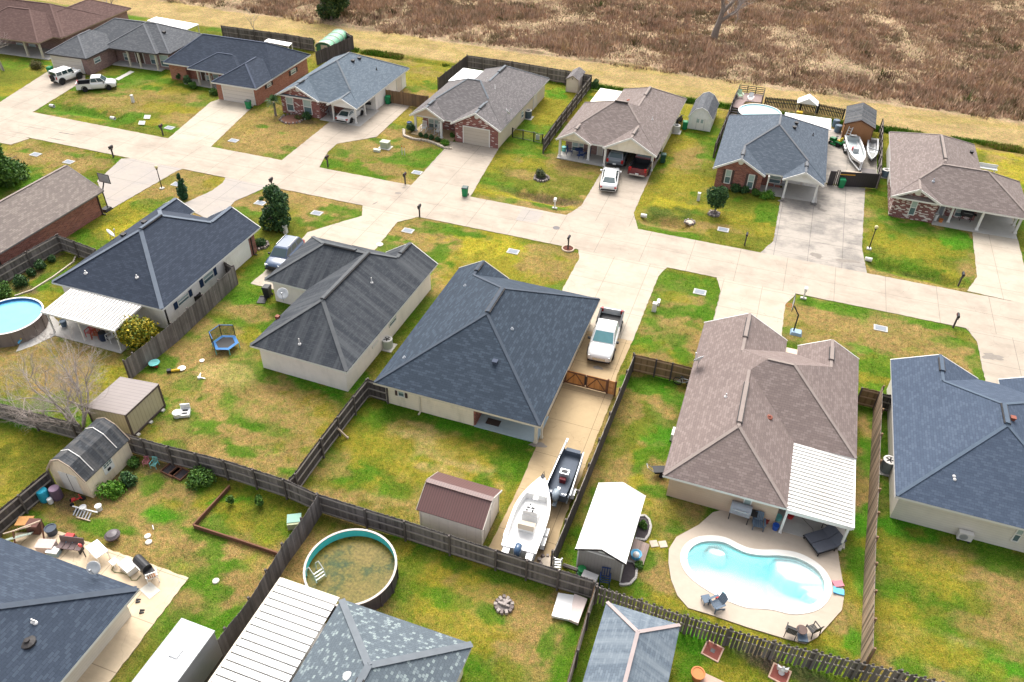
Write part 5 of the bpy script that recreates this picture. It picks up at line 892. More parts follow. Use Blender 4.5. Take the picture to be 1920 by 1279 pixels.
sh = thing('arched_shed', 'green arched metal shed with cream frame and door', 'shed', (-64.7, 100.3, 0), .12); m = MB(); n_ = 12; pr = [(0, 0), (2.5, 0), (2.5, 1.35)]+[(1.25+1.25*math.cos(PI*i/n_), 1.35+.75*math.sin(PI*i/n_)) for i in range(1, n_)]+[(0, 1.35)]
m.extr(pr, 'y', .25, 5.9); m.obj('wall', lined('green_metal', (.028, .17, .085), .3, .3, 0, .5), sh, fix=True); m = MB(); rp = [(1.25+1.32*math.cos(PI*i/n_), 1.35+.82*math.sin(PI*i/n_)) for i in range(n_+1)]
for p, q in zip(rp[:-1], rp[1:]): m.quad((p[0], -.05, p[1]), (q[0], -.05, q[1]), (q[0], 6.2, q[1]), (p[0], 6.2, p[1]))
m.obj('roof', lined('green_roof', (.12, .33, .19), .45, .25, 0, .5), sh, fix=True)
for y in (-.03, 1.5, 3.1, 4.6, 6.15): m = MB(); m.tube([(2.57, y, 0)]+[(p[0], y, p[1]+.02) for p in rp]+[(-.07, y, 0)], .06, 6); m.obj('frame', M('frame_cream', (.55, .52, .42), .5), sh)
m = MB(); m.box(.75, 1.75, .2, .245, 0, 1.7); m.obj('door', M('door_cream', (.5, .44, .33), .6), sh)
# patio cover behind the grey roofed house and a fabric tent
pc_ = thing('patio_cover', 'flat white patio cover on thin posts behind the mauve brick house', 'patio cover', G(330, 60)); m = MB(); c = [G(*p, 2.3)-G(330, 60) for p in ((276, 39), (350, 56), (373, 46), (293, 32))]; m.prism([(p.x, p.y) for p in c], 2.25, 2.35); m.obj('roof', MATS['flat_white'], pc_)
for p in c: m = MB(); m.bar((p.x*.95, p.y*.95, 0), (p.x*.95, p.y*.95, 2.25), .09); m.obj('post', WHITE, pc_)
pc_ = thing('patio_cover', 'small white patio cover behind the dark blue roofed house', 'patio cover', G(522, 92)); c = [G(*p, 2.2)-G(522, 92) for p in ((495, 78), (541, 87), (548, 81), (503, 73))]; m = MB(); m.prism([(p.x, p.y) for p in c], 2.15, 2.24); m.obj('roof', MATS['flat_white'], pc_)
for p in c: m = MB(); m.bar((p.x*.95, p.y*.95, 0), (p.x*.95, p.y*.95, 2.15), .09); m.obj('post', WHITE, pc_)
tn = thing('canopy_tent', 'small white peaked canopy tent near the picket fence', 'tent', G(1509, 216)); m = MB(); m.extr([(-1.25, 1.5), (1.25, 1.5), (1.3, 1.45), (0, 2.25), (-1.3, 1.45)], 'y', -.2, 1.6); m.obj('canopy', MATS['flat_white'], tn, fix=True)
for x in (-1.2, 1.2):
    for y in (-.1, 1.5): m = MB(); m.bar((x, y, 0), (x, y, 1.5), .06); m.obj('pole', GREYM, tn)
# ------------------------------------------------------------------ pools
def water(name, col, alg=None):
    t = NT(name); v = t.coords('Object'); n = t.noise(v, 1.1, 5, .65); c = t.mix(n, scl(col, .85), scl(col, 1.15))
    if alg:
        a = t.noise(v, .75, 8, .68); b = t.noise(v, 6.0, 4, .7); c = t.ramp(a, [(.36, alg[0]), (.45, alg[1]), (.5, alg[2]), (.62, alg[3])]); c = t.mix(.6, c, t.mix(1.0, c, t.ramp(b, [(.35, .45), (.6, 1.35)]), 'MULTIPLY'))
    t.ln(c, t.b.inputs['Base Color']); t.b.inputs['Roughness'].default_value = .08 if not alg else .45; t.b.inputs['Specular IOR Level'].default_value = .4 if not alg else .12; t.bump(t.noise(v, 3.0, 3), .06, .03); MATS[name] = t.m; return t.m
def round_pool(label, c, r, h, wall, liner, wat, level, rim=WHITE, ribs=16):
    root = thing('above_ground_pool', label, 'pool', (c[0], c[1], 0)); n = 48; m = MB(); m.lathe([(r, 0), (r, h)], n); m.f = [f for f in m.f if len(f) == 4]; m.mi = [0]*len(m.f); wo = m.obj('outer_wall', wall, root)
    m = MB(); m.lathe([(r-.05, h), (r-.06, .1)], n); m.f = [f for f in m.f if len(f) == 4]; m.mi = [0]*len(m.f); m.obj('liner', liner, root)
    m = MB(); m.lathe([(r+.05, h), (r+.05, h+.04), (r-.08, h+.04), (r-.08, h)], n); m.f = [f for f in m.f if len(f) == 4]; m.mi = [0]*len(m.f); m.obj('rim', rim, root)
    for i in range(ribs):
        a = 2*PI*i/ribs; m = MB(); m.cbox((math.cos(a)*(r+.03), math.sin(a)*(r+.03), h/2), (.06, .14, h), a); m.obj('upright', wall, root)
    m = MB(); m.lathe([(r-.055, level-.01), (r-.055, level)], n); m.obj('water', wat, root); return root
ap = round_pool('round pool of murky olive algae water with turquoise liner showing above it', (-17.24, 23.45), 2.62, 1.22, M('pool_wall_plum', (.055, .045, .06), .5, .2), M('liner_teal', (.07, .55, .55), .4, .1), water('algae', (0, 0, 0), ((.02, .045, .012), (.055, .062, .009), (.10, .083, .012), (.135, .10, .02))), .66, M('rim_tan', (.42, .37, .34), .5))
m = MB()
for dx in (-.3, .3):
    for s_ in (0, 1): pass
c0 = G(588, 1072, 1.0)-Vector((-17.24, 23.45, 0))
for d in (-.28, .28):
    b = Vector((c0.x+d*.5, c0.y+d, 0)); m.tube([b+Vector((-.25, .1, .1)), b+Vector((-.2, .1, 1.3)), b+Vector((.1, 0, 1.75)), b+Vector((.42, -.1, 1.35)), b+Vector((.55, -.15, .7))], .028, 6)
for k in range(3): z = 1.35-.25*k; m.bar(c0+Vector((.4+.05*k-.14, -.38, z-c0.z)), c0+Vector((.4+.05*k+.14, .18, z-c0.z)), .07, .03)
m.obj('ladder', M('ladder_white', (.62, .62, .6), .4), ap)
lp = round_pool('round pool of clean blue water with white rim at the left edge', (-54.08, 34.97), 2.5, 1.25, M('pool_wall_taupe', (.19, .155, .14), .6, .2), M('liner_blue', (.03, .12, .3), .4), water('pool_blue', (.13, .39, .62)), 1.05)
tp = round_pool('round turquoise pool against the timber deck behind the slate roofed house', (-2.0, 101.4), 2.62, 1.2, M('pool_wall_slate', (.1, .14, .17), .6), M('liner_sky', (.25, .55, .62), .4), water('pool_pale', (.36, .64, .68)), 1.12)
# timber deck with railing and two chairs by the far pool
dk = thing('timber_deck', 'grey timber deck with dark railing beside the far turquoise pool', 'deck', G(1400, 190)); o_ = G(1400, 190); m = MB(); c = [G(*p, 1.05)-o_ for p in ((1373, 200), (1385, 172), (1432, 178), (1428, 192), (1398, 190), (1386, 203))]; m.prism([(p.x, p.y) for p in c], .95, 1.05); m.obj('platform', M('deck_mauve', (.26, .19, .175), .9, .2, island=.2), dk)
m = MB()
for p, q in ((c[0], c[1]), (c[1], c[2]), (c[2], c[3])):
    for z in (1.2, 1.45, 1.7, 1.95): m.bar((p.x, p.y, z), (q.x, q.y, z), .05, .08)
    for t_ in (0, .33, .66, 1): s_ = p.lerp(q, t_); m.bar((s_.x, s_.y, 0), (s_.x, s_.y, 2.0), .1)
m.obj('railing', WOODD, dk)
m = MB()
for k in range(5): a = c[0].lerp(c[5], .5); m.box(a.x-.5, a.x+.5, a.y-.3-.28*k, a.y-.05-.28*k, .8-.2*k, .86-.2*k)
m.obj('stairs', WOODG, dk)
# in-ground pool
def ringfill(name, outer, inner, z, mat, parent=None):
    import bmesh
    bm = bmesh.new()
    for lp_ in (outer, inner):
        vs = [bm.verts.new((p[0], p[1], z)) for p in lp_]
        for i in range(len(vs)): bm.edges.new((vs[i], vs[(i+1) % len(vs)]))
    bmesh.ops.triangle_fill(bm, use_beauty=True, use_dissolve=False, edges=bm.edges[:])
    for f in bm.faces:
        if f.normal.z < 0: f.normal_flip()
    r = bmesh.ops.extrude_face_region(bm, geom=bm.faces[:]); vs = [e for e in r['geom'] if isinstance(e, bmesh.types.BMVert)]
    for v_ in vs: v_.co.z -= .25
    bmesh.ops.recalc_face_normals(bm, faces=bm.faces); me = bpy.data.meshes.new(name); bm.to_mesh(me); bm.free(); me.materials.append(mat); o = bpy.data.objects.new(name, me); COL.objects.link(o)
    if parent is not None: o.parent = parent
    return o
def spline(P_, n=6):
    out = []; k = len(P_)
    for i in range(k):
        a, b, c, d = [Vector((*P_[(i+j-1) % k], 0)) for j in range(4)]
        for j in range(n): t_ = j/n; q = .5*((2*b)+(c-a)*t_+(2*a-5*b+4*c-d)*t_*t_+(-a+3*b-3*c+d)*t_**3); out.append((q.x, q.y))
    return out
def offset(P_, d):
    n = len(P_); out = []; ar = sum(P_[i][0]*P_[(i+1) % n][1]-P_[(i+1) % n][0]*P_[i][1] for i in range(n)); sg = 1 if ar > 0 else -1
    for i in range(n):
        a, b = Vector(P_[i-1]), Vector(P_[(i+1) % n]); t_ = (b-a).normalized(); out.append((P_[i][0]+t_.y*d*sg, P_[i][1]-t_.x*d*sg))
    return out
PO = spline(POOL, 4); CO = offset(PO, .42)
DECK = [(G(*p).x, G(*p).y) for p in ((1336, 962), (1310, 985), (1268, 1008), (1254, 1030), (1253, 1056), (1258, 1088), (1270, 1118), (1290, 1141), (1330, 1153), (1400, 1177), (1470, 1198), (1510, 1208), (1532, 1196), (1560, 1165), (1578, 1145), (1582, 1120), (1580, 1095), (1574, 1060), (1566, 1000), (1562, 985), (1400, 945))]
tag(ringfill('pool_deck', DECK, CO, .07, MATS['deck_concrete']), None, None, kind='structure')
pool = thing('swimming_pool', 'kidney-shaped in-ground pool with bright turquoise water and white coping', 'pool', (0, 0, 0)); ringfill('coping', CO, PO, .1, M('coping_white', (.6, .58, .54), .6, .05), pool)
PLA = M('pool_plaster', (.84, .86, .85), .7, .04); m = MB(); n_ = len(PO); fl = offset(PO, -.12)
PY0, PY1 = min(q[1] for q in PO), max(q[1] for q in PO)
def depth(p): return -(.45+1.35*(p[1]-PY0)/(PY1-PY0))
for i in range(n_):
    j = (i+1) % n_; m.raw([(*PO[i], .05), (*PO[j], .05), (*PO[j], -2.2), (*PO[i], -2.2)], [(0, 1, 2, 3)])
m.obj('wall', PLA, pool, fix=True)
lg = [(G(*p).x, G(*p).y) for p in ((1452, 1040), (1490, 1043), (1518, 1053), (1540, 1072), (1550, 1090), (1505, 1089), (1478, 1081), (1462, 1066))]; s1 = [(G(*p).x, G(*p).y) for p in ((1556, 1092), (1552, 1102), (1520, 1101), (1502, 1092))]; s2 = [(G(*p).x, G(*p).y) for p in ((1556, 1104), (1548, 1114), (1528, 1111), (1512, 1102))]
def sdist(poly, x, y):
    d = np.full(len(x), 1e9); P_ = np.array(poly)
    for i in range(len(P_)):
        a, b = P_[i], P_[(i+1) % len(P_)]; e = b-a; t_ = np.clip(((x-a[0])*e[0]+(y-a[1])*e[1])/(e@e), 0, 1); d = np.minimum(d, np.hypot(x-a[0]-t_*e[0], y-a[1]-t_*e[1]))
    return np.where(inside(poly, x, y), -d, d)
xs = np.arange(min(p[0] for p in PO)-.1, max(p[0] for p in PO)+.1, .09); ys = np.arange(PY0-.1, PY1+.1, .09); fx, fy = [q.ravel() for q in np.meshgrid(xs, ys)]
dep = .45+1.2*np.clip((fy-PY0)/(PY1-PY0), 0, 1); cv = sdist(PO, fx, fy); dep = dep*(1-.45*np.exp(-np.clip(-cv, 0, 9)/.35))   # the floor sweeps up to the wall
bc_ = G(1347, 1026)
for mk, dz in ((sm(.3, -.12, 0) if False else 1-sm(-.1, .38, sdist(lg, fx, fy)), .17), ((1-sm(-.05, .12, sdist(s1, fx, fy)))*.9, .32), ((1-sm(-.05, .12, sdist(s2, fx, fy)))*.9, .42), (1-sm(.75, 1.25, np.hypot((fx-bc_.x)/.62, (fy-bc_.y+.05)/.34)), .3)): dep = dep*(1-mk)+dz*mk
ii = np.arange(len(fx)).reshape(len(ys), len(xs)); fo = npmesh('floor', np.stack([fx, fy, -.1-dep], 1), np.stack([ii[:-1, :-1], ii[:-1, 1:], ii[1:, 1:], ii[1:, :-1]], -1).reshape(-1, 4), PLA, None, True); fo.parent = pool
t = NT('pool_water'); t.n.remove(t.b); tr = t.n.new('ShaderNodeBsdfTransparent'); gl = t.n.new('ShaderNodeBsdfGlossy'); gl.inputs['Roughness'].default_value = .03; fr = t.n.new('ShaderNodeFresnel'); fr.inputs['IOR'].default_value = 1.33; mx = t.n.new('ShaderNodeMixShader'); va = t.n.new('ShaderNodeVolumeAbsorption')
va.inputs['Color'].default_value = (.05, .93, .97, 1); va.inputs['Density'].default_value = .36; bp = t.add('ShaderNodeBump', Strength=.25, Distance=.03); t.ln(t.noise(t.coords('Object'), 2.0, 3), bp.inputs['Height']); t.ln(bp.outputs[0], gl.inputs['Normal'])
t.ln(fr.outputs[0], mx.inputs[0]); t.ln(tr.outputs[0], mx.inputs[1]); t.ln(gl.outputs[0], mx.inputs[2]); o_ = [n for n in t.n if n.type == 'OUTPUT_MATERIAL'][0]; t.ln(mx.outputs[0], o_.inputs['Surface']); t.ln(va.outputs[0], o_.inputs['Volume'])
m = MB(); wp_ = offset(PO, .03); m.prism(wp_, -1.75, -.1); m.obj('water', t.m, pool)
# ------------------------------------------------------------------ trees, shrubs
def leafmat(name):
    t = NT(name); at = t.n.new('ShaderNodeAttribute'); at.attribute_name = 'Col'; t.ln(at.outputs['Color'], t.b.inputs['Base Color']); t.b.inputs['Roughness'].default_value = .6; t.b.inputs['Specular IOR Level'].default_value = .25; return t.m
LEAF = leafmat('leaf'); BARK = M('bark', (.20, .165, .14), .95, .3, 4, bump=.5); BARKG = M('bark_grey', (.30, .26, .235), .95, .25, 4); TWIG = M('twig', (.33, .28, .25), .95, .25, 3)
def leaves(blobs, n, size, cols, seed, shell=.55):
    r = np.random.default_rng(seed); vol = np.array([b[3]*b[4]*b[5] for b in blobs])**.7; cnt = np.maximum(6, (n*vol/vol.sum()).astype(int)); V = []; C = []
    cl = np.array(cols)
    for b, k in zip(blobs, cnt):
        d = r.normal(size=(k, 3)); d /= np.linalg.norm(d, axis=1)[:, None]; rad = (shell+(1-shell)*r.random(k))**.8; c = np.array(b[:3])+d*rad[:, None]*np.array(b[3:6])
        tn = r.normal(size=(k, 3))+d*.8; tn /= np.linalg.norm(tn, axis=1)[:, None]; a = np.cross(tn, r.normal(size=(k, 3))); a /= np.linalg.norm(a, axis=1)[:, None]; e = np.cross(tn, a); s = size*r.uniform(.6, 1.4, k)[:, None]
        V.append(np.stack([c-a*s, c-e*s*.55, c+a*s, c+e*s*.55], 1).reshape(-1, 3)); base = cl[r.integers(0, len(cl), k)]*r.uniform(.7, 1.3, (k, 1)); C.append(np.repeat(base, 4, 0))
    return np.concatenate(V), np.concatenate(C)
def leafobj(name, blobs, n, size, cols, seed, parent=None, loc=None, shell=.55):
    V, C = leaves(blobs, n, size, cols, seed, shell); o = npmesh(name, V, np.arange(len(V)).reshape(-1, 4), LEAF, C)
    if parent is not None: o.parent = parent
    if loc is not None: o.location = loc
    return o
GD = [(.022, .06, .022), (.04, .095, .028), (.065, .13, .035)]; GM = [(.04, .10, .018), (.06, .14, .02), (.09, .17, .025)]; GY = [(.14, .16, .012), (.30, .25, .015), (.45, .34, .025), (.09, .13, .014)]; GB = [(.05, .15, .012), (.08, .2, .015), (.12, .24, .02)]; GO = [(.07, .075, .02), (.10, .10, .03), (.15, .11, .04)]
def clump(r, h0, h1, rad, k, seed, flat=1.0, cone=0.0):
    rr = random.Random(seed); out = []
    for i in range(k):
        a = rr.uniform(0, 2*PI); t_ = (i+.5)/k; z = h0+(h1-h0)*t_; q = rad*(1-cone*t_)*math.sqrt(max(.05, 1-((t_-.45)/.62)**2)) if cone == 0 else rad*(1-cone*t_); d = q*rr.uniform(.25, .7); s = r*rr.uniform(.75, 1.2)*(1-cone*t_*.7)
        out.append((math.cos(a)*d, math.sin(a)*d, z, s, s, s*flat))
    return out
def tree(name, label, p, h, rad, th, cols, n, size, seed, cone=0.0, cr=.5, k=16, tr_=.12, cat='tree', group=None):
    root = thing(name, label, cat, p, 0, group); m = MB(); rr = random.Random(seed); m.tube([(0, 0, -.1), (.03, 0, th*.5), (0, .03, th), (0, 0, h*.8)], [tr_*1.3, tr_, tr_*.85, tr_*.2], 8)
    for i in range(7): a = rr.uniform(0, 2*PI); z = th+(h*.75-th)*i/7; m.tube([(0, 0, z), (math.cos(a)*rad*.4, math.sin(a)*rad*.4, z+h*.1), (math.cos(a)*rad*.75, math.sin(a)*rad*.75, z+h*.13)], [tr_*.45, tr_*.3, .015], 5)
    m.obj('trunk', BARK, root); leafobj('crown', clump(cr, th, h-cr*.6, rad, k, seed, 1.0, cone), n, size, cols, seed, root); return root
def bush(label, p, r, h, cols, seed, n=900, size=.09, name='shrub', cat='shrub', k=6, group=None):
    o = leafobj(name, clump(r*.55, h*.3, h*.75, r*.75, k, seed), n, size, cols, seed, None, p, .4); return tag(o, label, cat, group)
tree('round_tree', 'dense dark green tree by the street beside a white utility box', G(519, 427), 4.3, 1.55, .6, GD, 7000, .13, 5, cr=.8, k=20, tr_=.14)
tree('round_tree', 'young round tree in a mulch ring before the slate roofed house', G(1339, 402), 3.1, 1.1, 1.1, GD, 4200, .11, 8, cr=.6, k=14, tr_=.09)
tree('conifer', 'small pointed dark conifer on the lawn between two driveways', G(346, 372), 3.0, .75, .1, [(.02, .07, .03), (.03, .095, .035)], 3200, .09, 9, cone=.92, cr=.42, k=22, tr_=.07)
tree('round_tree', 'big bright green bushy tree at the left edge', G(8, 345), 4.6, 3.0, .5, GM, 9000, .17, 10, cr=1.2, k=18, tr_=.2)
tree('dense_tree', 'dark green tree at the edge of the brown field, cut by the top edge', G(622, 38), 7.5, 2.8, .8, [(.03, .065, .018), (.05, .09, .025), (.09, .12, .03)], 11000, .2, 12, cr=1.1, k=26, tr_=.25)
def palm(label, p, h, seed):
    root = thing('palm_tree', label, 'palm', p); m = MB(); m.tube([(0, 0, -.1), (.03, 0, h*.5), (0, 0, h)], [.17, .13, .12], 8); m.obj('trunk', BARK, root); rr = random.Random(seed); V = []; Q = []; C = []
    for i in range(60):
        a = rr.uniform(0, 2*PI); el = rr.uniform(-.35, 1.2); L_ = rr.uniform(.8, 1.15); d = Vector((math.cos(a)*math.cos(el), math.sin(a)*math.cos(el), math.sin(el))); s = Vector((-math.sin(a), math.cos(a), 0)); c = rr.choice(GD)
        for j in range(7):
            t_ = j/6; b = Vector((0, 0, h))+d*L_*(.35+.65*t_)+Vector((0, 0, -.25*t_*t_))
            for sg in (-1, 1):
                e = b+s*sg*.28*(1-.5*t_)+d*.12+Vector((0, 0, -.08)); k = len(V); V += [b-d*.03, e, b+d*.035, b]; Q.append((k, k+1, k+2, k+3)); C += [c]*4
    o = npmesh('fronds', np.array([tuple(v) for v in V]), np.array(Q), LEAF, np.array(C)); o.parent = root
palm('small palm at the corner of the flecked brick house with light blue roof', G(517, 217), 1.75, 4)
def bare_tree(label, p, h, seed, trunks, spread, thick, mat_t=BARKG, mat_b=TWIG, depth=5, name='bare_tree', twist=.5):
    root = thing(name, label, 'tree', p); T, B = MB(), MB(); rr = random.Random(seed)
    def grow(a, d, L_, r, lv):
        pts = [a]; q = a.copy(); dd = d.copy(); k = 3
        for i in range(k): dd = (dd+Vector((rr.gauss(0, .14), rr.gauss(0, .14), rr.gauss(.04, .1)))).normalized(); q = q+dd*L_/k; pts.append(q.copy())
        (T if lv <= 1 else B).tube(pts, [r, r*.86, r*.72, r*.58], 7 if lv <= 1 else (4 if lv < 4 else 3), cap=False)
        if lv >= depth: return
        for i in range(rr.choice((2, 3)) if lv else 3):
            e = (dd+Vector((rr.gauss(0, twist), rr.gauss(0, twist), rr.gauss(.05, .3)))).normalized(); grow(pts[-1] if i < 2 else pts[2], e, L_*rr.uniform(.6, .82), r*.56, lv+1)
        if lv >= 1:
            for i in range(2): e = (dd*.5+Vector((rr.gauss(0, .7), rr.gauss(0, .7), rr.gauss(0, .4)))).normalized(); grow(pts[rr.choice((1, 2))], e, L_*.5, r*.3, max(lv+2, 3))
    for i in range(trunks):
        a = 2*PI*i/trunks+rr.uniform(-.3, .3); d = Vector((math.cos(a)*spread, math.sin(a)*spread, 1)).normalized() if trunks > 1 else Vector((rr.gauss(0, .05), 0, 1)).normalized(); grow(Vector((math.cos(a)*.15*(trunks > 1), math.sin(a)*.15*(trunks > 1), -.1)), d, h*.34, thick, 0)
    T.obj('trunk', mat_t, root, uv=False); B.obj('crown', mat_b, root, uv=False); return root
bare_tree('big leafless tree with many pale twigs above the two tan sheds', G(152, 800), 7.0, 41, 7, .62, .10, depth=6)
bare_tree('tall grey leafless tree with thick trunk alone in the brown field', G(1338, 72), 12.0, 31, 1, 0, .62, BARK, depth=6, twist=.45)
bare_tree('pale leafless tree beside the driveway at the left edge', G(6, 132), 7.0, 14, 2, .35, .12, depth=4)
bare_tree('small leafless sapling by the track behind the green shed fence', G(480, 62), 4.2, 17, 1, 0, .07, depth=4)
bare_tree('faint leafless tree at the field edge behind the mauve brick house', G(205, 22), 6.5, 19, 3, .5, .09, depth=4)
bush('large yellow and olive shrub between patio awning and fence', G(262, 645), 1.75, 2.1, GY, 3, 5200, .11, k=12)
for i, (px, py, r, h, cols, lab) in enumerate((
    (42, 535, .75, 1.0, GD, 'dark shrub at the fence nearest the blue pool, in the mulch bed'), (62, 516, .5, .7, GD, 'small dark shrub second from the pool in the mulch bed along the grey fence'), (78, 504, .6, .8, GD, 'middle dark shrub of the mulch bed along the grey fence'), (98, 490, .45, .6, GD, 'small dark shrub nearest the fence corner in the mulch bed'), (6, 556, 1.0, 1.2, GM, 'light green shrub at the left edge above the blue pool'),
    (1013, 333, .8, .75, [(.05, .075, .03), (.08, .09, .04)], 'grey-green shrub in a stone ring on the front lawn'), (1378, 358, .75, .8, GD, 'dark shrub under the brick gable windows, left of the next'), (1395, 362, .6, .65, GD, 'dark clipped shrub between gable windows and young tree'), (1415, 366, .6, .55, GM, 'low green shrub at the end of the brick gable'), (1437, 372, 1.0, .4, GB, 'low bright green groundcover beside the carport post'),
    (789, 256, .35, .45, GD, 'round clipped bush at the left of the row by the rocking chair porch'), (799, 258, .35, .45, GD, 'round clipped bush second in the row by the rocking chair porch'), (810, 261, .38, .48, GD, 'round clipped bush third in the row by the rocking chair porch'), (821, 265, .4, .5, GD, 'round clipped bush at the right of the row by the rocking chair porch'), (832, 272, .7, .4, GB, 'bright green low plants at the end of the stone-edged bed'), (770, 246, .7, 1.0, GD, 'dark shrub at the left corner of the rocking chair porch'), (848, 258, .35, .6, GM, 'small shrub beside the flecked brick garage gable'),
    (354, 162, .75, 1.5, GD, 'dark bush at the brick corner beside the blue roofed house porch'), (364, 166, .7, .9, GM, 'green bush in front of the cream porch posts'), (403, 178, .7, .8, GM, 'green bush beside the wide garage door'), (337, 150, .4, 1.1, GD, 'narrow dark bush against the orange brick corner'), (575, 222, .8, .5, GD, 'low dark plant in the bed below the flecked brick gable'), (560, 224, .6, .35, GO, 'brown flowering plant in the bed below the flecked brick gable'),
    (210, 928, 1.1, .7, GB, 'bright green leafy plants along the cream barn shed'), (240, 905, .8, .7, GD, 'dark plants near the corner of the cream barn shed'), (253, 872, .5, .6, GM, 'green bush behind the cream barn shed by the fence'), (378, 908, 1.1, .9, GM, 'green weedy bush against the grey fence above the small plot'), (487, 950, .35, 1.0, GM, 'thin green sapling in the edged plot'), (434, 945, .3, .9, GM, 'slim young plant in the edged plot near its left side'),
    (1115, 168, .6, 1.6, GD, 'dark evergreen bush beyond the slanting fence by the beige shed'), (583, 92, .8, 1.7, GD, 'dark bush at the fence left of the green arched shed'), (490, 375, .3, .3, GM, 'tiny shrub beside the street in front of the navy house'), (489, 460, .7, .6, GD, 'dark shrub in stone edging at the red brick corner'), (1199, 1062, .3, .4, GM, 'small plant in the lower mulch bed of the white-roofed shed'), (1205, 988, .3, .4, GM, 'small plant in the upper mulch bed of the white-roofed shed'), (1723, 405, .35, .6, GO, 'dry potted plant under the gable window of the flecked brick house'), (72, 128, 1.2, .7, GO, 'reddish brown shrubs at the brick porch in the far left corner'))):
    bush(lab, G(px, py), r, h, cols, 100+i, int(700+900*r*h), .085)
# ------------------------------------------------------------------ vehicles
PAINTW = M('paint_white', (.66, .66, .65), .25, .02, 1, coat=.6, spec=.5); TYRE = M('tyre', (.018, .018, .019), .9, .2, 5); RIMM = M('rim', (.32, .33, .34), .35, .1, metal=.6); CARGL = M('car_glass', (.03, .055, .06), .04, .2, 1, spec=.7); CARGT = M('car_glass_teal', (.10, .24, .26), .05, .2, 1.5, spec=.7); LAMP = M('lamp_clear', (.5, .52, .54), .15, .05, spec=.6); REDL = M('lamp_red', (.35, .012, .012), .3, .1); PLASK = M('plastic_black', (.02, .02, .022), .6, .2); PLATE = M('plate_white', (.6, .6, .58), .5); CHROME = M('chrome', (.5, .5, .5), .15, .05, metal=.8)
def rr_ring(x, w, z0, z1, tuck=.9, sh=.94):
    """one cross-section of a car body at x: half width w, from z0 to z1"""
    h = z1-z0
    p = [(w*tuck, z0), (w*.985, z0+h*.18), (w, z0+h*.45), (w*.99, z0+h*.78), (w*sh, z1-.03), (w*sh*.8, z1), ]
    return [(x, y, z) for y, z in p]+[(x, -y, z) for y, z in p[::-1]]
def wheel(root, x, y, r, wd=.22, rim=RIMM):
    s = 1 if y > 0 else -1; m = MB(); m.lathe([(r*.55, -wd/2), (r*.93, -wd/2), (r, -wd*.3), (r, wd*.3), (r*.93, wd/2), (r*.55, wd/2)], 20); m.v = [(a, c, b) for a, b, c in m.v]; o = m.obj('wheel', TYRE, root, smooth=False, loc=(x, y, r))
    m = MB(); m.lathe([(.001, wd*.36), (r*.2, wd*.4), (r*.56, wd*.42), (r*.6, wd*.3), (r*.58, -wd*.3), (.001, -wd*.3)], 14); m.v = [(a, c*s, b) for a, b, c in m.v]; m.obj('rim', rim, o); return o
def sect(secs): return [rr_ring(*q) for q in secs]
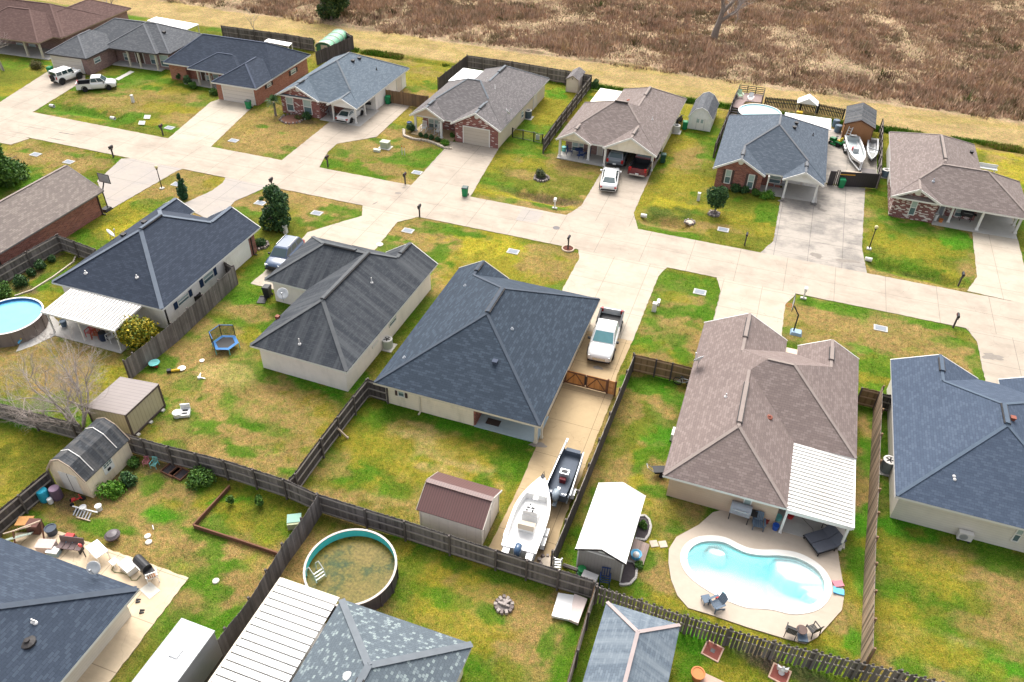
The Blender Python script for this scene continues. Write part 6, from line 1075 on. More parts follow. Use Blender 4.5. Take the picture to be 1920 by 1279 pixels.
def car(name, label, cat, front, rear, kind, paint, L_=None, glass=None, group=None, arch=True, wscale=1.0):
    """front/rear: ground pixels under the bumpers"""
    a, b = G(*front), G(*rear); d = a-b; c = (a+b)/2; root = thing(name, label, cat, c, math.atan2(d.y, d.x), group); glass = glass or CARGL
    S = {'sedan': dict(L=4.75, W=.92, r=.33, wb=1.4, secs=[(-2.37, .62, .35, .72), (-2.3, .8, .28, .93), (-2.0, .89, .24, 1.0), (-1.2, .92, .2, 1.0), (.9, .92, .2, .95), (1.6, .9, .22, .9), (2.1, .84, .25, .8), (2.33, .68, .3, .66), (2.38, .5, .36, .55)], gh=(-1.95, 1.2, -1.15, .42, .96, 1.42, .8, .6)),
         'suv': dict(L=4.7, W=.95, r=.36, wb=1.38, secs=[(-2.35, .72, .4, .95), (-2.3, .87, .33, 1.06), (-1.9, .94, .28, 1.08), (.9, .95, .26, 1.04), (1.6, .93, .28, 1.0), (2.1, .88, .3, .92), (2.32, .72, .36, .8), (2.37, .5, .42, .65)], gh=(-2.28, 1.22, -1.85, .45, 1.04, 1.68, .83, .68)),
         'jeep': dict(L=4.4, W=.9, r=.43, wb=1.45, secs=[(-2.1, .8, .45, 1.15), (-2.05, .88, .42, 1.2), (.85, .88, .42, 1.18), (.9, .74, .45, 1.14), (1.95, .7, .48, 1.08), (2.0, .66, .5, 1.02)], gh=(-2.05, .85, -2.02, .6, 1.18, 1.84, .84, .76)),
         'pickup': dict(L=5.8, W=.99, r=.4, wb=1.75, secs=[(-.75, .96, .36, 1.12), (-.7, .98, .34, 1.18), (1.0, .99, .32, 1.16), (1.5, .98, .34, 1.14), (2.3, .96, .36, 1.08), (2.75, .9, .38, .98), (2.87, .8, .42, .82), (2.9, .6, .46, .66)], gh=(-.72, 1.62, -.55, .85, 1.14, 1.86, .88, .74))}[kind]
    k = (d.length/S['L']) if L_ is None else L_/S['L']; W, r, wb = S['W'], S['r'], S['wb']
    m = MB(); m.loft(sect(S['secs'])); bo = m.obj('body', paint, root, smooth=True, fix=True)
    g0, g1, t0, t1, zb, zt, wb_, wt = S['gh']; zm = zt-.06
    B4 = [(g0, -wb_, zb), (g1, -wb_, zb), (g1, wb_, zb), (g0, wb_, zb)]; T4 = [(t0, -wt, zm), (t1, -wt, zm), (t1, wt, zm), (t0, wt, zm)]; R4 = [(t0+.12, -wt+.12, zt), (t1-.15, -wt+.12, zt), (t1-.15, wt-.12, zt), (t0+.12, wt-.12, zt)]
    m = MB(); m.loft([B4, T4, R4]); m.obj('cabin', paint, root, fix=True)
    V = lambda p: Vector(p)
    def pane(nm, q, u0=.06, u1=.94, v0=.1, v1=.93, out=.012):
        q = [V(p) for p in q]; f = lambda u, v: q[0].lerp(q[1], u).lerp(q[3].lerp(q[2], u), v); n = (q[1]-q[0]).cross(q[3]-q[0]).normalized()*out; m = MB(); m.face([f(u0, v0)+n, f(u1, v0)+n, f(u1, v1)+n, f(u0, v1)+n]); m.face([f(u0, v1), f(u1, v1), f(u1, v0), f(u0, v0)]); m.obj(nm, glass, root)
    pane('windshield', [B4[1], B4[2], T4[2], T4[1]], .05, .95); pane('rear_window', [B4[3], B4[0], T4[0], T4[3]], .08, .92, .25 if kind != 'sedan' else .1)
    n_ = 3 if kind in ('suv', 'jeep') else 2
    for i in range(n_):
        u0, u1 = i/n_+.04, (i+1)/n_-.02; pane('side_window', [B4[0], B4[1], T4[1], T4[0]], u0, u1, .2); pane('side_window', [B4[2], B4[3], T4[3], T4[2]], 1-u1, 1-u0, .2)
    for x in (-wb, wb):
        for y in (-W+.1, W-.1): wheel(root, x+(.05 if kind == 'pickup' else 0), y, r, .24, PLASK if kind == 'jeep' else RIMM)
        if arch:
            for s in (-1, 1):
                m = MB(); q = [(x+math.cos(t_)*(r+.06), s*(W+.005), r+math.sin(t_)*(r+.06)) for t_ in [PI*j/8 for j in range(9)]]
                m.tube(q, .05 if kind != 'jeep' else .1, 5); m.obj('wheel_arch', PLASK, root)
    xf, xr = S['secs'][-1][0], (S['secs'][0][0] if kind != 'pickup' else -2.9); zf = S['secs'][-2][3]
    for s in (-1, 1):
        m = MB(); m.cbox((xf-.16, s*W*.68, zf-.02), (.22, .34, .15), -s*.35); m.obj('headlight', LAMP, root)
        m = MB(); m.cbox((xr+.08, s*W*.8, S['secs'][1][3]-.17), (.2, .22, .16 if kind == 'sedan' else .34)); m.obj('taillight', REDL, root)
        m = MB(); m.cbox((g1-.35, s*(W+.1), zb+.06), (.14, .2, .15)); m.obj('mirror', PLASK if kind != 'sedan' else paint, root)
    m = MB(); m.cbox((xf-.03, 0, zf-.18), (.1, .95, .2)); m.obj('grille', PLASK if kind != 'pickup' else CHROME, root)
    m = MB(); m.cbox((xf-.06, 0, .42), (.16, W*1.7, .14)); m.obj('front_bumper', PLASK, root)
    m = MB(); m.cbox((xr+.02, 0, .48), (.16, W*1.6, .16)); m.obj('rear_bumper', PLASK if kind != 'pickup' else CHROME, root); m = MB(); m.cbox((xr-.07, 0, .62 if kind != 'sedan' else .74), (.02, .34, .16)); m.obj('number_plate', PLATE, root)
    if kind == 'pickup':
        m = MB(); z1 = 1.14
        for s in (-1, 1): m.box(-2.86, -.74, s*.98 if s < 0 else .88, -.88 if s < 0 else .98, .42, z1)
        m.box(-2.9, -2.82, -.97, .97, .44, z1); m.obj('bed', paint, root); m = MB(); m.box(-2.82, -.76, -.88, .88, .55, .62)
        for s in (-1, 1): m.box(-2.81, -.77, s*.878 if s < 0 else .82, -.82 if s < 0 else .878, .62, z1-.02)
        m.box(-.85, -.77, -.82, .82, .62, z1-.02); m.obj('bed_liner', PLASK, root)
        for s in (-1, 1): m = MB(); m.box(-2.84, -.76, s*.93-.05, s*.93+.05, z1+.001, z1+.02); m.obj('bed_rail', PLASK, root)
    if kind == 'jeep':
        m = MB(); m.lathe([(.2, -.11), (.4, -.11), (.42, 0), (.4, .11), (.2, .11)], 18); m.v = [(c_, a_, b_) for a_, b_, c_ in m.v]; m.obj('spare_wheel', TYRE, root, loc=(-2.22, .05, 1.0))
    if kind == 'suv':
        for s in (-1, 1): m = MB(); m.tube([(t0+.2, s*(wt-.06), zt+.05), (t1-.3, s*(wt-.06), zt+.05)], .03, 6); m.obj('roof_rail', CHROME, root)
    root.scale = (k*1.0, min(1.08, .5+.5*k)*wscale, min(1.06, .6+.4*k)); return root
def R2(px, py, ang, L_):  # helper: front & rear pixels are given directly instead where they show
    return None
car('pickup_truck', 'white pickup parked before the wooden driveway gate, facing the gate', 'pickup', (1121, 686), (1146, 600), 'pickup', PAINTW, glass=CARGT)
car('pickup_truck', 'white lifted pickup parked across the lawn at the mauve brick house', 'pickup', (220, 164), (147, 170), 'pickup', PAINTW)
car('suv', 'white boxy off-road car with black wheels at the wide pale garage door', 'car', (152, 143), (103, 160), 'jeep', PAINTW)
car('sedan', 'white sedan parked nose-in under the light blue house carport', 'car', (674, 210), (641, 234), 'sedan', PAINTW)
car('sedan', 'white sedan on the driveway behind the grey car and red pickup', 'car', (1146, 325), (1139, 364), 'sedan', PAINTW)
car('suv', 'grey car standing under the open carport beside the red pickup', 'car', (1171, 277), (1151, 317), 'suv', M('paint_grey', (.14, .155, .17), .25, .03, 1, coat=.6))
car('pickup_truck', 'dark red pickup with black bed backed out of the open carport', 'pickup', (1222, 285), (1193, 336), 'pickup', M('paint_maroon', (.13, .012, .018), .25, .03, 1, coat=.6))
car('suv', 'blue-grey car with silver roof rails beside the charcoal roofed house', 'car', (513, 513), (558, 465), 'suv', M('paint_blue', (.05, .08, .14), .25, .03, 1, coat=.6))
# box trailer
tr = thing('box_trailer', 'long white box trailer with square roof hatch at the bottom left', 'trailer', (-23.2, 8.0, 0), -.01); m = MB(); m.box(0, 1.95, 0, 8.6, .5, 2.72); m.obj('body', M('trailer_white', (.6, .59, .57), .4, .04), tr); m = MB(); m.box(-.02, 1.97, -.02, 8.62, 2.722, 2.76); m.box(.04, 1.91, .04, 8.56, 2.761, 2.766); m.obj('roof', M('trailer_roof', (.66, .655, .64), .45, .05), tr)
m = MB()
for x0, x1, y0, y1 in ((-.05, .0, -.04, 8.64), (1.95, 2.0, -.04, 8.64), (.001, 1.949, 8.59, 8.64)): m.box(x0, x1, y0, y1, 2.68, 2.79)
m.obj('roof_trim', GREYM, tr); m = MB(); hy = G(323, 1222, 2.77).y-8.0; m.box(.7, 1.2, hy-.25, hy+.25, 2.767, 2.83); hb = m.obj('hatch', GREYM, tr); m = MB(); m.box(.76, 1.14, hy-.19, hy+.19, 2.831, 2.86); m.obj('lid', PAINTW, hb)
m = MB(); m.box(1.951, 1.965, .02, 8.58, .55, 2.66); m.obj('side_panel', M('trailer_grey', (.25, .255, .27), .3, .08, metal=.3), tr)
for y in (2.6, 3.4):
    for x in (-.1, 2.05): wheel(tr, x, y, .35, .2)
for o_ in tr.children:
    if o_.name.startswith('wheel'): o_.rotation_euler.z = PI/2
# boats
def boat(name, label, bow, stern, W, hull, deck, zk=.55, depth=.95, vee=.35, bowpow=1.9, motor=None, z0=0.0, flat=False):
    a, b = G(*bow, zk+depth), G(*stern, zk+depth*.6); a.z = b.z = 0; d = a-b; L_ = d.length; root = thing(name, label, 'boat', (a+b)/2, math.atan2(d.y, d.x)); rings = []; inn = []; n = 14; zg = zk+depth
    for i in range(n+1):
        t_ = i/n; x = -L_/2+L_*t_; w = W/2*(max(0.02, 1-max(0, (t_-.45)/.55)**bowpow) if not flat else (1-.18*max(0, (t_-.6)/.4)**2)); w *= (.93+.07*min(1, t_*4)); sheer = .18*t_**2 if not flat else .04*t_; zkk = zk+(.45*max(0, (t_-.7)/.3)**2 if not flat else .35*max(0, (t_-.75)/.25)**1.5)
        rings.append([(x, 0, zkk-vee*.0), (x, w*.8, zkk+vee*(.55 if not flat else .05)), (x, w, zg+sheer), (x, w-min(.2, w*.4)*(1 if not flat else .4), zg+sheer+.015), (x, -w+min(.2, w*.4)*(1 if not flat else .4), zg+sheer+.015), (x, -w, zg+sheer), (x, -w*.8, zkk+vee*(.55 if not flat else .05))])
        inn.append((x, w-min(.22, w*.45), zg+sheer))
    m = MB(); R_ = [[q[3], q[2], q[1], q[0], q[6], q[5], q[4]] for q in rings]; m.loft(R_, cap=False, closed=False); m.face([rings[0][k] for k in (3, 2, 1, 0, 6, 5, 4)]); m.obj('hull', hull, root, fix=True)
    zf = zg-.42 if not flat else zg-.36; m = MB(); cut = int(n*.72) if not flat else n-1; i0 = 1
    for i in range(i0, cut): m.quad((inn[i][0], -inn[i][1], zf), (inn[i+1][0], -inn[i+1][1], zf), (inn[i+1][0], inn[i+1][1], zf), (inn[i][0], inn[i][1], zf))
    for i in range(i0, cut):
        for s in (-1, 1): m.quad((inn[i][0], s*inn[i][1], inn[i][2]+.01), (inn[i+1][0], s*inn[i+1][1], inn[i+1][2]+.01), (inn[i+1][0], s*inn[i+1][1], zf), (inn[i][0], s*inn[i][1], zf))
    for k in (i0, cut): m.quad((inn[k][0], -inn[k][1], zf), (inn[k][0], inn[k][1], zf), (inn[k][0], inn[k][1], inn[k][2]+.012), (inn[k][0], -inn[k][1], inn[k][2]+.012))
    for i in list(range(0, i0))+list(range(cut, n)): m.quad((inn[i][0], -inn[i][1], inn[i][2]+.012), (inn[i+1][0], -inn[i+1][1], inn[i+1][2]+.012), (inn[i+1][0], inn[i+1][1], inn[i+1][2]+.012), (inn[i][0], inn[i][1], inn[i][2]+.012))
    m.obj('deck', deck, root)
    if motor:
        x = -L_/2; m = MB(); m.loft([[(x-.1+p*sc, q*sc, z) for p, q in ((.28, 0), (.2, .2), (-.2, .22), (-.42, .12), (-.42, -.12), (-.2, -.22), (.2, -.2))] for z, sc in ((zg-.15, .8), (zg+.05, 1.0), (zg+.35, .98), (zg+.5, .7))]); mo = m.obj('outboard_motor', motor, root, smooth=True, fix=True); m = MB(); m.box(x-.22, x-.02, -.08, .08, zk-.25, zg-.15); m.box(x-.5, x+.1, -.12, .12, zk-.02, zk+.04); m.lathe([(.02, -.2), (.1, -.1), (.1, .15), (.03, .3)], 10, (x-.15, 0, zk-.3)); m.obj('lower_unit', motor, mo)
    return root, L_, zg, zf
def boat_trailer(label, root_b, L_, W, back=.2, front=.9, mat=None):
    mat = mat or GREYM; o = thing('boat_trailer', label, 'trailer', root_b.location, root_b.rotation_euler.z); m = MB(); w = W*.38
    for s in (-1, 1): m.bar((-L_/2+back, s*w, .48), (L_*.2, s*w, .48), .09, .1); m.bar((L_*.2, s*w, .48), (L_/2+front, 0, .46), .09, .1)
    for x in (-L_*.38, -L_*.1, L_*.18): m.bar((x, -w, .46), (x, w, .46), .08, .08)
    m.bar((L_/2+front-.5, 0, .46), (L_/2+front-.5, 0, 1.15), .08); m.obj('frame', mat, o)
    for x in (-L_*.25, -L_*.25+.75)[:2 if L_ > 5.5 else 1]:
        for s in (-1, 1): wheel(o, x, s*W*.5, .3, .18); m = MB(); m.extr([(x-.42, .42), (x-.3, .66), (x+.3, .66), (x+.42, .42), (x+.36, .42), (x+.26, .61), (x-.26, .61), (x-.36, .42)], 'y', s*W*.5-.13, s*W*.5+.13); m.v = [(a_[0], a_[1], a_[2]) for a_ in m.v]; m.obj('mudguard', PAINTW, o, fix=True)
    m = MB(); m.cbox((L_/2+front, 0, .48), (.2, .12, .1)); m.obj('coupler', PLASK, o); return o
GEL = M('gelcoat', (.70, .695, .68), .3, .03, 1.0, coat=.3); NAVYM = M('motor_navy', (.035, .075, .14), .25, .1, coat=.4); GREYH = M('hull_grey', (.06, .075, .095), .6, .15); MATG = M('mat_grey', (.085, .10, .125), .85, .15); SILV = M('aluminium', (.42, .44, .45), .4, .1, metal=.5)
b, L_, zg, zf = boat('motor_boat', 'white centre console boat with dark blue outboard on the driveway', (1019, 893), (972, 1036), 2.3, GEL, GEL, .6, .75, motor=NAVYM)
m = MB(); m.box(-.55, .35, -.5, .5, zf, zf+.62); m.box(-.5, .1, -.45, .45, zf+.621, zf+.95); co = m.obj('console', GEL, b); m = MB()
for x, y, w, h in ((-.2, -.12, .14, .22), (-.2, .16, .12, .2), (-.42, .2, .1, .16), (-.42, -.16, .16, .12), (.05, .1, .1, .1)): m.box(x-w/2, x+w/2, y-h/2, y+h/2, zf+.951, zf+.975)
m.obj('instruments', PLASK, co); m = MB(); m.box(-1.35, -.95, -.5, .5, zf, zf+.45); se = m.obj('helm_seat', GEL, b); m = MB(); m.box(-1.37, -.93, -.52, .52, zf+.451, zf+.53); m.box(-1.5, -1.4, -.5, .5, zf+.4, zf+.85); m.obj('cushion', M('cushion_cream', (.5, .42, .33), .8, .05), se)
for s in (-1, 1): m = MB(); m.box(-L_/2-.5, -L_/2+.05, s*.72-.2, s*.72+.2, zg-.5, zg-.06); m.obj('swim_platform', GEL, b)
m = MB(); m.tube([(L_*.5-.25, -.12, zg+.2), (L_*.5+.15, 0, zg+.3), (L_*.5-.25, .12, zg+.2)], .03, 6); m.cbox((L_*.5-.2, 0, zg+.2), (.3, .16, .1)); m.obj('bow_fitting', PLASK, b)
for x in (.6, 1.0, 1.5): m = MB(); m.cbox((x+.4, 0, zg+.12), (.3, .3, .03)); m.obj('deck_hatch', GEL, b)
boat_trailer('silver tandem trailer under the white centre console boat', b, L_, 2.35, .1, .3)
b, L_, zg, zf = boat('flat_boat', 'dark grey flat-bottomed aluminium boat with small console on the driveway', (1076, 843), (1043, 932), 1.7, GREYH, MATG, .62, .55, flat=True, motor=M('motor_silver', (.22, .26, .29), .3, .1))
m = MB(); m.box(-.45, .0, -.3, .3, zf, zf+.6); co = m.obj('console', SILV, b); m = MB(); m.box(-.35, -.1, -.2, .2, zf+.601, zf+.63); m.obj('gauges', PLASK, co); m = MB(); m.box(-.75, -.5, -.2, .2, zf, zf+.35); m.obj('seat', M('seat_red', (.12, .015, .02), .7), b)
for s in (-1, 1):
    m = MB(); m.bar((-L_*.45, s*.83, zg+.03), (L_*.47, s*.7, zg+.07), .06, .05); m.obj('gunwale', SILV, b)
for y in (-.55, -.35, .4, .6): m = MB(); m.cbox((-L_/2+.16, y, zg+.03), (.1, .1, .03)); m.obj('cleat', PAINTW, b)
m = MB(); m.cbox((-L_/2+.55, 0, zg+.03), (.18, .18, .03)); m.obj('deck_lid', PAINTW, b); m = MB(); m.tube([(L_*.3, .72, zg+.1), (L_*.55, .62, zg+.3)], .07, 8); m.cbox((L_*.58, .6, zg+.3), (.35, .12, .16)); m.obj('trolling_motor', PAINTW, b)
boat_trailer('pale trailer under the dark grey flat-bottomed boat', b, L_, 1.75, .1, .5, SILV)
b, L_, zg, zf = boat('skiff', 'small white skiff with red cushion and console on the stained yard', (1614, 307), (1597, 258), 1.9, GEL, M('deck_pale', (.42, .46, .46), .6, .08), .55, .55, bowpow=2.6)
m = MB(); m.box(-.3, .2, -.3, .3, zf, zf+.55); m.obj('console', GREYM, b); m = MB(); m.box(-.75, -.4, -.35, .2, zf, zf+.4); m.obj('cushion', M('cushion_red', (.45, .03, .04), .7), b); m = MB(); m.cbox((-L_/2+.5, 0, zg+.3), (.9, .75, .08), 0, 0, -.25); m.obj('poling_platform', PAINTW, b)
boat_trailer('white skiff trailer with angled tongue on the stained yard', b, L_, 1.9, .1, .5, PAINTW)
b, L_, zg, zf = boat('rowing_boat', 'narrow worn white boat full of gear beside the black side fence', (1634, 301), (1637, 262), 1.3, M('hull_worn', (.45, .46, .46), .6, .2, dirt=(.2, .19, .17)), M('deck_worn', (.25, .25, .24), .8, .3, 4), .3, .5, bowpow=2.2)
m = MB(); m.bar((-.2, -.6, zg+.05), (.4, .6, zg+.1), .08); m.cbox((.9, 0, zg-.1), (.5, .5, .25)); m.obj('gear', GREYM, b)
# riding mower
mw = thing('riding_mower', 'green riding mower on the stained yard beside the slate roofed house', 'mower', G(1567, 272), 2.5); MG = M('mower_green', (.01, .16, .045), .4, .1)
m = MB(); m.loft([[(.2, -.28, .35), (.2, .28, .35), (.2, .3, .8), (.2, -.3, .8)], [(.9, -.24, .35), (.9, .24, .35), (.9, .24, .72), (.9, -.24, .72)]]); m.box(-.8, .2, -.3, .3, .35, .5); m.box(-.85, -.2, -.45, .45, .5, .62); m.obj('body', MG, mw, fix=True); m = MB(); m.box(-.55, -.1, -.22, .22, .65, .75); m.box(-.62, -.52, -.22, .22, .7, 1.1); m.obj('seat', M('seat_yellow', (.5, .38, .02), .6), mw); m = MB(); m.tube([(.25, 0, .75), (.1, 0, 1.05)], .03, 6); m.lathe([(.17, 0), (.2, .02), (.17, .04)], 14, (.08, 0, 1.05)); m.obj('steering_wheel', PLASK, mw)
for x, r in ((.6, .2), (-.5, .28)):
    for s in (-.4, .4): wheel(mw, x, s, r, .2, M('rim_yellow', (.5, .38, .02), .5))
m = MB(); m.box(-.3, .45, -.55, .55, .12, .24); m.obj('cutting_deck', MG, mw)
# ------------------------------------------------------------------ street things
def mailbox(label, p, h=1.15, post=WOODD, box=PLASK, cat='mailbox', aim=-1, ring=False):
    root = thing('mailbox', label, cat, p, 0, 'mailboxes along the street'); m = MB(); m.box(-.06, .06, -.06, .06, -.1, h); m.box(-.05, .05, -.32, .3, h-.12, h-.03); m.bar((0, .05, h-.5), (0, -.26, h-.13), .05); m.obj('post', post, root)
    m = MB(); pr = [(-.1, h), (.1, h), (.1, h+.12)]+[(.1*math.cos(PI*i/6), h+.12+.1*math.sin(PI*i/6)) for i in range(1, 6)]+[(-.1, h+.12)]; m.extr(pr, 'y', -.3*1.0, .25); bo = m.obj('box', box, root, fix=True); m = MB(); m.box(.101, .115, -.1, -.06, h+.05, h+.25); m.obj('flag', M('flag_red', (.4, .02, .02), .6), bo); root.rotation_euler.z = 0 if aim < 0 else PI
    return root
for px, py, lab, aim in ((213, 295, 'dark mailbox on the near verge opposite the mauve brick house', 1), (306, 254, 'dark mailbox at the far verge beside a pale driveway', -1), (511, 356, 'black mailbox rising behind the dark round tree', 1), (615, 313, 'dark mailbox at the driveway of the light blue house', -1), (760, 346, 'round-topped dark mailbox beside a driveway and utility lid', -1), (787, 407, 'black mailbox opposite the garage gable, beside the pale fan-shaped driveway', 1), (1396, 460, 'black mailbox at the corner of the stained driveway lawn', -1), (1797, 535, 'grey-topped black mailbox by the right-hand bright driveway', -1), (1787, 614, 'slim black mailbox on the near verge of the bare brown lawn', 1)):
    mailbox(lab, G(px, py), aim=aim)
mailbox('black mailbox standing in a brick-edged mulch ring by the street', G(1065, 467), 1.2, aim=1)
rg = thing('planter_ring', 'round brick-edged mulch ring around a mailbox post', 'planter', G(1065, 467)); m = MB(); m.lathe([(.5, 0), (.62, 0), (.62, .12), (.5, .12), (.5, 0)], 20); m.obj('edging', M('ring_tan', (.42, .33, .25), .9, .2, 6), rg); m = MB(); m.lathe([(.5, .02), (.5, .06)], 20); m.obj('mulch', M('mulch_red', (.10, .03, .02), .95, .4, 8), rg)
for px, py, lab in ((1040, 391, 'white post sign with cap beside the grassy ditch'), (1506, 560, 'white post with block foot at the driveway corner opposite')):
    root = thing('marker_post', lab, 'post', G(px, py)); m = MB(); m.box(-.06, .06, -.06, .06, -.1, 1.1); m.obj('post', WHITE, root); m = MB(); m.box(-.12, .12, -.2, .2, .85, 1.15); m.obj('box', WHITE, root); m = MB(); m.box(-.25, .25, -.12, .12, 0, .12); m.obj('foot', M('block_pale', (.5, .48, .44), .9), root)
def lamp(label, px, py, h):
    root = thing('yard_lamp', label, 'lamp', G(px, py), 0, 'globe lamps on black posts'); m = MB(); m.tube([(0, 0, .1), (0, 0, h-.3)], [.055, .04], 8); m.tube([(0, 0, h-.34), (0, 0, h-.22)], .1, 10); m.obj('post', BLKM, root); m = MB(); m.lathe([(.001, -.17)]+[(.17*math.cos(a), .17*math.sin(a)) for a in [PI*(-.4+.1*i) for i in range(9)]]+[(.001, .17)], 16, (0, 0, h-.07)); m.obj('globe', M('globe_cream', (.62, .55, .30), .4), root, smooth=True); m = MB(); m.box(-.2, .2, -.2, .2, -.05, .12); m.obj('base', M('block_pale', (.5, .48, .44), .9), root)
lamp('black lamp post with cream globe on the island lawn by the small conifer', 304, 354, 2.55); lamp('black lamp post with cream globe in front of the flecked brick gable', 1629, 467, 2.5)
def bin_(label, p, col='bin_green', rz=0, lid=None, h=1.0):
    root = thing('wheelie_bin', label, 'bin', p, rz, 'wheeled bins'); bm_ = MATS.get(col) or M(col, {'bin_green': (.012, .20, .075), 'bin_black': (.02, .022, .025), 'bin_dark': (.02, .07, .05)}[col], .5, .1); m = MB(); m.loft([[(-.24, -.25, .08), (.24, -.25, .08), (.24, .25, .08), (-.24, .25, .08)], [(-.3, -.33, h), (.3, -.33, h), (.3, .33, h), (-.3, .33, h)]]); m.obj('body', bm_, root, fix=True)
    m = MB(); m.loft([[(-.33, -.36, h+.002), (.33, -.36, h+.002), (.33, .36, h+.002), (-.33, .36, h+.002)], [(-.26, -.3, h+.09), (.26, -.3, h+.09), (.26, .3, h+.09), (-.26, .3, h+.09)]]); m.obj('lid', lid or bm_, root, fix=True); m = MB(); m.tube([(-.28, .38, h-.06), (.28, .38, h-.06)], .025, 6); m.obj('handle', bm_, root)
    for s in (-.3, .3): m = MB(); m.lathe([(.001, -.03), (.12, -.03), (.12, .03), (.001, .03)], 12); m.v = [(c, b, a) for a, b, c in m.v]; m.obj('wheel', TYRE, root, loc=(s, .26, .12))
    return root
LIDD = M('lid_dark', (.03, .06, .055), .5, .1)
for px, py, lab, col, lid in ((97, 140, 'green bin beside the white boxy car at the mauve brick garage', 'bin_green', None), (467, 204, 'green bin with dark lid at the wide pinkish garage door', 'bin_green', LIDD), (728, 195, 'green bin at the brown wooden fence gate', 'bin_green', None), (872, 368, 'green bin with dark lid alone at the mouth of the driveway', 'bin_green', LIDD), (1576, 352, 'green bin standing at the black corrugated gate', 'bin_green', None), (1242, 305, 'dark green bin against the wall of the open carport', 'bin_dark', None), (503, 556, 'grey-black bin at the corner of the charcoal roofed house', 'bin_black', None), (1283, 243, 'small green bin between white barn shed and taupe house', 'bin_green', None)):
    bin_(lab, G(px, py), col, lid=lid, rz=.15)
lf = MB(); lf.box(-.35, .35, -.5, .5, 0, .06); lf.box(-.3, .3, .4, .5, 0, .12); tag(lf.obj('bin_lid', PLASK, None, loc=G(492, 563), rz=.3), 'open dark lid lying on the grass below the grey-black bin', 'lid')
def lid_(label, px, py, sx=1.1, sy=.8):
    root = thing('utility_vault', label, 'utility vault', G(px, py), 0, 'grey utility lids in the lawns'); m = MB(); m.box(-sx/2, sx/2, -sy/2, sy/2, -.1, .05); m.obj('frame', M('lid_frame', (.42, .41, .39), .8, .1), root); m = MB(); m.box(-sx/2+.12, sx/2-.12, -sy/2+.1, sy/2-.1, .051, .06); m.obj('cover', M('lid_cover', (.19, .21, .24), .8, .15), root)
for px, py, lab in ((67, 290, 'grey utility lid in the lawn nearest the big green tree at left'), (129, 304, 'grey utility lid in brown grass before the long brick house'), (318, 240, 'pale utility lid at the edge of the T-shaped lawn beside a dark mailbox'), (438, 264, 'utility lid in the plain brown lawn of the orange brick house'), (332, 346, 'pale utility lid beside the small conifer'), (594, 400, 'utility lid in the brown and green lawn right of the round tree'), (765, 433, 'pale utility lid in the near verge opposite the garage gable'), (782, 324, 'grey utility lid beside the garage gable driveway'), (488, 381, 'utility lid half hidden by the dark round tree'), (962, 472, 'utility lid in the yellow lawn behind the slate navy house'), (1312, 548, 'utility lid in the patchy strip between two near driveways'), (1356, 431, 'utility lid in the brown verge below the young tree'), (1651, 616, 'utility lid in the middle of the bare brown lawn')): lid_(lab, px, py)
def mh(label, px, py, r=.34): tag(MB().lathe([(r, .03), (r, .053), (.001, .053)], 20).obj('manhole_cover', M('iron', (.12, .11, .11), .7, .2), None, loc=G(px, py)), label, 'manhole cover')
mh('dark round manhole cover in the concrete road', 1043, 428)
def cover(label, px, py, r=.3): tag(MB().lathe([(r, 0), (r, .06), (r*.8, .09), (.001, .09)], 18).obj('access_cover', M('cover_cream', (.55, .5, .42), .7, .08), None, loc=G(px, py)), label, 'cover')
cover('round cream access cover at the roof edge of the charcoal roofed house', 712, 459, .34)
for px, py, lab in ((277, 1006, 'white round lid on the patchy grass, upper of a pair'), (279, 1017, 'white round lid on the patchy grass, lower of a pair'), (405, 1090, 'single white round lid near the box trailer')): cover(lab, px, py, .2)
def pedestal(label, px, py, s=(.35, .3, .8), mat=None, pad=False, cat='utility box'):
    root = thing('utility_box', label, cat, G(px, py)); m = MB(); m.loft([[(-s[0]/2, -s[1]/2, 0), (s[0]/2, -s[1]/2, 0), (s[0]/2, s[1]/2, 0), (-s[0]/2, s[1]/2, 0)], [(-s[0]*.45, -s[1]*.45, s[2]), (s[0]*.45, -s[1]*.45, s[2]), (s[0]*.45, s[1]*.45, s[2]), (-s[0]*.45, s[1]*.45, s[2])]]); m.obj('cabinet', mat or M('box_white', (.58, .57, .53), .6, .06), root, fix=True); m = MB(); m.box(-s[0]*.53, s[0]*.53, -s[1]*.53, s[1]*.53, s[2], s[2]+.05); m.obj('cap', mat or M('box_white', (.58, .57, .53), .6), root)
    if pad: m = MB(); m.box(-s[0]*.7, s[0]*.7, -s[1]*.7, s[1]*.7, -.05, .06); m.obj('pad', M('block_pale', (.5, .48, .44), .9), root)
SAGE = M('box_sage', (.33, .36, .26), .6, .1)
for px, py, lab, s, mt in ((250, 192, 'white utility pedestal in the brown lawn of the mauve brick house', (.3, .3, .9), None), (536, 437, 'white utility box in grass right of the dark round tree', (.35, .35, .8), None), (1309, 376, 'white utility pedestal by the yellow ditch lawn', (.3, .3, .85), None), (1226, 583, 'white utility box near the edge of the long bright driveway', (.35, .35, .8), None), (1234, 570, 'small white capped pipe beside the driveway utility box', (.25, .6, .3), None)): pedestal(lab, px, py, s, mt)
pedestal('sage green transformer cabinet on a pad in the front lawn', 723, 277, (1.0, .8, .75), SAGE, True); pedestal('low pale green utility box left of the transformer cabinet', 707, 284, (.8, .35, .22), M('box_pale', (.5, .52, .42), .6))
for px, py, lab in ((267, 234, 'white square board lying in the grass, left of two'), (277, 223, 'white square board lying in the grass, right of two')): tag(MB().cbox((0, 0, .25), (.75, .55, .05), .3, .5).obj('white_board', WHITE, None, loc=G(px, py)), lab, 'board')
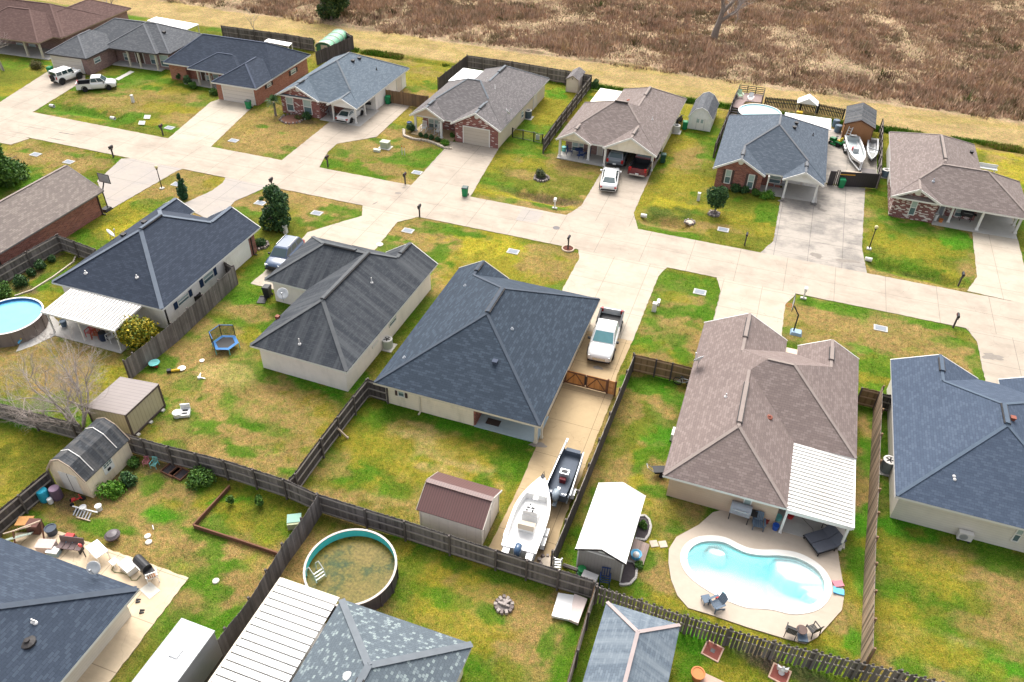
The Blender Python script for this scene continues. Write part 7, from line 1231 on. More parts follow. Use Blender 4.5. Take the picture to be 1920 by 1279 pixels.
for px, py, lab in ((759, 291, 'orange-topped marker stake right of the transformer cabinet'), (754, 290, 'short white marker stake beside the orange-topped one')):
    root = thing('marker_stake', lab, 'stake', G(px, py)); m = MB(); m.tube([(0, 0, 0), (0, 0, .9)], .04, 6); m.obj('stake', BPIPE, root); m = MB(); m.tube([(0, 0, .9), (0, 0, 1.1)], .045, 6); m.obj('cap', M('cap_orange', (.5, .16, .03), .6), root)
for px, py, lab in ((98, 200, 'white culvert pipe end in the grass by the left driveway'), (1207, 406, 'white culvert pipe end beside the wide driveway ditch'), (1628, 488, 'white culvert pipe end below the lamp post ditch'), (212, 223, 'pale culvert pipe end in the ditch opposite the white boards')): m = MB(); m.lathe([(.2, -.3), (.2, .3), (.16, .3), (.16, -.25)], 14); m.v = [(c, a, b+.1) for a, b, c in m.v]; tag(m.obj('culvert_pipe', M('culvert_white', (.6, .58, .54), .7), None, loc=G(px, py)), lab, 'pipe')
def hoop(label, px, py, h, rz, base):
    root = thing('basketball_hoop', label, 'hoop', G(px, py), rz); m = MB(); m.tube([(0, 0, .1), (0, 0, h*.7), (.5, 0, h)], .06, 8); m.obj('pole', BLKM, root); m = MB(); m.box(.62, .66, -.7, .7, h-.15, h-.09); m.box(.62, .66, -.7, .7, h+.74, h+.8); m.box(.62, .66, -.7, -.64, h-.089, h+.739); m.box(.62, .66, .64, .7, h-.089, h+.739); m.cur = 1; m.box(.63, .65, -.639, .639, h-.088, h+.738); m.obj('backboard', [BLKM, M('backboard', (.30, .32, .33), .3)], root); m = MB(); m.tube([(.9+.22*math.cos(2*PI*i/14), .22*math.sin(2*PI*i/14), h) for i in range(15)], .02, 5); m.obj('rim', M('rim_orange', (.5, .12, .03), .5), root); m = MB(); m.loft([[(-.7, -.4, 0), (.25, -.4, 0), (.25, .4, 0), (-.7, .4, 0)], [(-.6, -.3, .25), (.15, -.3, .25), (.15, .3, .25), (-.6, .3, .25)]]); m.obj('base', base, root, fix=True)
hoop('black basketball hoop at the corner of the long brick house', 203, 392, 2.75, 1.57, PLASK); hoop('basketball hoop with pale blue base in front of the brown shingled house', 1487, 624, 2.6, 3.14, M('base_blue', (.22, .32, .42), .6))
def ac_round(label, p, r=.42, h=.8, mat=None, pad=True, name='air_conditioner'):
    mat = mat or M('ac_green', (.40, .44, .40), .5, .08); root = thing(name, label, 'air conditioner', p, 0, 'outdoor air conditioning units'); m = MB(); m.lathe([(r*.95, .05), (r, .12), (r, h-.05), (r*.97, h)], 24); m.obj('casing', mat, root); m = MB(); m.lathe([(r*1.02, h), (r*1.02, h+.05), (r*.72, h+.06), (r*.7, h+.01)], 24); m.obj('top_ring', WHITE if mat is not DARK else mat, root); m = MB(); m.lathe([(r*.7, h+.005), (.001, h+.012)], 20)
    for i in range(5): a = 2*PI*i/5; m.cbox((math.cos(a)*r*.35, math.sin(a)*r*.35, h+.025), (r*.6, r*.22, .012), a)
    m.obj('fan', DARK, root)
    if pad: m = MB(); m.box(-r*1.35, r*1.35, -r*1.35, r*1.35, -.05, .05); m.obj('pad', M('block_pale', (.5, .48, .44), .9), root)
ac_round('pale green round air conditioner on a pad beside the charcoal roofed house', G(727, 651)); ac_round('grey round air conditioner with white ring beside the blue house wall', G(1660, 882), .42, 1.0, M('ac_grey', (.24, .27, .30), .5)); ac_round('white square-ish air conditioner at the corner of the open carport house', G(1267, 248), .45, .85, M('ac_pale', (.5, .49, .47), .5)); ac_round('dark blue-grey air conditioner against the beige walled house', G(990, 221), .45, .95, M('ac_dark', (.07, .10, .12), .5)); ac_round('blue air conditioner with white ring left of the taupe roofed house', G(1658, 331), .42, .8, M('ac_blue', (.15, .22, .30), .5)); ac_round('dark air conditioner between navy shutters and the grey fence', G(371, 567), .42, .8, DARK)
def split(label, p, rz):
    root = thing('air_conditioner', label, 'air conditioner', p, rz, 'outdoor air conditioning units'); m = MB(); m.box(-.42, .42, -.16, .16, .12, .72); m.obj('casing', M('split_white', (.58, .56, .53), .5, .04), root); m = MB(); m.lathe([(.001, 0), (.22, 0), (.24, .02), (.001, .02)], 20); m.v = [(a-.1, -.161-c, b+.42) for a, b, c in m.v]; m.obj('fan_grille', GREYM, root)
    for x in (-.3, .3): m = MB(); m.box(x-.05, x+.05, -.2, .2, 0, .12); m.obj('foot', DARK, root)
    return root
split('white split air conditioner standing below the blue house back wall', G(1805, 1012), .0); split('white split air conditioner on the left wall of the brown shingled house', G(1262, 822), -1.57)
# trampoline
tp_ = thing('trampoline', 'small six-sided trampoline with blue pad and black net', 'trampoline', G(425, 652), .35); hx = lambda r, z: [(r*math.cos(PI/3*i), r*math.sin(PI/3*i), z) for i in range(6)]; m = MB(); m.face(hx(.78, .5)); m.obj('mat', PLASK, tp_); m = MB(); a_, b_ = hx(1.05, .53), hx(.76, .53)
for i in range(6): j = (i+1) % 6; m.quad(a_[i], a_[j], b_[j], b_[i])
m.obj('pad', M('pad_blue', (.02, .13, .34), .6, .1), tp_)
for i in range(6):
    q = hx(1.05, 0)[i]; m = MB(); m.tube([q, (q[0], q[1], .5)], .03, 6); m.obj('leg', M('leg_teal', (.12, .45, .42), .5), tp_)
for i in (1, 2, 3, 4): q = hx(1.07, 0)[i]; m = MB(); m.tube([(q[0], q[1], .5), (q[0], q[1], 1.6)], .035, 6); m.obj('pole', PLASK, tp_)
t = NT('net'); nd = t.n.new('ShaderNodeBsdfTransparent'); mx = t.n.new('ShaderNodeMixShader'); mx.inputs[0].default_value = .55; t.b.inputs['Base Color'].default_value = (.02, .02, .022, 1); o_ = [n for n in t.n if n.type == 'OUTPUT_MATERIAL'][0]; t.ln(nd.outputs[0], mx.inputs[1]); t.ln(t.b.outputs[0], mx.inputs[2]); t.ln(mx.outputs[0], o_.inputs[0]); m = MB(); P1, P2 = hx(1.06, .55), hx(1.06, 1.55)
for i in (1, 2, 3): m.quad(P1[i], P1[i+1], P2[i+1], P2[i])
m.obj('net', t.m, tp_); m = MB(); m.tube([P2[1], P2[2], P2[3], P2[4]], .03, 6); m.obj('top_rail', M('pad_blue', (.03, .22, .55), .6), tp_)
# ------------------------------------------------------------------ yard things
def mcol(name, c, r=.6, v=.12, s=4, **k): return M(name, c, r, v, s, **k)
BLUEG = mcol('poly_slate', (.085, .12, .165)); TEAL = mcol('plastic_teal', (.16, .48, .46), .5); PINK = mcol('plastic_pink', (.5, .16, .2), .5); YEL = mcol('plastic_yellow', (.5, .33, .02), .5); REDP = mcol('plastic_red', (.42, .03, .03), .5); BLUEP = mcol('plastic_blue', (.02, .08, .36), .5); SKY = mcol('plastic_sky', (.10, .38, .6), .5); ORNG = mcol('terracotta', (.46, .17, .06), .8); STONE = mcol('stone_tan', (.42, .36, .29), .9, .25, 5); STONEG = mcol('stone_grey', (.36, .34, .32), .9, .25, 6); MULCH = mcol('mulch_dark', (.05, .042, .045), .98, .45, 7, bump=.6); BRKP = mcol('brick_pad', (.2, .06, .045), .9, .25, 8); GREYF = mcol('fabric_grey', (.10, .105, .125), .85); SILC = mcol('cover_silver', (.27, .28, .31), .55); VINYL = mcol('vinyl_beige', (.52, .44, .41), .6); NAVY = mcol('fabric_navy', (.02, .045, .14), .7); PURP = mcol('barrel_purple', (.11, .075, .11), .5); AQUA = mcol('barrel_aqua', (.02, .29, .42), .4); GRNP = mcol('plastic_green', (.02, .2, .06), .5)
def rot(p, a): return (p[0]*math.cos(a)-p[1]*math.sin(a), p[0]*math.sin(a)+p[1]*math.cos(a))
def T(name, label, cat, px, py, rz=0, z=0.0, group=None):
    g = G(px, py, z); return thing(name, label, cat, g, rz, group)
def P(root, name, mat, f, **k): m = MB(); f(m); return m.obj(name, mat, root, **k)
def adirondack(label, px, py, rz, mat, z=.07, s=1.0, group=None):
    r = T('garden_chair', label, 'chair', px, py, rz, z, group)
    P(r, 'seat', mat, lambda m: [m.cbox((-.05, (i-2)*.11, .36-.0), (.52, .095, .025), 0, 0, .16) for i in range(5)])
    P(r, 'backrest', mat, lambda m: [m.cbox((-.42, (i-2)*.11, .66), (.025, .095, .72-.05*abs(i-2)), 0, 0, -.38) for i in range(5)])
    for s_ in (-1, 1):
        P(r, 'armrest', mat, lambda m: m.cbox((-.05, s_*.35, .58), (.66, .12, .025)))
        P(r, 'leg', mat, lambda m: m.cbox((.22, s_*.32, .29), (.09, .04, .58))); P(r, 'leg', mat, lambda m: m.bar((.2, s_*.29, .3), (-.5, s_*.29, .02), .04, .09))
    if s != 1: r.scale = (s,)*3
    return r
def frame_chair(label, px, py, rz, mat, z=.07, slats=6, rock=False, group=None, name='garden_chair', s=1.0):
    r = T(name, label, 'chair', px, py, rz, z, group)
    P(r, 'seat', mat, lambda m: [m.cbox((-.22+.44*i/(slats-1), 0, .42), (.055, .5, .025)) for i in range(slats)])
    P(r, 'backrest', mat, lambda m: [m.cbox((-.3, -.22+.44*i/(slats-1), .72), (.025, .05, .6), 0, 0, -.22) for i in range(slats)]+[m.cbox((-.36, 0, 1.02), (.04, .54, .06))])
    for s_ in (-1, 1):
        P(r, 'armrest', mat, lambda m: m.cbox((-.02, s_*.29, .64), (.56, .06, .03)))
        P(r, 'leg', mat, lambda m: m.bar((.24, s_*.28, .64), (.26, s_*.28, .02), .04)); P(r, 'leg', mat, lambda m: m.bar((-.26, s_*.28, .64), (-.32, s_*.28, .02), .04))
        if rock: P(r, 'rocker', mat, lambda m: m.tube([(.5, s_*.28, .12), (.2, s_*.28, .02), (-.3, s_*.28, .02), (-.6, s_*.28, .14)], .03, 6))
    if s != 1: r.scale = (s,)*3
    return r
def vessel(name, label, cat, px, py, r, h, mat, z=0.0, taper=.85, lid=None, inner=None, rz=0, n=18):
    o = T(name, label, cat, px, py, rz, z); P(o, 'body', mat, lambda m: m.lathe([(r*taper, 0), (r, h), (r*.86, h), (r*.75, h*.75), (.001, h*.72)] if not lid else [(r*.95, 0), (r, h*.08), (r*1.02, h*.5), (r, h*.92), (r*.93, h), (.001, h)], n))
    if lid: P(o, 'lid', lid, lambda m: m.lathe([(r*.9, h+.001), (r*.9, h+.05), (.001, h+.06)], n))
    else: P(o, 'rim', mat, lambda m: m.lathe([(r*1.06, h-.03), (r*1.06, h+.02), (r*.86, h+.02), (r*.86, h-.02)], n))
    if inner: P(o, 'filling', inner, lambda m: m.lathe([(r*.86, h*.8), (.001, h*.84)], n))
    return o
def boxthing(name, label, cat, px, py, size, mat, rz=0, z=0.0, lid=None, legs=False):
    o = T(name, label, cat, px, py, rz, z); a, b, c = size[0]/2, size[1]/2, size[2]; z0 = c-.06 if legs else 0
    P(o, 'top' if legs else 'body', mat, lambda m: m.box(-a, a, -b, b, z0, c))
    if legs:
        for x in (-a+.06, a-.06):
            for y in (-b+.06, b-.06): P(o, 'leg', mat, lambda m: m.bar((x, y, 0), (x*.98, y*.98, z0), .045))
    else: P(o, 'lid', lid or mat, lambda m: m.box(-a-.03, a+.03, -b-.03, b+.03, c+.001, c+.06))
    return o
def grill(label, px, py, rz, mat, z=.07, cover=None, s=1.0):
    o = T('barbecue_grill', label, 'grill', px, py, rz, z)
    P(o, 'hood', cover or mat, lambda m: m.loft([[(x, .3*math.cos(a_), .82+.34*math.sin(a_)) for a_ in [PI*i/8 for i in range(9)]] for x in (-.55, .55)]), fix=True)
    P(o, 'firebox', cover or mat, lambda m: m.box(-.54, .54, -.29, .29, .55, .819))
    for x in (-.5, .5):
        for y in (-.25, .25): P(o, 'leg', mat, lambda m: m.bar((x, y, 0), (x, y, .55), .05))
    P(o, 'shelf', mat, lambda m: m.box(.56, .9, -.25, .25, .76, .8)); P(o, 'handle', CHROME, lambda m: m.tube([(-.4, -.34, .95), (.4, -.34, .95)], .025, 6))
    if s != 1: o.scale = (s,)*3
    return o
# pool side
grill('long barbecue under a silver grey cover beside the brown house window', 1384, 972, -.05, PLASK, cover=SILC, s=1.15)
adirondack('slate blue garden chair beside the covered barbecue', 1420, 990, -1.45, BLUEG); boxthing('footstool', 'small slate blue footstool by the lower pool edge', 'stool', 1323, 1129, (.5, .5, .36), BLUEG, .6, .07, legs=True); adirondack('slate blue garden chair at the lower pool edge beside a footstool', 1340, 1140, -2.4, BLUEG)
vessel('bottle', 'small red bottle on the deck between footstool and blue chair', 'bottle', 1343, 1126, .09, .35, REDP, .07); vessel('bucket', 'blue bucket on the pool deck by the patio post', 'bucket', 1453, 992, .2, .38, BLUEP, .07); vessel('watering_can', 'small dark red can beside the slate blue chair', 'can', 1436, 980, .16, .3, mcol('can_red', (.22, .03, .025)), .07); vessel('bucket', 'teal tub under the ribbed awning by the tan wall', 'bucket', 1458, 974, .22, .3, TEAL, .1); vessel('bucket', 'red tub under the ribbed awning next to the teal tub', 'bucket', 1481, 970, .22, .3, REDP, .1)
lo_ = T('double_lounger', 'wide dark grey double sun lounger with raised back on the pool deck', 'lounger', 1543, 1019, -2.47, .07); 
for s_ in (-.37, .37): P(lo_, 'cushion', GREYF, lambda m: [m.box(-.35, .95, s_-.35, s_+.35, .3, .4), m.raw([(-.36, s_-.35, .3), (-1.0, s_-.35, .72), (-1.0, s_+.35, .72), (-.36, s_+.35, .3), (-.36, s_-.35, .4), (-.96, s_-.35, .8), (-.96, s_+.35, .8), (-.36, s_+.35, .4)], [(0, 1, 2, 3), (7, 6, 5, 4), (0, 4, 5, 1), (1, 5, 6, 2), (2, 6, 7, 3), (3, 7, 4, 0)])])
P(lo_, 'frame', PLASK, lambda m: [m.box(-.4, 1.0, -.76, .76, .24, .295)])
for x in (-.3, .9):
    for y in (-.7, .7): P(lo_, 'leg', PLASK, lambda m: m.box(x-.03, x+.03, y-.03, y+.03, 0, .24))
frame_chair('small black metal chair under the awning by the double lounger', 1551, 990, -1.9, BLKM, slats=4)
frame_chair('black slatted patio chair at the lower deck corner, left of the small table', 1481, 1190, 1.45, BLKM, slats=7); frame_chair('black slatted patio chair at the lower deck corner, right of the small table', 1521, 1187, 2.3, BLKM, slats=7)
tb = T('side_table', 'small round brown table between two black patio chairs', 'table', 1500, 1189, 0, .07); P(tb, 'tabletop', mcol('table_brown', (.09, .055, .045)), lambda m: m.lathe([(.3, .42), (.3, .46), (.001, .46)], 18)); P(tb, 'leg', BLKM, lambda m: m.tube([(0, 0, 0), (0, 0, .42)], .05, 8))
boxthing('umbrella_base', 'square slate umbrella base on the lower deck corner', 'base', 1504, 1197, (.48, .48, .08), BLUEG, .2, .07)
for px, py, mt, lab in ((1571, 1096, PINK, 'pink-red foam float lying on the right deck edge'), (1572, 1110, SKY, 'sky blue foam float lying on the right deck edge')): o = T('pool_float', lab, 'float', px, py, .5 if mt is PINK else .05, .07); P(o, 'board', mt, lambda m: [m.box(-.3, .3, -.2, .2, .03, .1)]); P(o, 'headrest', mt, lambda m: m.box(-.32, -.18, -.22, .22, .101, .16))
ho = [G(*p, .09) for p in ((1500, 966), (1512, 980), (1524, 992), (1526, 1008), (1520, 1004))]; tag(MB().tube(ho, .02, 6).obj('garden_hose', BLKM, None), 'dark hose trailing from under the awning onto the deck', 'hose')
# white-roofed shed surroundings
for lab, pts in (('upper dark mulch bed with pale stone edging beside the white-roofed shed', ((1199, 969), (1209, 968), (1217, 976), (1220, 989), (1216, 1004), (1209, 1014), (1190, 1011))), ('lower dark mulch bed with pale stone edging beside the white-roofed shed', ((1174, 1053), (1188, 1055), (1194, 1066), (1192, 1084), (1181, 1096), (1166, 1098), (1161, 1096)))):
    q = [G(*p) for p in pts]; o = thing('planting_bed', lab, 'flower bed', q[0]); P(o, 'mulch', MULCH, lambda m: m.prism([(p.x-q[0].x, p.y-q[0].y) for p in q], -.1, .05)); P(o, 'edging', STONEG, lambda m: [m.bar((a-q[0]).lerp(b-q[0], k/4)+Vector((0, 0, .06)), (a-q[0]).lerp(b-q[0], (k+.9)/4)+Vector((0, 0, .06)), .14, .14) for a, b in zip(q[:-1], q[1:]) for k in range(4)])
q = [G(*p) for p in ((1189, 1012), (1218, 1024), (1206, 1062), (1178, 1051))]; o = thing('wooden_platform', 'small weathered wooden platform at the side of the white-roofed shed', 'deck', q[0]); P(o, 'boards', mcol('deck_pinkgrey', (.34, .26, .225), .9, .2, 2, island=.3), lambda m: [m.raw([tuple(a-q[0]+Vector((0, 0, z))) for z in (.1, .15) for a in (q[0].lerp(q[1], i/9), q[0].lerp(q[1], (i+.93)/9), q[3].lerp(q[2], (i+.93)/9), q[3].lerp(q[2], i/9))], [(0, 3, 2, 1), (4, 5, 6, 7), (0, 1, 5, 4), (1, 2, 6, 5), (2, 3, 7, 6), (3, 0, 4, 7)]) for i in range(9)]); P(o, 'joists', WOODG, lambda m: m.prism([((p-q[0]).x*.97+.02, (p-q[0]).y*.97) for p in q], -.05, .095))
o = vessel('tub', 'blue tub holding a white ball on the wooden platform', 'tub', 1192, 1044, .34, .3, SKY, .15, n=8); o2 = T('ball', 'white ball resting in the blue tub', 'ball', 1192, 1044, 0, .33); P(o2, 'ball', WHITE, lambda m: m.lathe([(.001, 0)]+[(.2*math.sin(PI*i/8), .2-.2*math.cos(PI*i/8)) for i in range(1, 8)]+[(.001, .4)], 14), smooth=True)
for px, py, lab in ((1226, 1020, 'square stepping stone in the grass, nearest the wooden platform'), (1243, 1021, 'square stepping stone in the grass, nearest the pool deck')): tag(MB().box(-.24, .24, -.24, .24, -.05, .05).obj('stepping_stone', STONE, None, loc=G(px, py), rz=.5), lab, 'stone')
o = T('hose_reel', 'green hose reel against the grey plank shed', 'hose reel', 1090, 1076); P(o, 'reel', GRNP, lambda m: m.lathe([(.26, .1), (.26, .16), (.15, .17), (.15, .45), (.26, .46), (.26, .52), (.001, .53)], 16)); P(o, 'stand', PLASK, lambda m: m.box(-.3, .3, -.25, .25, 0, .1))
boxthing('storage_box', 'grey-white storage box by the grey plank shed and fence corner', 'box', 1104, 1093, (.85, .55, .6), mcol('box_pale_grey', (.42, .41, .40)), -.1); frame_chair('dark navy chair standing against the grey plank shed', 1133, 1094, -1.4, NAVY, 0, 4)
def ladder(label, a, b, h, mat, w=.42, n=6, zb=0.0, pq=None):
    p, q = pq or (G(*a, zb), G(*b, h)); o = thing('ladder', label, 'ladder', p); d = q-p; s_ = Vector((d.y, -d.x, 0)); s_ = (s_.normalized() if s_.length > .05 else Vector((1, 0, 0)))*w/2
    for k in (-1, 1): P(o, 'rail', mat, lambda m: m.bar(s_*k, d+s_*k, .07, .04))
    for i in range(n): P(o, 'rung', mat, lambda m: m.bar(d*((i+.7)/(n+.4))-s_, d*((i+.7)/(n+.4))+s_, .08, .03))
    return o
ladder('white ladder leaning on the fence beside the stone rubble', (1044, 1076), (1047, 1046), 1.7, PAINTW); ladder('white ladder leaning on the brown wooden shed wall', (1580, 264), (1593, 235), 2.1, PAINTW, .45, 7, pq=(Vector((8.45, 98.1, 0.04)), Vector((8.75, 98.72, 2.1))))
o = T('timber_beam', 'dark timber beam lying by the fence under the green hose reel', 'beam', 1060, 1068); a, b = G(1056, 1062)-G(1060, 1068), G(1082, 1079)-G(1060, 1068); P(o, 'beam', WOODD, lambda m: m.bar(a+Vector((0, 0, .1)), b+Vector((0, 0, .5)), .18, .12)); P(o, 'edge', RAILG, lambda m: m.bar(a+Vector((0, .1, .1)), b+Vector((0, .1, .5)), .04, .125))
q = [G(*p) for p in ((1046, 1117), (1077, 1122), (1070, 1168), (1034, 1160))]; o = thing('spa_cover', 'folded spa cover, white half and beige half, leaning at the fence', 'cover', q[0]); P(o, 'panel', PAINTW, lambda m: m.prism([((p-q[0]).x, (p-q[0]).y) for p in q], .12, .3)); q2 = [G(*p)-q[0] for p in ((1076, 1120), (1100, 1132), (1083, 1178), (1066, 1168))]; P(o, 'panel', VINYL, lambda m: m.raw([(p.x, p.y, z+(.12 if i in (1, 2) else 0)) for z in (.16, .36) for i, p in enumerate(q2)], [(0, 3, 2, 1), (4, 5, 6, 7), (0, 1, 5, 4), (1, 2, 6, 5), (2, 3, 7, 6), (3, 0, 4, 7)]), label='beige sagging half of the cover')
def stones(label, px, py, r, n, name='stone_heap', cat='fire pit', inner=None):
    o = T(name, label, cat, px, py); rr = random.Random(n+int(px)); [P(o, 'stone', mcol(('stone_mix', 'stone_mix_pale')[i % 2], ((.17, .14, .13), (.30, .26, .235))[i % 2], .95, .5, 6), lambda m: m.cbox((math.cos(a_)*q_, math.sin(a_)*q_, .1), (.2*rr.uniform(.8, 1.25), .17, .2), a_, rr.uniform(-.3, .3))) for i, (a_, q_) in enumerate((2*PI*i/n, r*rr.uniform(.82, 1.0)) for i in range(n))]; P(o, 'ash', inner or mcol('ash', (.16, .14, .13), .98, .5, 9), lambda m: m.lathe([(r*.9, .0), (r*.8, .12), (.001, .18)], 14))
    if not inner: [P(o, 'charred_log', mcol('charred_wood', (.3, .26, .24), .9, .4, 5), lambda m: m.cbox((rr.uniform(-.3, .3)*r, rr.uniform(-.3, .3)*r, .24), (.45, .12, .12), rr.uniform(0, 3), 0, rr.uniform(-.4, .4))) for i in range(7)]
    return o
stones('round stone fire pit with pale ash in the lawn below the plank fence', 945, 1136, .52, 13); stones('stone ring around a grey-green shrub on the front lawn', 1015, 335, .85, 18, 'stone_ring', 'edging', MULCH); stones('purple-brown mulch ring at the foot of the young round tree', 1338, 402, .55, 14, 'mulch_ring', 'edging', MULCH); stones('curved stone edging of the low shrub bed at the red brick corner', 489, 461, .75, 16, 'stone_ring', 'edging', MULCH)
o = T('fire_bowl', 'dark metal fire bowl with lid on the patchy lower-left lawn', 'fire pit', 214, 1011); P(o, 'bowl', mcol('bowl_brown', (.06, .042, .045), .5), lambda m: m.lathe([(.15, .1), (.42, .28), (.46, .42), (.42, .44), (.001, .4)], 18)); P(o, 'lid', mcol('bowl_lid', (.10, .085, .09), .4), lambda m: m.lathe([(.4, .441), (.3, .56), (.001, .62)], 18))
for k in range(3): P(o, 'leg', BLKM, lambda m: m.bar((.15*math.cos(k*2.1), .15*math.sin(k*2.1), .16), (.3*math.cos(k*2.1), .3*math.sin(k*2.1), 0), .04))
for px, py, lab, st in ((1336, 1221, 'square red brick pad with pale border and small drain', 0), (1462, 1265, 'square red brick pad with pale border under a white statue', 1)):
    o = T('brick_pad', lab, 'paving', px, py, -.22); P(o, 'bricks', BRKP, lambda m: m.box(-.42, .42, -.42, .42, -.05, .05)); P(o, 'border', ORNG if 0 else mcol('pad_border', (.5, .33, .24), .9), lambda m: [m.box(-.5, .5, .42, .5, -.05, .06), m.box(-.5, .5, -.5, -.42, -.05, .06), m.box(-.5, -.42, -.419, .419, -.05, .06), m.box(.42, .5, -.419, .419, -.05, .06)])
    if not st: P(o, 'drain', IRON if 0 else MATS['iron'], lambda m: m.box(-.12, .12, -.12, .12, .051, .06))
o = T('garden_statue', 'small white winged statue standing on the brick pad', 'statue', 1465, 1262, 0, .05); P(o, 'figure', PAINTW, lambda m: m.lathe([(.16, 0), (.17, .05), (.1, .12), (.12, .3), (.09, .42), (.04, .46), (.07, .52), (.06, .6), (.001, .64)], 12), smooth=True)
for s_ in (-1, 1): P(o, 'wing', PAINTW, lambda m: m.prism([(s_*.06, .02), (s_*.3, .16), (s_*.26, .0), (s_*.1, -.03)], .2, .48))
vessel('flower_pot', 'big terracotta pot of dark soil at the bottom edge', 'pot', 1306, 1272, .36, .55, ORNG, inner=MULCH, taper=.7); boxthing('brick_step', 'pale pink brick step beside the terracotta pot', 'step', 1335, 1282, (1.3, .5, .15), mcol('brick_pale', (.42, .28, .22), .9), -.15)
# bicycle and dark tools at the brown house
o = T('bicycle', 'bicycle with black tyres leaning at the brown fence', 'bicycle', 1281, 725, -.15)
for x in (-.5, .5):
    w_ = P(o, 'wheel', TYRE, lambda m: m.tube([(x+.33*math.cos(2*PI*i/18), 0, .35+.33*math.sin(2*PI*i/18)) for i in range(19)], .035, 6)); P(w_, 'spokes', GREYM, lambda m: [m.bar((x-.3*math.cos(PI*i/5), 0, .35-.3*math.sin(PI*i/5)), (x+.3*math.cos(PI*i/5), 0, .35+.3*math.sin(PI*i/5)), .012) for i in range(5)])
P(o, 'frame', mcol('bike_silver', (.4, .4, .42), .4), lambda m: [m.bar(a_, b_, .045) for a_, b_ in (((-.5, 0, .35), (-.1, 0, .35)), ((-.1, 0, .35), (-.2, 0, .8)), ((-.5, 0, .35), (-.2, 0, .75)), ((-.18, 0, .75), (.36, 0, .78)), ((-.1, 0, .35), (.38, 0, .7)), ((.36, 0, .9), (.5, 0, .35)))]); P(o, 'saddle', PLASK, lambda m: m.cbox((-.22, 0, .86), (.26, .14, .06))); P(o, 'handlebar', PLASK, lambda m: m.tube([(.3, -.28, .95), (.36, 0, .93), (.3, .28, .95)], .02, 6))
o = T('yard_cart', 'black wheeled yard cart at the corner of the brown shingled house', 'cart', 1234, 890, .4); P(o, 'tray', PLASK, lambda m: m.loft([[(-.3, -.22, .3), (.3, -.22, .3), (.3, .22, .3), (-.3, .22, .3)], [(-.42, -.3, .55), (.42, -.3, .55), (.42, .3, .55), (-.42, .3, .55)]]), fix=True); P(o, 'handle', GREYM, lambda m: m.tube([(-.4, -.2, .5), (-.85, -.2, .9), (-.85, .2, .9), (-.4, .2, .5)], .025, 6))
for s_ in (-.3, .3): wheel(o, .15, s_, .2, .1)
# lower left patio and its clutter
slab('patio', [(30, 1000), (107, 996), (354, 1084), (206, 1279), (150, 1340), (60, 1300), (180, 1130), (20, 1040)], 'patio_tan', .05)
boxthing('work_table', 'white enamel table with rusty orange top at the fence end of the patio', 'table', 52, 988, (.9, .7, .6), mcol('rust_orange', (.40, .20, .07), .8, .3), .4, legs=True); boxthing('old_cabinet', 'rusty brown cabinet by the dark blue pot', 'cabinet', 70, 996, (.7, .6, .75), mcol('rust_brown', (.10, .045, .035), .8, .3), .3); vessel('flower_pot', 'large dark blue empty pot on the patio edge', 'pot', 99, 1000, .33, .5, mcol('pot_blue', (.03, .045, .07), .4), .05)
o = T('swing_frame', 'leaning wooden frame of pale beam and brown posts on the patio', 'frame', 70, 1012, 0, .05); P(o, 'beam', PALEW, lambda m: m.bar((-.9, -.5, 1.0), (.15, .6, 1.15), .07))
for x, y in ((-.9, -.5), (.15, .6)): P(o, 'post', WOODR, lambda m: m.bar((x, y, 1.0), (x+.35, y-.55, 0), .08))
o = T('glass_panel', 'pale green panel leaning by the roof corner', 'panel', 40, 1016, .75, .05); P(o, 'panel', mcol('panel_mint', (.38, .45, .40), .3), lambda m: m.cbox((0, 0, .5), (1.5, .05, .8), 0, .9)); P(o, 'edge', PALEW, lambda m: m.cbox((0, .32, .75), (1.5, .06, .05)))
o = T('ride_on_toy', 'black and red ride-on toy on the patio', 'toy', 131, 1013, .2, .05); P(o, 'body', PLASK, lambda m: m.lathe([(.42, .08), (.46, .2), (.3, .32), (.001, .34)], 14, (0, 0, 0), 1.2, .7)); P(o, 'seat', REDP, lambda m: m.cbox((.1, .05, .4), (.5, .3, .12)))
vessel('stool', 'light blue round stool beside the ride-on toy', 'stool', 131, 1021, .22, .36, SKY, .05, 1.0, SKY)
o = T('bench', 'dark brown slatted bench seat on the patio', 'bench', 136, 1032, .22, .05); P(o, 'seat', mcol('bench_brown', (.12, .085, .085), .7), lambda m: [m.box(-.75+.38*i, -.42+.38*i, -.25, .25, .38, .44) for i in range(4)]); P(o, 'backrest', mcol('bench_brown', (.12, .085, .085)), lambda m: m.cbox((0, .3, .65), (1.5, .05, .4), 0, -.2))
for x in (-.6, .6): P(o, 'leg', BLKM, lambda m: m.box(x-.03, x+.03, -.22, .22, 0, .38))
boxthing('side_table', 'pinkish cloth-covered low table at the roof edge', 'table', 90, 1029, (1.0, .6, .45), mcol('cloth_pink', (.46, .36, .33), .9), .3, .05); boxthing('cooler', 'blue-grey cooler box near the roof edge', 'cooler', 103, 1039, (.65, .4, .35), mcol('cooler_blue', (.2, .27, .3), .5), .2, .05, PAINTW)
o = T('garden_tool', 'red-handled tool standing upright on the patio', 'tool', 161, 1044, 0, .05); P(o, 'shaft', BLKM, lambda m: m.tube([(0, 0, 0), (0, 0, 1.0)], .03, 6)); P(o, 'grip', REDP, lambda m: m.cbox((0, 0, 1.08), (.2, .1, .2)))
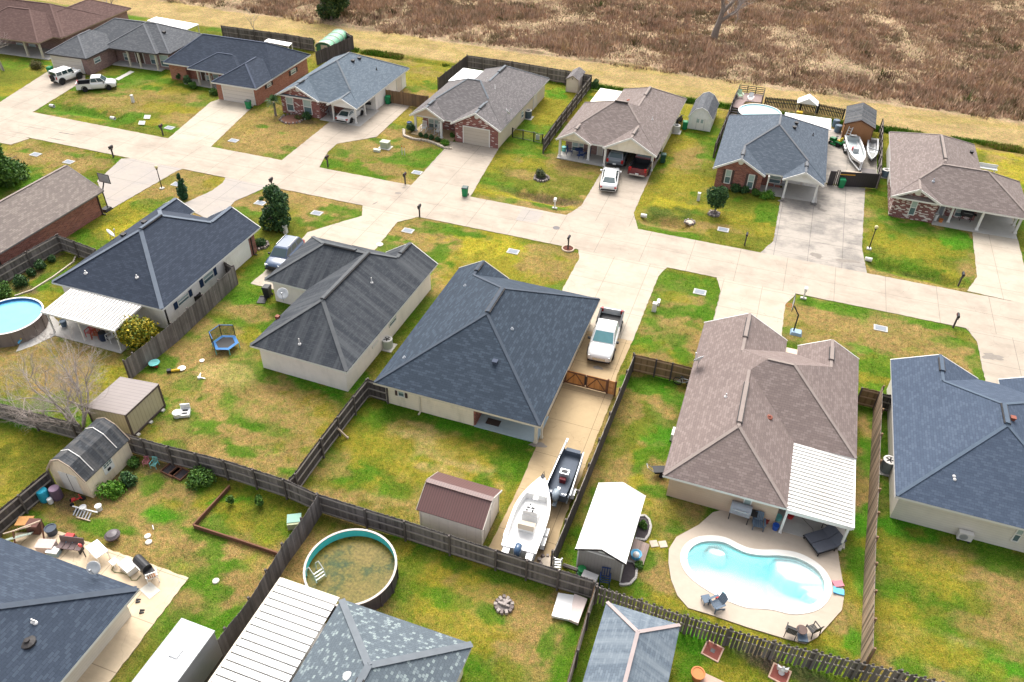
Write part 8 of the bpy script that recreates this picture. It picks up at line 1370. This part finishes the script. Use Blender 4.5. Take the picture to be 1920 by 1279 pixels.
boxthing('folding_table', 'big white folding table on the patio, with a black cable on it', 'table', 188, 1043, (1.25, .75, .72), PAINTW, -.35, .05, legs=True); boxthing('side_table', 'small white side table between folding table and white cooler', 'table', 217, 1060, (.45, .4, .4), PAINTW, -.3, .05, legs=True); boxthing('cooler', 'long white cooler with pinkish front on the patio', 'cooler', 243, 1068, (.95, .6, .42), PAINTW, -.3, .05, PAINTW)
grill('black smoker grill at the patio edge beside the orange cushioned chair', 274, 1074, -.35, BLKM, .05); o = frame_chair('white chair with orange cushion on the patio', 288, 1087, 2.4, PAINTW, .05, 5); P(o, 'cushion', ORNG, lambda m: m.box(-.2, .22, -.23, .23, .435, .5))
tag(MB().box(-.5, .5, -.35, .35, 0, .02).obj('door_mat', mcol('mat_white', (.55, .53, .47), .9), None, loc=G(281, 1107, .052), rz=-.3), 'pale mat lying on the patio by the roof corner', 'mat')
ho = [G(*p, .08) for p in ((213, 1062), (209, 1068), (215, 1073), (227, 1074), (240, 1078), (247, 1088), (256, 1088), (264, 1079))]; tag(MB().tube(ho, .03, 6).obj('garden_hose', mcol('hose_green', (.16, .16, .07)), None), 'thin greenish hose curling across the patio', 'hose')
for px, py, lab in ((259, 1127, 'black shoes at the house wall corner, upper pair'), (266, 1147, 'black shoes at the house wall corner, lower pair')): o = T('shoe_pair', lab, 'shoes', px, py, .5, .052); [P(o, 'shoe', PLASK, lambda m: m.loft([[(-.12, s_-.05, 0), (.14, s_-.04, 0), (.14, s_+.04, 0), (-.12, s_+.05, 0)], [(-.1, s_-.04, .1), (.08, s_-.03, .06), (.08, s_+.03, .06), (-.1, s_+.04, .1)]]), fix=True) for s_ in (-.08, .08)]
# by the barn shed
vessel('barrel', 'bright blue plastic barrel at the black fence', 'barrel', 86, 937, .33, .85, AQUA, lid=AQUA); vessel('barrel', 'dark purple barrel beside the blue barrel', 'barrel', 109, 933, .34, .85, PURP, lid=mcol('barrel_lid', (.3, .2, .28), .5)); vessel('jug', 'white jug at the foot of the blue barrel', 'jug', 96, 943, .16, .35, PAINTW, lid=PAINTW)
vessel('bucket', 'white bucket beside the metal slat frame', 'bucket', 187, 956, .2, .38, PAINTW); vessel('bucket', 'white bucket among tools at the barn shed doors', 'bucket', 158, 957, .2, .32, PAINTW)
o = T('slat_frame', 'white pole and dark slatted rack lying on the grass', 'rack', 158, 964); P(o, 'pole', PAINTW, lambda m: m.bar((-.9, .1, .25), (.9, .25, .25), .07)); P(o, 'slats', GREYM, lambda m: [m.bar((-.6+.22*i, .12, .2), (-.5+.22*i, -.35, .06), .07) for i in range(6)]); P(o, 'foot_rail', PALEW, lambda m: m.bar((-.2, -.4, .08), (.8, -.34, .08), .06))
o = T('tricycle', 'red children tricycle at the barn shed doors', 'tricycle', 146, 942, .8); P(o, 'frame', REDP, lambda m: [m.bar((-.3, 0, .2), (.3, 0, .35), .06), m.bar((.3, 0, .2), (.22, 0, .65), .05), m.cbox((-.15, 0, .38), (.22, .2, .06))]); [wheel(o, x, y, r_, .06) for x, y, r_ in ((.32, .03, .2), (-.3, -.2, .14), (-.3, .2, .14))]
o = T('yellow_rake', 'yellow-handled rake lying by the tricycle', 'rake', 141, 948, -.6); P(o, 'handle', YEL, lambda m: m.bar((-.6, 0, .06), (.5, 0, .12), .05)); P(o, 'head', PLASK, lambda m: m.cbox((.55, 0, .1), (.1, .45, .05)))
for px, py, lab in ((322, 883, 'empty wooden bed frame lying by the fence, left of two'), (337, 889, 'empty wooden bed frame lying by the fence, right of two')): o = T('bed_frame', lab, 'raised bed', px, py, -.15); P(o, 'boards', WOODR, lambda m: [m.box(-.55, .55, .4, .45, 0, .16), m.box(-.55, .55, -.45, -.4, 0, .16), m.box(-.55, -.5, -.399, .399, 0, .16), m.box(.5, .55, -.399, .399, 0, .16)]); P(o, 'soil', MULCH, lambda m: m.box(-.499, .499, -.399, .399, -.05, .04))
frame_chair('small pink toy chair at the grey fence by the barn shed', 276, 872, -1.2, PINK, 0, 4, s=.6); frame_chair('small green toy chair at the grey fence by the barn shed', 291, 876, -1.4, TEAL, 0, 4, s=.7)
tag(MB().tube([G(286, 985, .05), G(288, 993, .05)], .03, 6).obj('pipe_piece', BPIPE, None), 'short white pipe lying on the lower-left grass', 'pipe')
o = T('compost_box', 'pale green box leaning at the fence by the edged plot', 'box', 553, 985, .5); P(o, 'body', mcol('box_pale_green', (.33, .35, .22), .8, .2), lambda m: m.box(-.4, .4, -.35, .35, 0, .5)); P(o, 'lid', mcol('box_teal', (.25, .42, .34), .7), lambda m: m.cbox((.02, .1, .56), (.85, .6, .05), 0, .15))
# trampoline yard toys
o = T('toy_boat', 'pale turquoise toy bowl with red feet on the grass by the fence', 'toy', 291, 686); P(o, 'bowl', TEAL, lambda m: m.lathe([(.2, .1), (.42, .3), (.42, .34), (.15, .24), (.001, .23)], 16)); P(o, 'feet', REDP, lambda m: m.cbox((.05, -.1, .06), (.5, .15, .12)))
o = T('toy_hammer', 'yellow and black toy bat lying on the bare grass', 'toy', 327, 697, .55); P(o, 'barrel', YEL, lambda m: m.tube([(-.2, 0, .12), (.45, 0, .14)], .1, 8)); P(o, 'head', PLASK, lambda m: m.cbox((-.36, 0, .13), (.3, .28, .25))); tag(MB().lathe([(.26, 0), (.3, .1), (.24, .12), (.001, .08)], 16).obj('plastic_dish', PAINTW, None, loc=G(341, 692)), 'white plastic dish beside the yellow toy bat', 'dish')
tag(MB().lathe([(.16, 0), (.18, .08), (.001, .1)], 14).obj('plastic_dish', PAINTW, None, loc=G(379, 677)), 'small white dish on the bare patch near the trampoline', 'dish')
o = T('lawn_sprinkler', 'white three-armed sprinkler lying on the bare grass', 'sprinkler', 374, 709); P(o, 'hub', PAINTW, lambda m: m.lathe([(.14, 0), (.12, .14), (.001, .16)], 12)); [P(o, 'arm', PAINTW, lambda m: m.bar((.1*math.cos(a_), .1*math.sin(a_), .08), (.5*math.cos(a_), .5*math.sin(a_), .06), .06)) for a_ in (.1, 2.0)]
o = T('toy_slide', 'white plastic double toddler seat on the grass below the tan shed', 'toy', 345, 778, .5); P(o, 'base', PAINTW, lambda m: [m.box(-.45, .45, -.35, .35, .05, .28)]); P(o, 'backrest', PAINTW, lambda m: [m.box(-.2, .45, .351, .42, .2, .7)]); P(o, 'side', PAINTW, lambda m: m.lathe([(.3, .05), (.32, .4), (.22, .42), (.001, .3)], 14, (-.4, -.1, 0)))
for y in (-.16, .16): P(o, 'seat_hole', PLASK, lambda m: m.box(-.05, .3, y-.1, y+.1, .281, .29))
o = T('timber_prop', 'pale timber prop bracing the dark fence of the slate navy house yard', 'prop', 652, 822); a = G(633, 803, .9)-G(652, 822); P(o, 'plank', PALEW, lambda m: m.bar((0, 0, .05), tuple(a), .1)); P(o, 'stake', PALEW, lambda m: m.box(-.06, .06, -.06, .06, 0, .15))
# navy-shuttered house patio and blue pool
frame_chair('red patio chair under the ribbed awning of the navy-shuttered house', 172, 630, -1.5, REDP, .06, 5); frame_chair('orange-red patio chair beside the red one under the awning', 182, 634, -1.2, mcol('chair_rust', (.3, .08, .03)), .06, 5); vessel('kettle_grill', 'dark blue kettle grill under the awning edge', 'grill', 195, 637, .3, .7, mcol('kettle_navy', (.02, .03, .06), .3), .06, lid=PLASK); frame_chair('white patio chair at the right awning post', 210, 640, -1.8, PAINTW, .06, 5); vessel('planter', 'dark planter under the left end of the awning', 'planter', 121, 611, .25, .5, BLUEG, .06)
slab('pool_surround', [(96, 590), (112, 606), (106, 628), (60, 650), (30, 660), (40, 640), (80, 622)], 'slab_grey', .03); o = T('paddle_board', 'orange and sky blue board leaning at the blue pool', 'board', 36, 640, -.5); P(o, 'board', SKY, lambda m: m.cbox((0, 0, .35), (1.3, .4, .06), 0, .7)); P(o, 'stripe', YEL, lambda m: m.cbox((0, .12, .47), (1.25, .12, .065), 0, .7))
mb = MB(); q = [G(*p) for p in ((28, 556), (60, 545), (100, 520), (138, 492), (142, 482))]; o = thing('lawn_edging', 'wavy pale edging of the mulch bed beside the long brick house', 'edging', q[0]); P(o, 'edging', STONE, lambda m: [m.bar(a-q[0]+Vector((0, 0, .05)), b-q[0]+Vector((0, 0, .05)), .12, .12) for a, b in zip(q[:-1], q[1:])])
# porches across the street
q = [G(*p) for p in ((757, 244), (758, 256), (775, 262), (800, 265), (818, 271), (832, 278), (845, 280))]; o = thing('stone_edging', 'curved tan stone edging of the bed at the rocking chair porch', 'edging', q[0]); P(o, 'stones', STONE, lambda m: [m.cbox((a-q[0]).lerp(b-q[0], (k+.5)/5)+Vector((0, 0, .1)), (.32, .25, .22), k*.7) for a, b in zip(q[:-1], q[1:]) for k in range(5)])
frame_chair('white rocking chair on the brick porch, left of the pair', 795, 246, -1.5, PAINTW, .1, 5, True, s=1.1); frame_chair('white rocking chair on the brick porch, right of the pair', 821, 252, -1.7, PAINTW, .1, 5, True, s=1.1); boxthing('side_table', 'small grey table between the white rocking chairs', 'table', 808, 248, (.5, .4, .5), GREYM, 0, .1, legs=True); vessel('planter', 'blue planter at the left corner of the rocking chair porch', 'planter', 768, 238, .3, .6, NAVY)
o = T('wall_star', 'dark metal star on the flecked brick garage gable', 'ornament', 890, 235, 0, 2.2); o.location = Vector(o.location); h_ = G(890, 254); o.location = (h_.x, G(890, 262).y+.0, 2.55)
d = o; P(d, 'star', BLKM, lambda m: m.prism([(math.cos(PI/2+PI*i/5)*(.3 if i % 2 == 0 else .13), math.sin(PI/2+PI*i/5)*(.3 if i % 2 == 0 else .13)) for i in range(10)], 0, .04)); d.rotation_euler.x = PI/2
for px, py, rz, lab in ((1068, 290, 0, 'navy patio chair at the left of the porch table set'), (1101, 294, PI, 'navy patio chair at the right of the porch table set'), (1090, 297, 1.6, 'navy patio chair on the near side of the porch table set')): frame_chair(lab, px, py, rz, NAVY, .1, 5)
tb = T('patio_table', 'round navy table on the porch between three navy chairs', 'table', 1085, 291, 0, .1); P(tb, 'tabletop', NAVY, lambda m: m.lathe([(.5, .68), (.5, .72), (.001, .72)], 18)); P(tb, 'leg', NAVY, lambda m: m.lathe([(.25, 0), (.05, .05), (.05, .68)], 10))
vessel('planter', 'turquoise planter at the left post of the carport house porch', 'planter', 1057, 283, .26, .5, TEAL, .1)
for px, py, lab in ((612, 214, 'grey porch chair behind the white sedan, left of two'), (620, 217, 'grey porch chair behind the white sedan, right of two')): frame_chair(lab, px, py, -1.5, GREYM, .06, 4)
grill('black grill at the back of the light blue house carport', 694, 203, .3, BLKM, .06); o = T('bench', 'grey bench on the slate blue house porch', 'bench', 1460, 352, 0, .1); P(o, 'seat', GREYM, lambda m: m.box(-.6, .6, -.2, .2, .38, .44)); P(o, 'backrest', GREYM, lambda m: m.box(-.6, .6, .201, .25, .44, .85)); [P(o, 'leg', GREYM, lambda m: m.box(x-.04, x+.04, -.18, .18, 0, .38)) for x in (-.5, .5)]
vessel('flower_pot', 'tall white urn at the flecked brick porch', 'pot', 1752, 414, .24, .75, PAINTW, .0, .6); vessel('flower_pot', 'terracotta pot beside the white urn', 'pot', 1763, 416, .2, .3, ORNG, .07); grill('black grill on the porch of the flecked brick house', 1808, 413, 0, BLKM, .07)
adirondack('pale green chair on the far timber deck', 1387, 184, -1.2, mcol('chair_mint', (.35, .5, .33)), 1.05); adirondack('white chair on the far timber deck', 1406, 190, -1.6, PAINTW, 1.05)
for px, py, lab in ((1566, 237, 'dark blue barrel by the brown wooden shed, upper of two'), (1570, 247, 'dark blue barrel by the brown wooden shed, lower of two')): vessel('barrel', lab, 'barrel', px, py, .42, .8, mcol('barrel_slate', (.10, .16, .22), .5), .04, lid=BLUEG)
boxthing('play_box', 'small yellow play box under the white canopy tent', 'toy', 1497, 220, (.7, .5, .7), YEL); o = T('motorbike', 'dark motorbike parked at the wall of the open carport house', 'motorbike', 1273, 232, 1.3); P(o, 'body', PLASK, lambda m: m.loft([[(-.6, -.12, .45), (-.6, .12, .45), (-.6, .12, .7), (-.6, -.12, .7)], [(.3, -.16, .4), (.3, .16, .4), (.3, .15, .85), (.3, -.15, .85)], [(.6, -.06, .6), (.6, .06, .6), (.6, .05, .9), (.6, -.05, .9)]]), fix=True); [wheel(o, x, .02, .3, .14) for x in (-.6, .65)]; P(o, 'handlebar', GREYM, lambda m: m.tube([(.45, -.35, 1.0), (.5, 0, .95), (.45, .35, 1.0)], .025, 6))
for k, (px, py) in enumerate(((1626, 340), (1600, 345))): boxthing('plank_stack', ('stack of grey planks behind the black corrugated gate', 'pale board stack just behind the black corrugated gate')[k], 'planks', px, py-14, (1.6, 1.1, .3), (WOODG, PALEW)[k], .1, .04)
o = T('white_bench', 'white bench with chairs behind the taupe roofed house', 'bench', 1845, 322); P(o, 'seat', PAINTW, lambda m: m.box(-1.2, 1.2, -.25, .25, .4, .5)); P(o, 'backrest', PAINTW, lambda m: m.box(-1.2, 1.2, .251, .3, .5, .9)); [P(o, 'leg', PAINTW, lambda m: m.box(x-.05, x+.05, -.2, .2, 0, .4)) for x in (-1, 1)]
tag(MB().cbox((0, 0, .3), (.5, .04, .6), 0, -.15).obj('yard_sign', PAINTW, None, loc=G(1008, 262)), 'small white sign hung on the low wire fence', 'sign')
o = stones('pale rubble pile at the ditch by the young tree', 1293, 418, .5, 9, 'rubble_pile', 'rubble', STONE); o = stones('broken stone pieces at the end of the boat driveway', 1027, 1056, .55, 10, 'rubble_pile', 'rubble', STONE)
o = stones('red mulch bed below the flecked brick gable with palm', 548, 224, 1.6, 20, 'planting_bed', 'flower bed', mcol('mulch_red2', (.16, .075, .05), .95, .3, 6))

# ------------------------------------------------------------------ turf: short blades that take the colour of the ground they stand on
def turf(N, seed):
    r = np.random.default_rng(seed); cx = r.uniform(-90, 46, N*3); v0 = 10+98*r.random(N*3)**1.25; cy = v0
    v = np.stack([cx, cy, np.full(len(cx), -CH)], 1); k = v@np.array(FWD); uu = (v@np.array(RGT))/k*FPX; vv = (v@np.array(UPV))/k*FPX
    ok = (np.abs(uu) < 1060) & (np.abs(vv) < 740)
    for P_ in SLABS+[DECK]: ok &= ~inside(P_, cx, cy)
    for c_, rad in (((-17.24, 23.45), 2.7), ((-54.08, 34.97), 2.6), ((-2.0, 101.4), 2.7)): ok &= np.hypot(cx-c_[0], cy-c_[1]) > rad
    ok &= (cy < 105.5); cx, cy = cx[ok][:N], cy[ok][:N]; n = len(cx); B = 4
    ix = np.clip(np.searchsorted(gx, cx), 0, nx-1); iy = np.clip(np.searchsorted(gy, cy), 0, ny-1); gi = iy*nx+ix; base = colr[gi]*r.uniform(.75, 1.45, (n, 1)); z0 = Z[gi]
    a = r.uniform(0, 2*PI, (n, B)); rad = r.uniform(0, .16, (n, B)); h = r.uniform(.035, .095, (n, B)); ln_ = r.uniform(.2, .9, (n, B)); wdt = r.uniform(.012, .03, (n, B)); bx = cx[:, None]+np.cos(a)*rad; by = cy[:, None]+np.sin(a)*rad; b2 = a+PI/2+r.normal(0, .5, (n, B)); zz = np.repeat(z0[:, None], B, 1)-.02
    V = np.stack([np.stack([bx-np.cos(b2)*wdt, by-np.sin(b2)*wdt, zz], -1), np.stack([bx+np.cos(b2)*wdt, by+np.sin(b2)*wdt, zz], -1), np.stack([bx+np.cos(a)*ln_*h, by+np.sin(a)*ln_*h, zz+h], -1)], 2).reshape(-1, 3)
    C = np.repeat(np.repeat(base, B, 0)*r.uniform(.7, 1.35, (n*B, 1)), 3, 0)
    return npmesh('grass', V, np.arange(len(V)).reshape(-1, 3), MATS['brush'], C)
tag(turf(170000, 5), 'short winter lawn grass in green, olive and straw tufts', 'grass', kind='stuff')
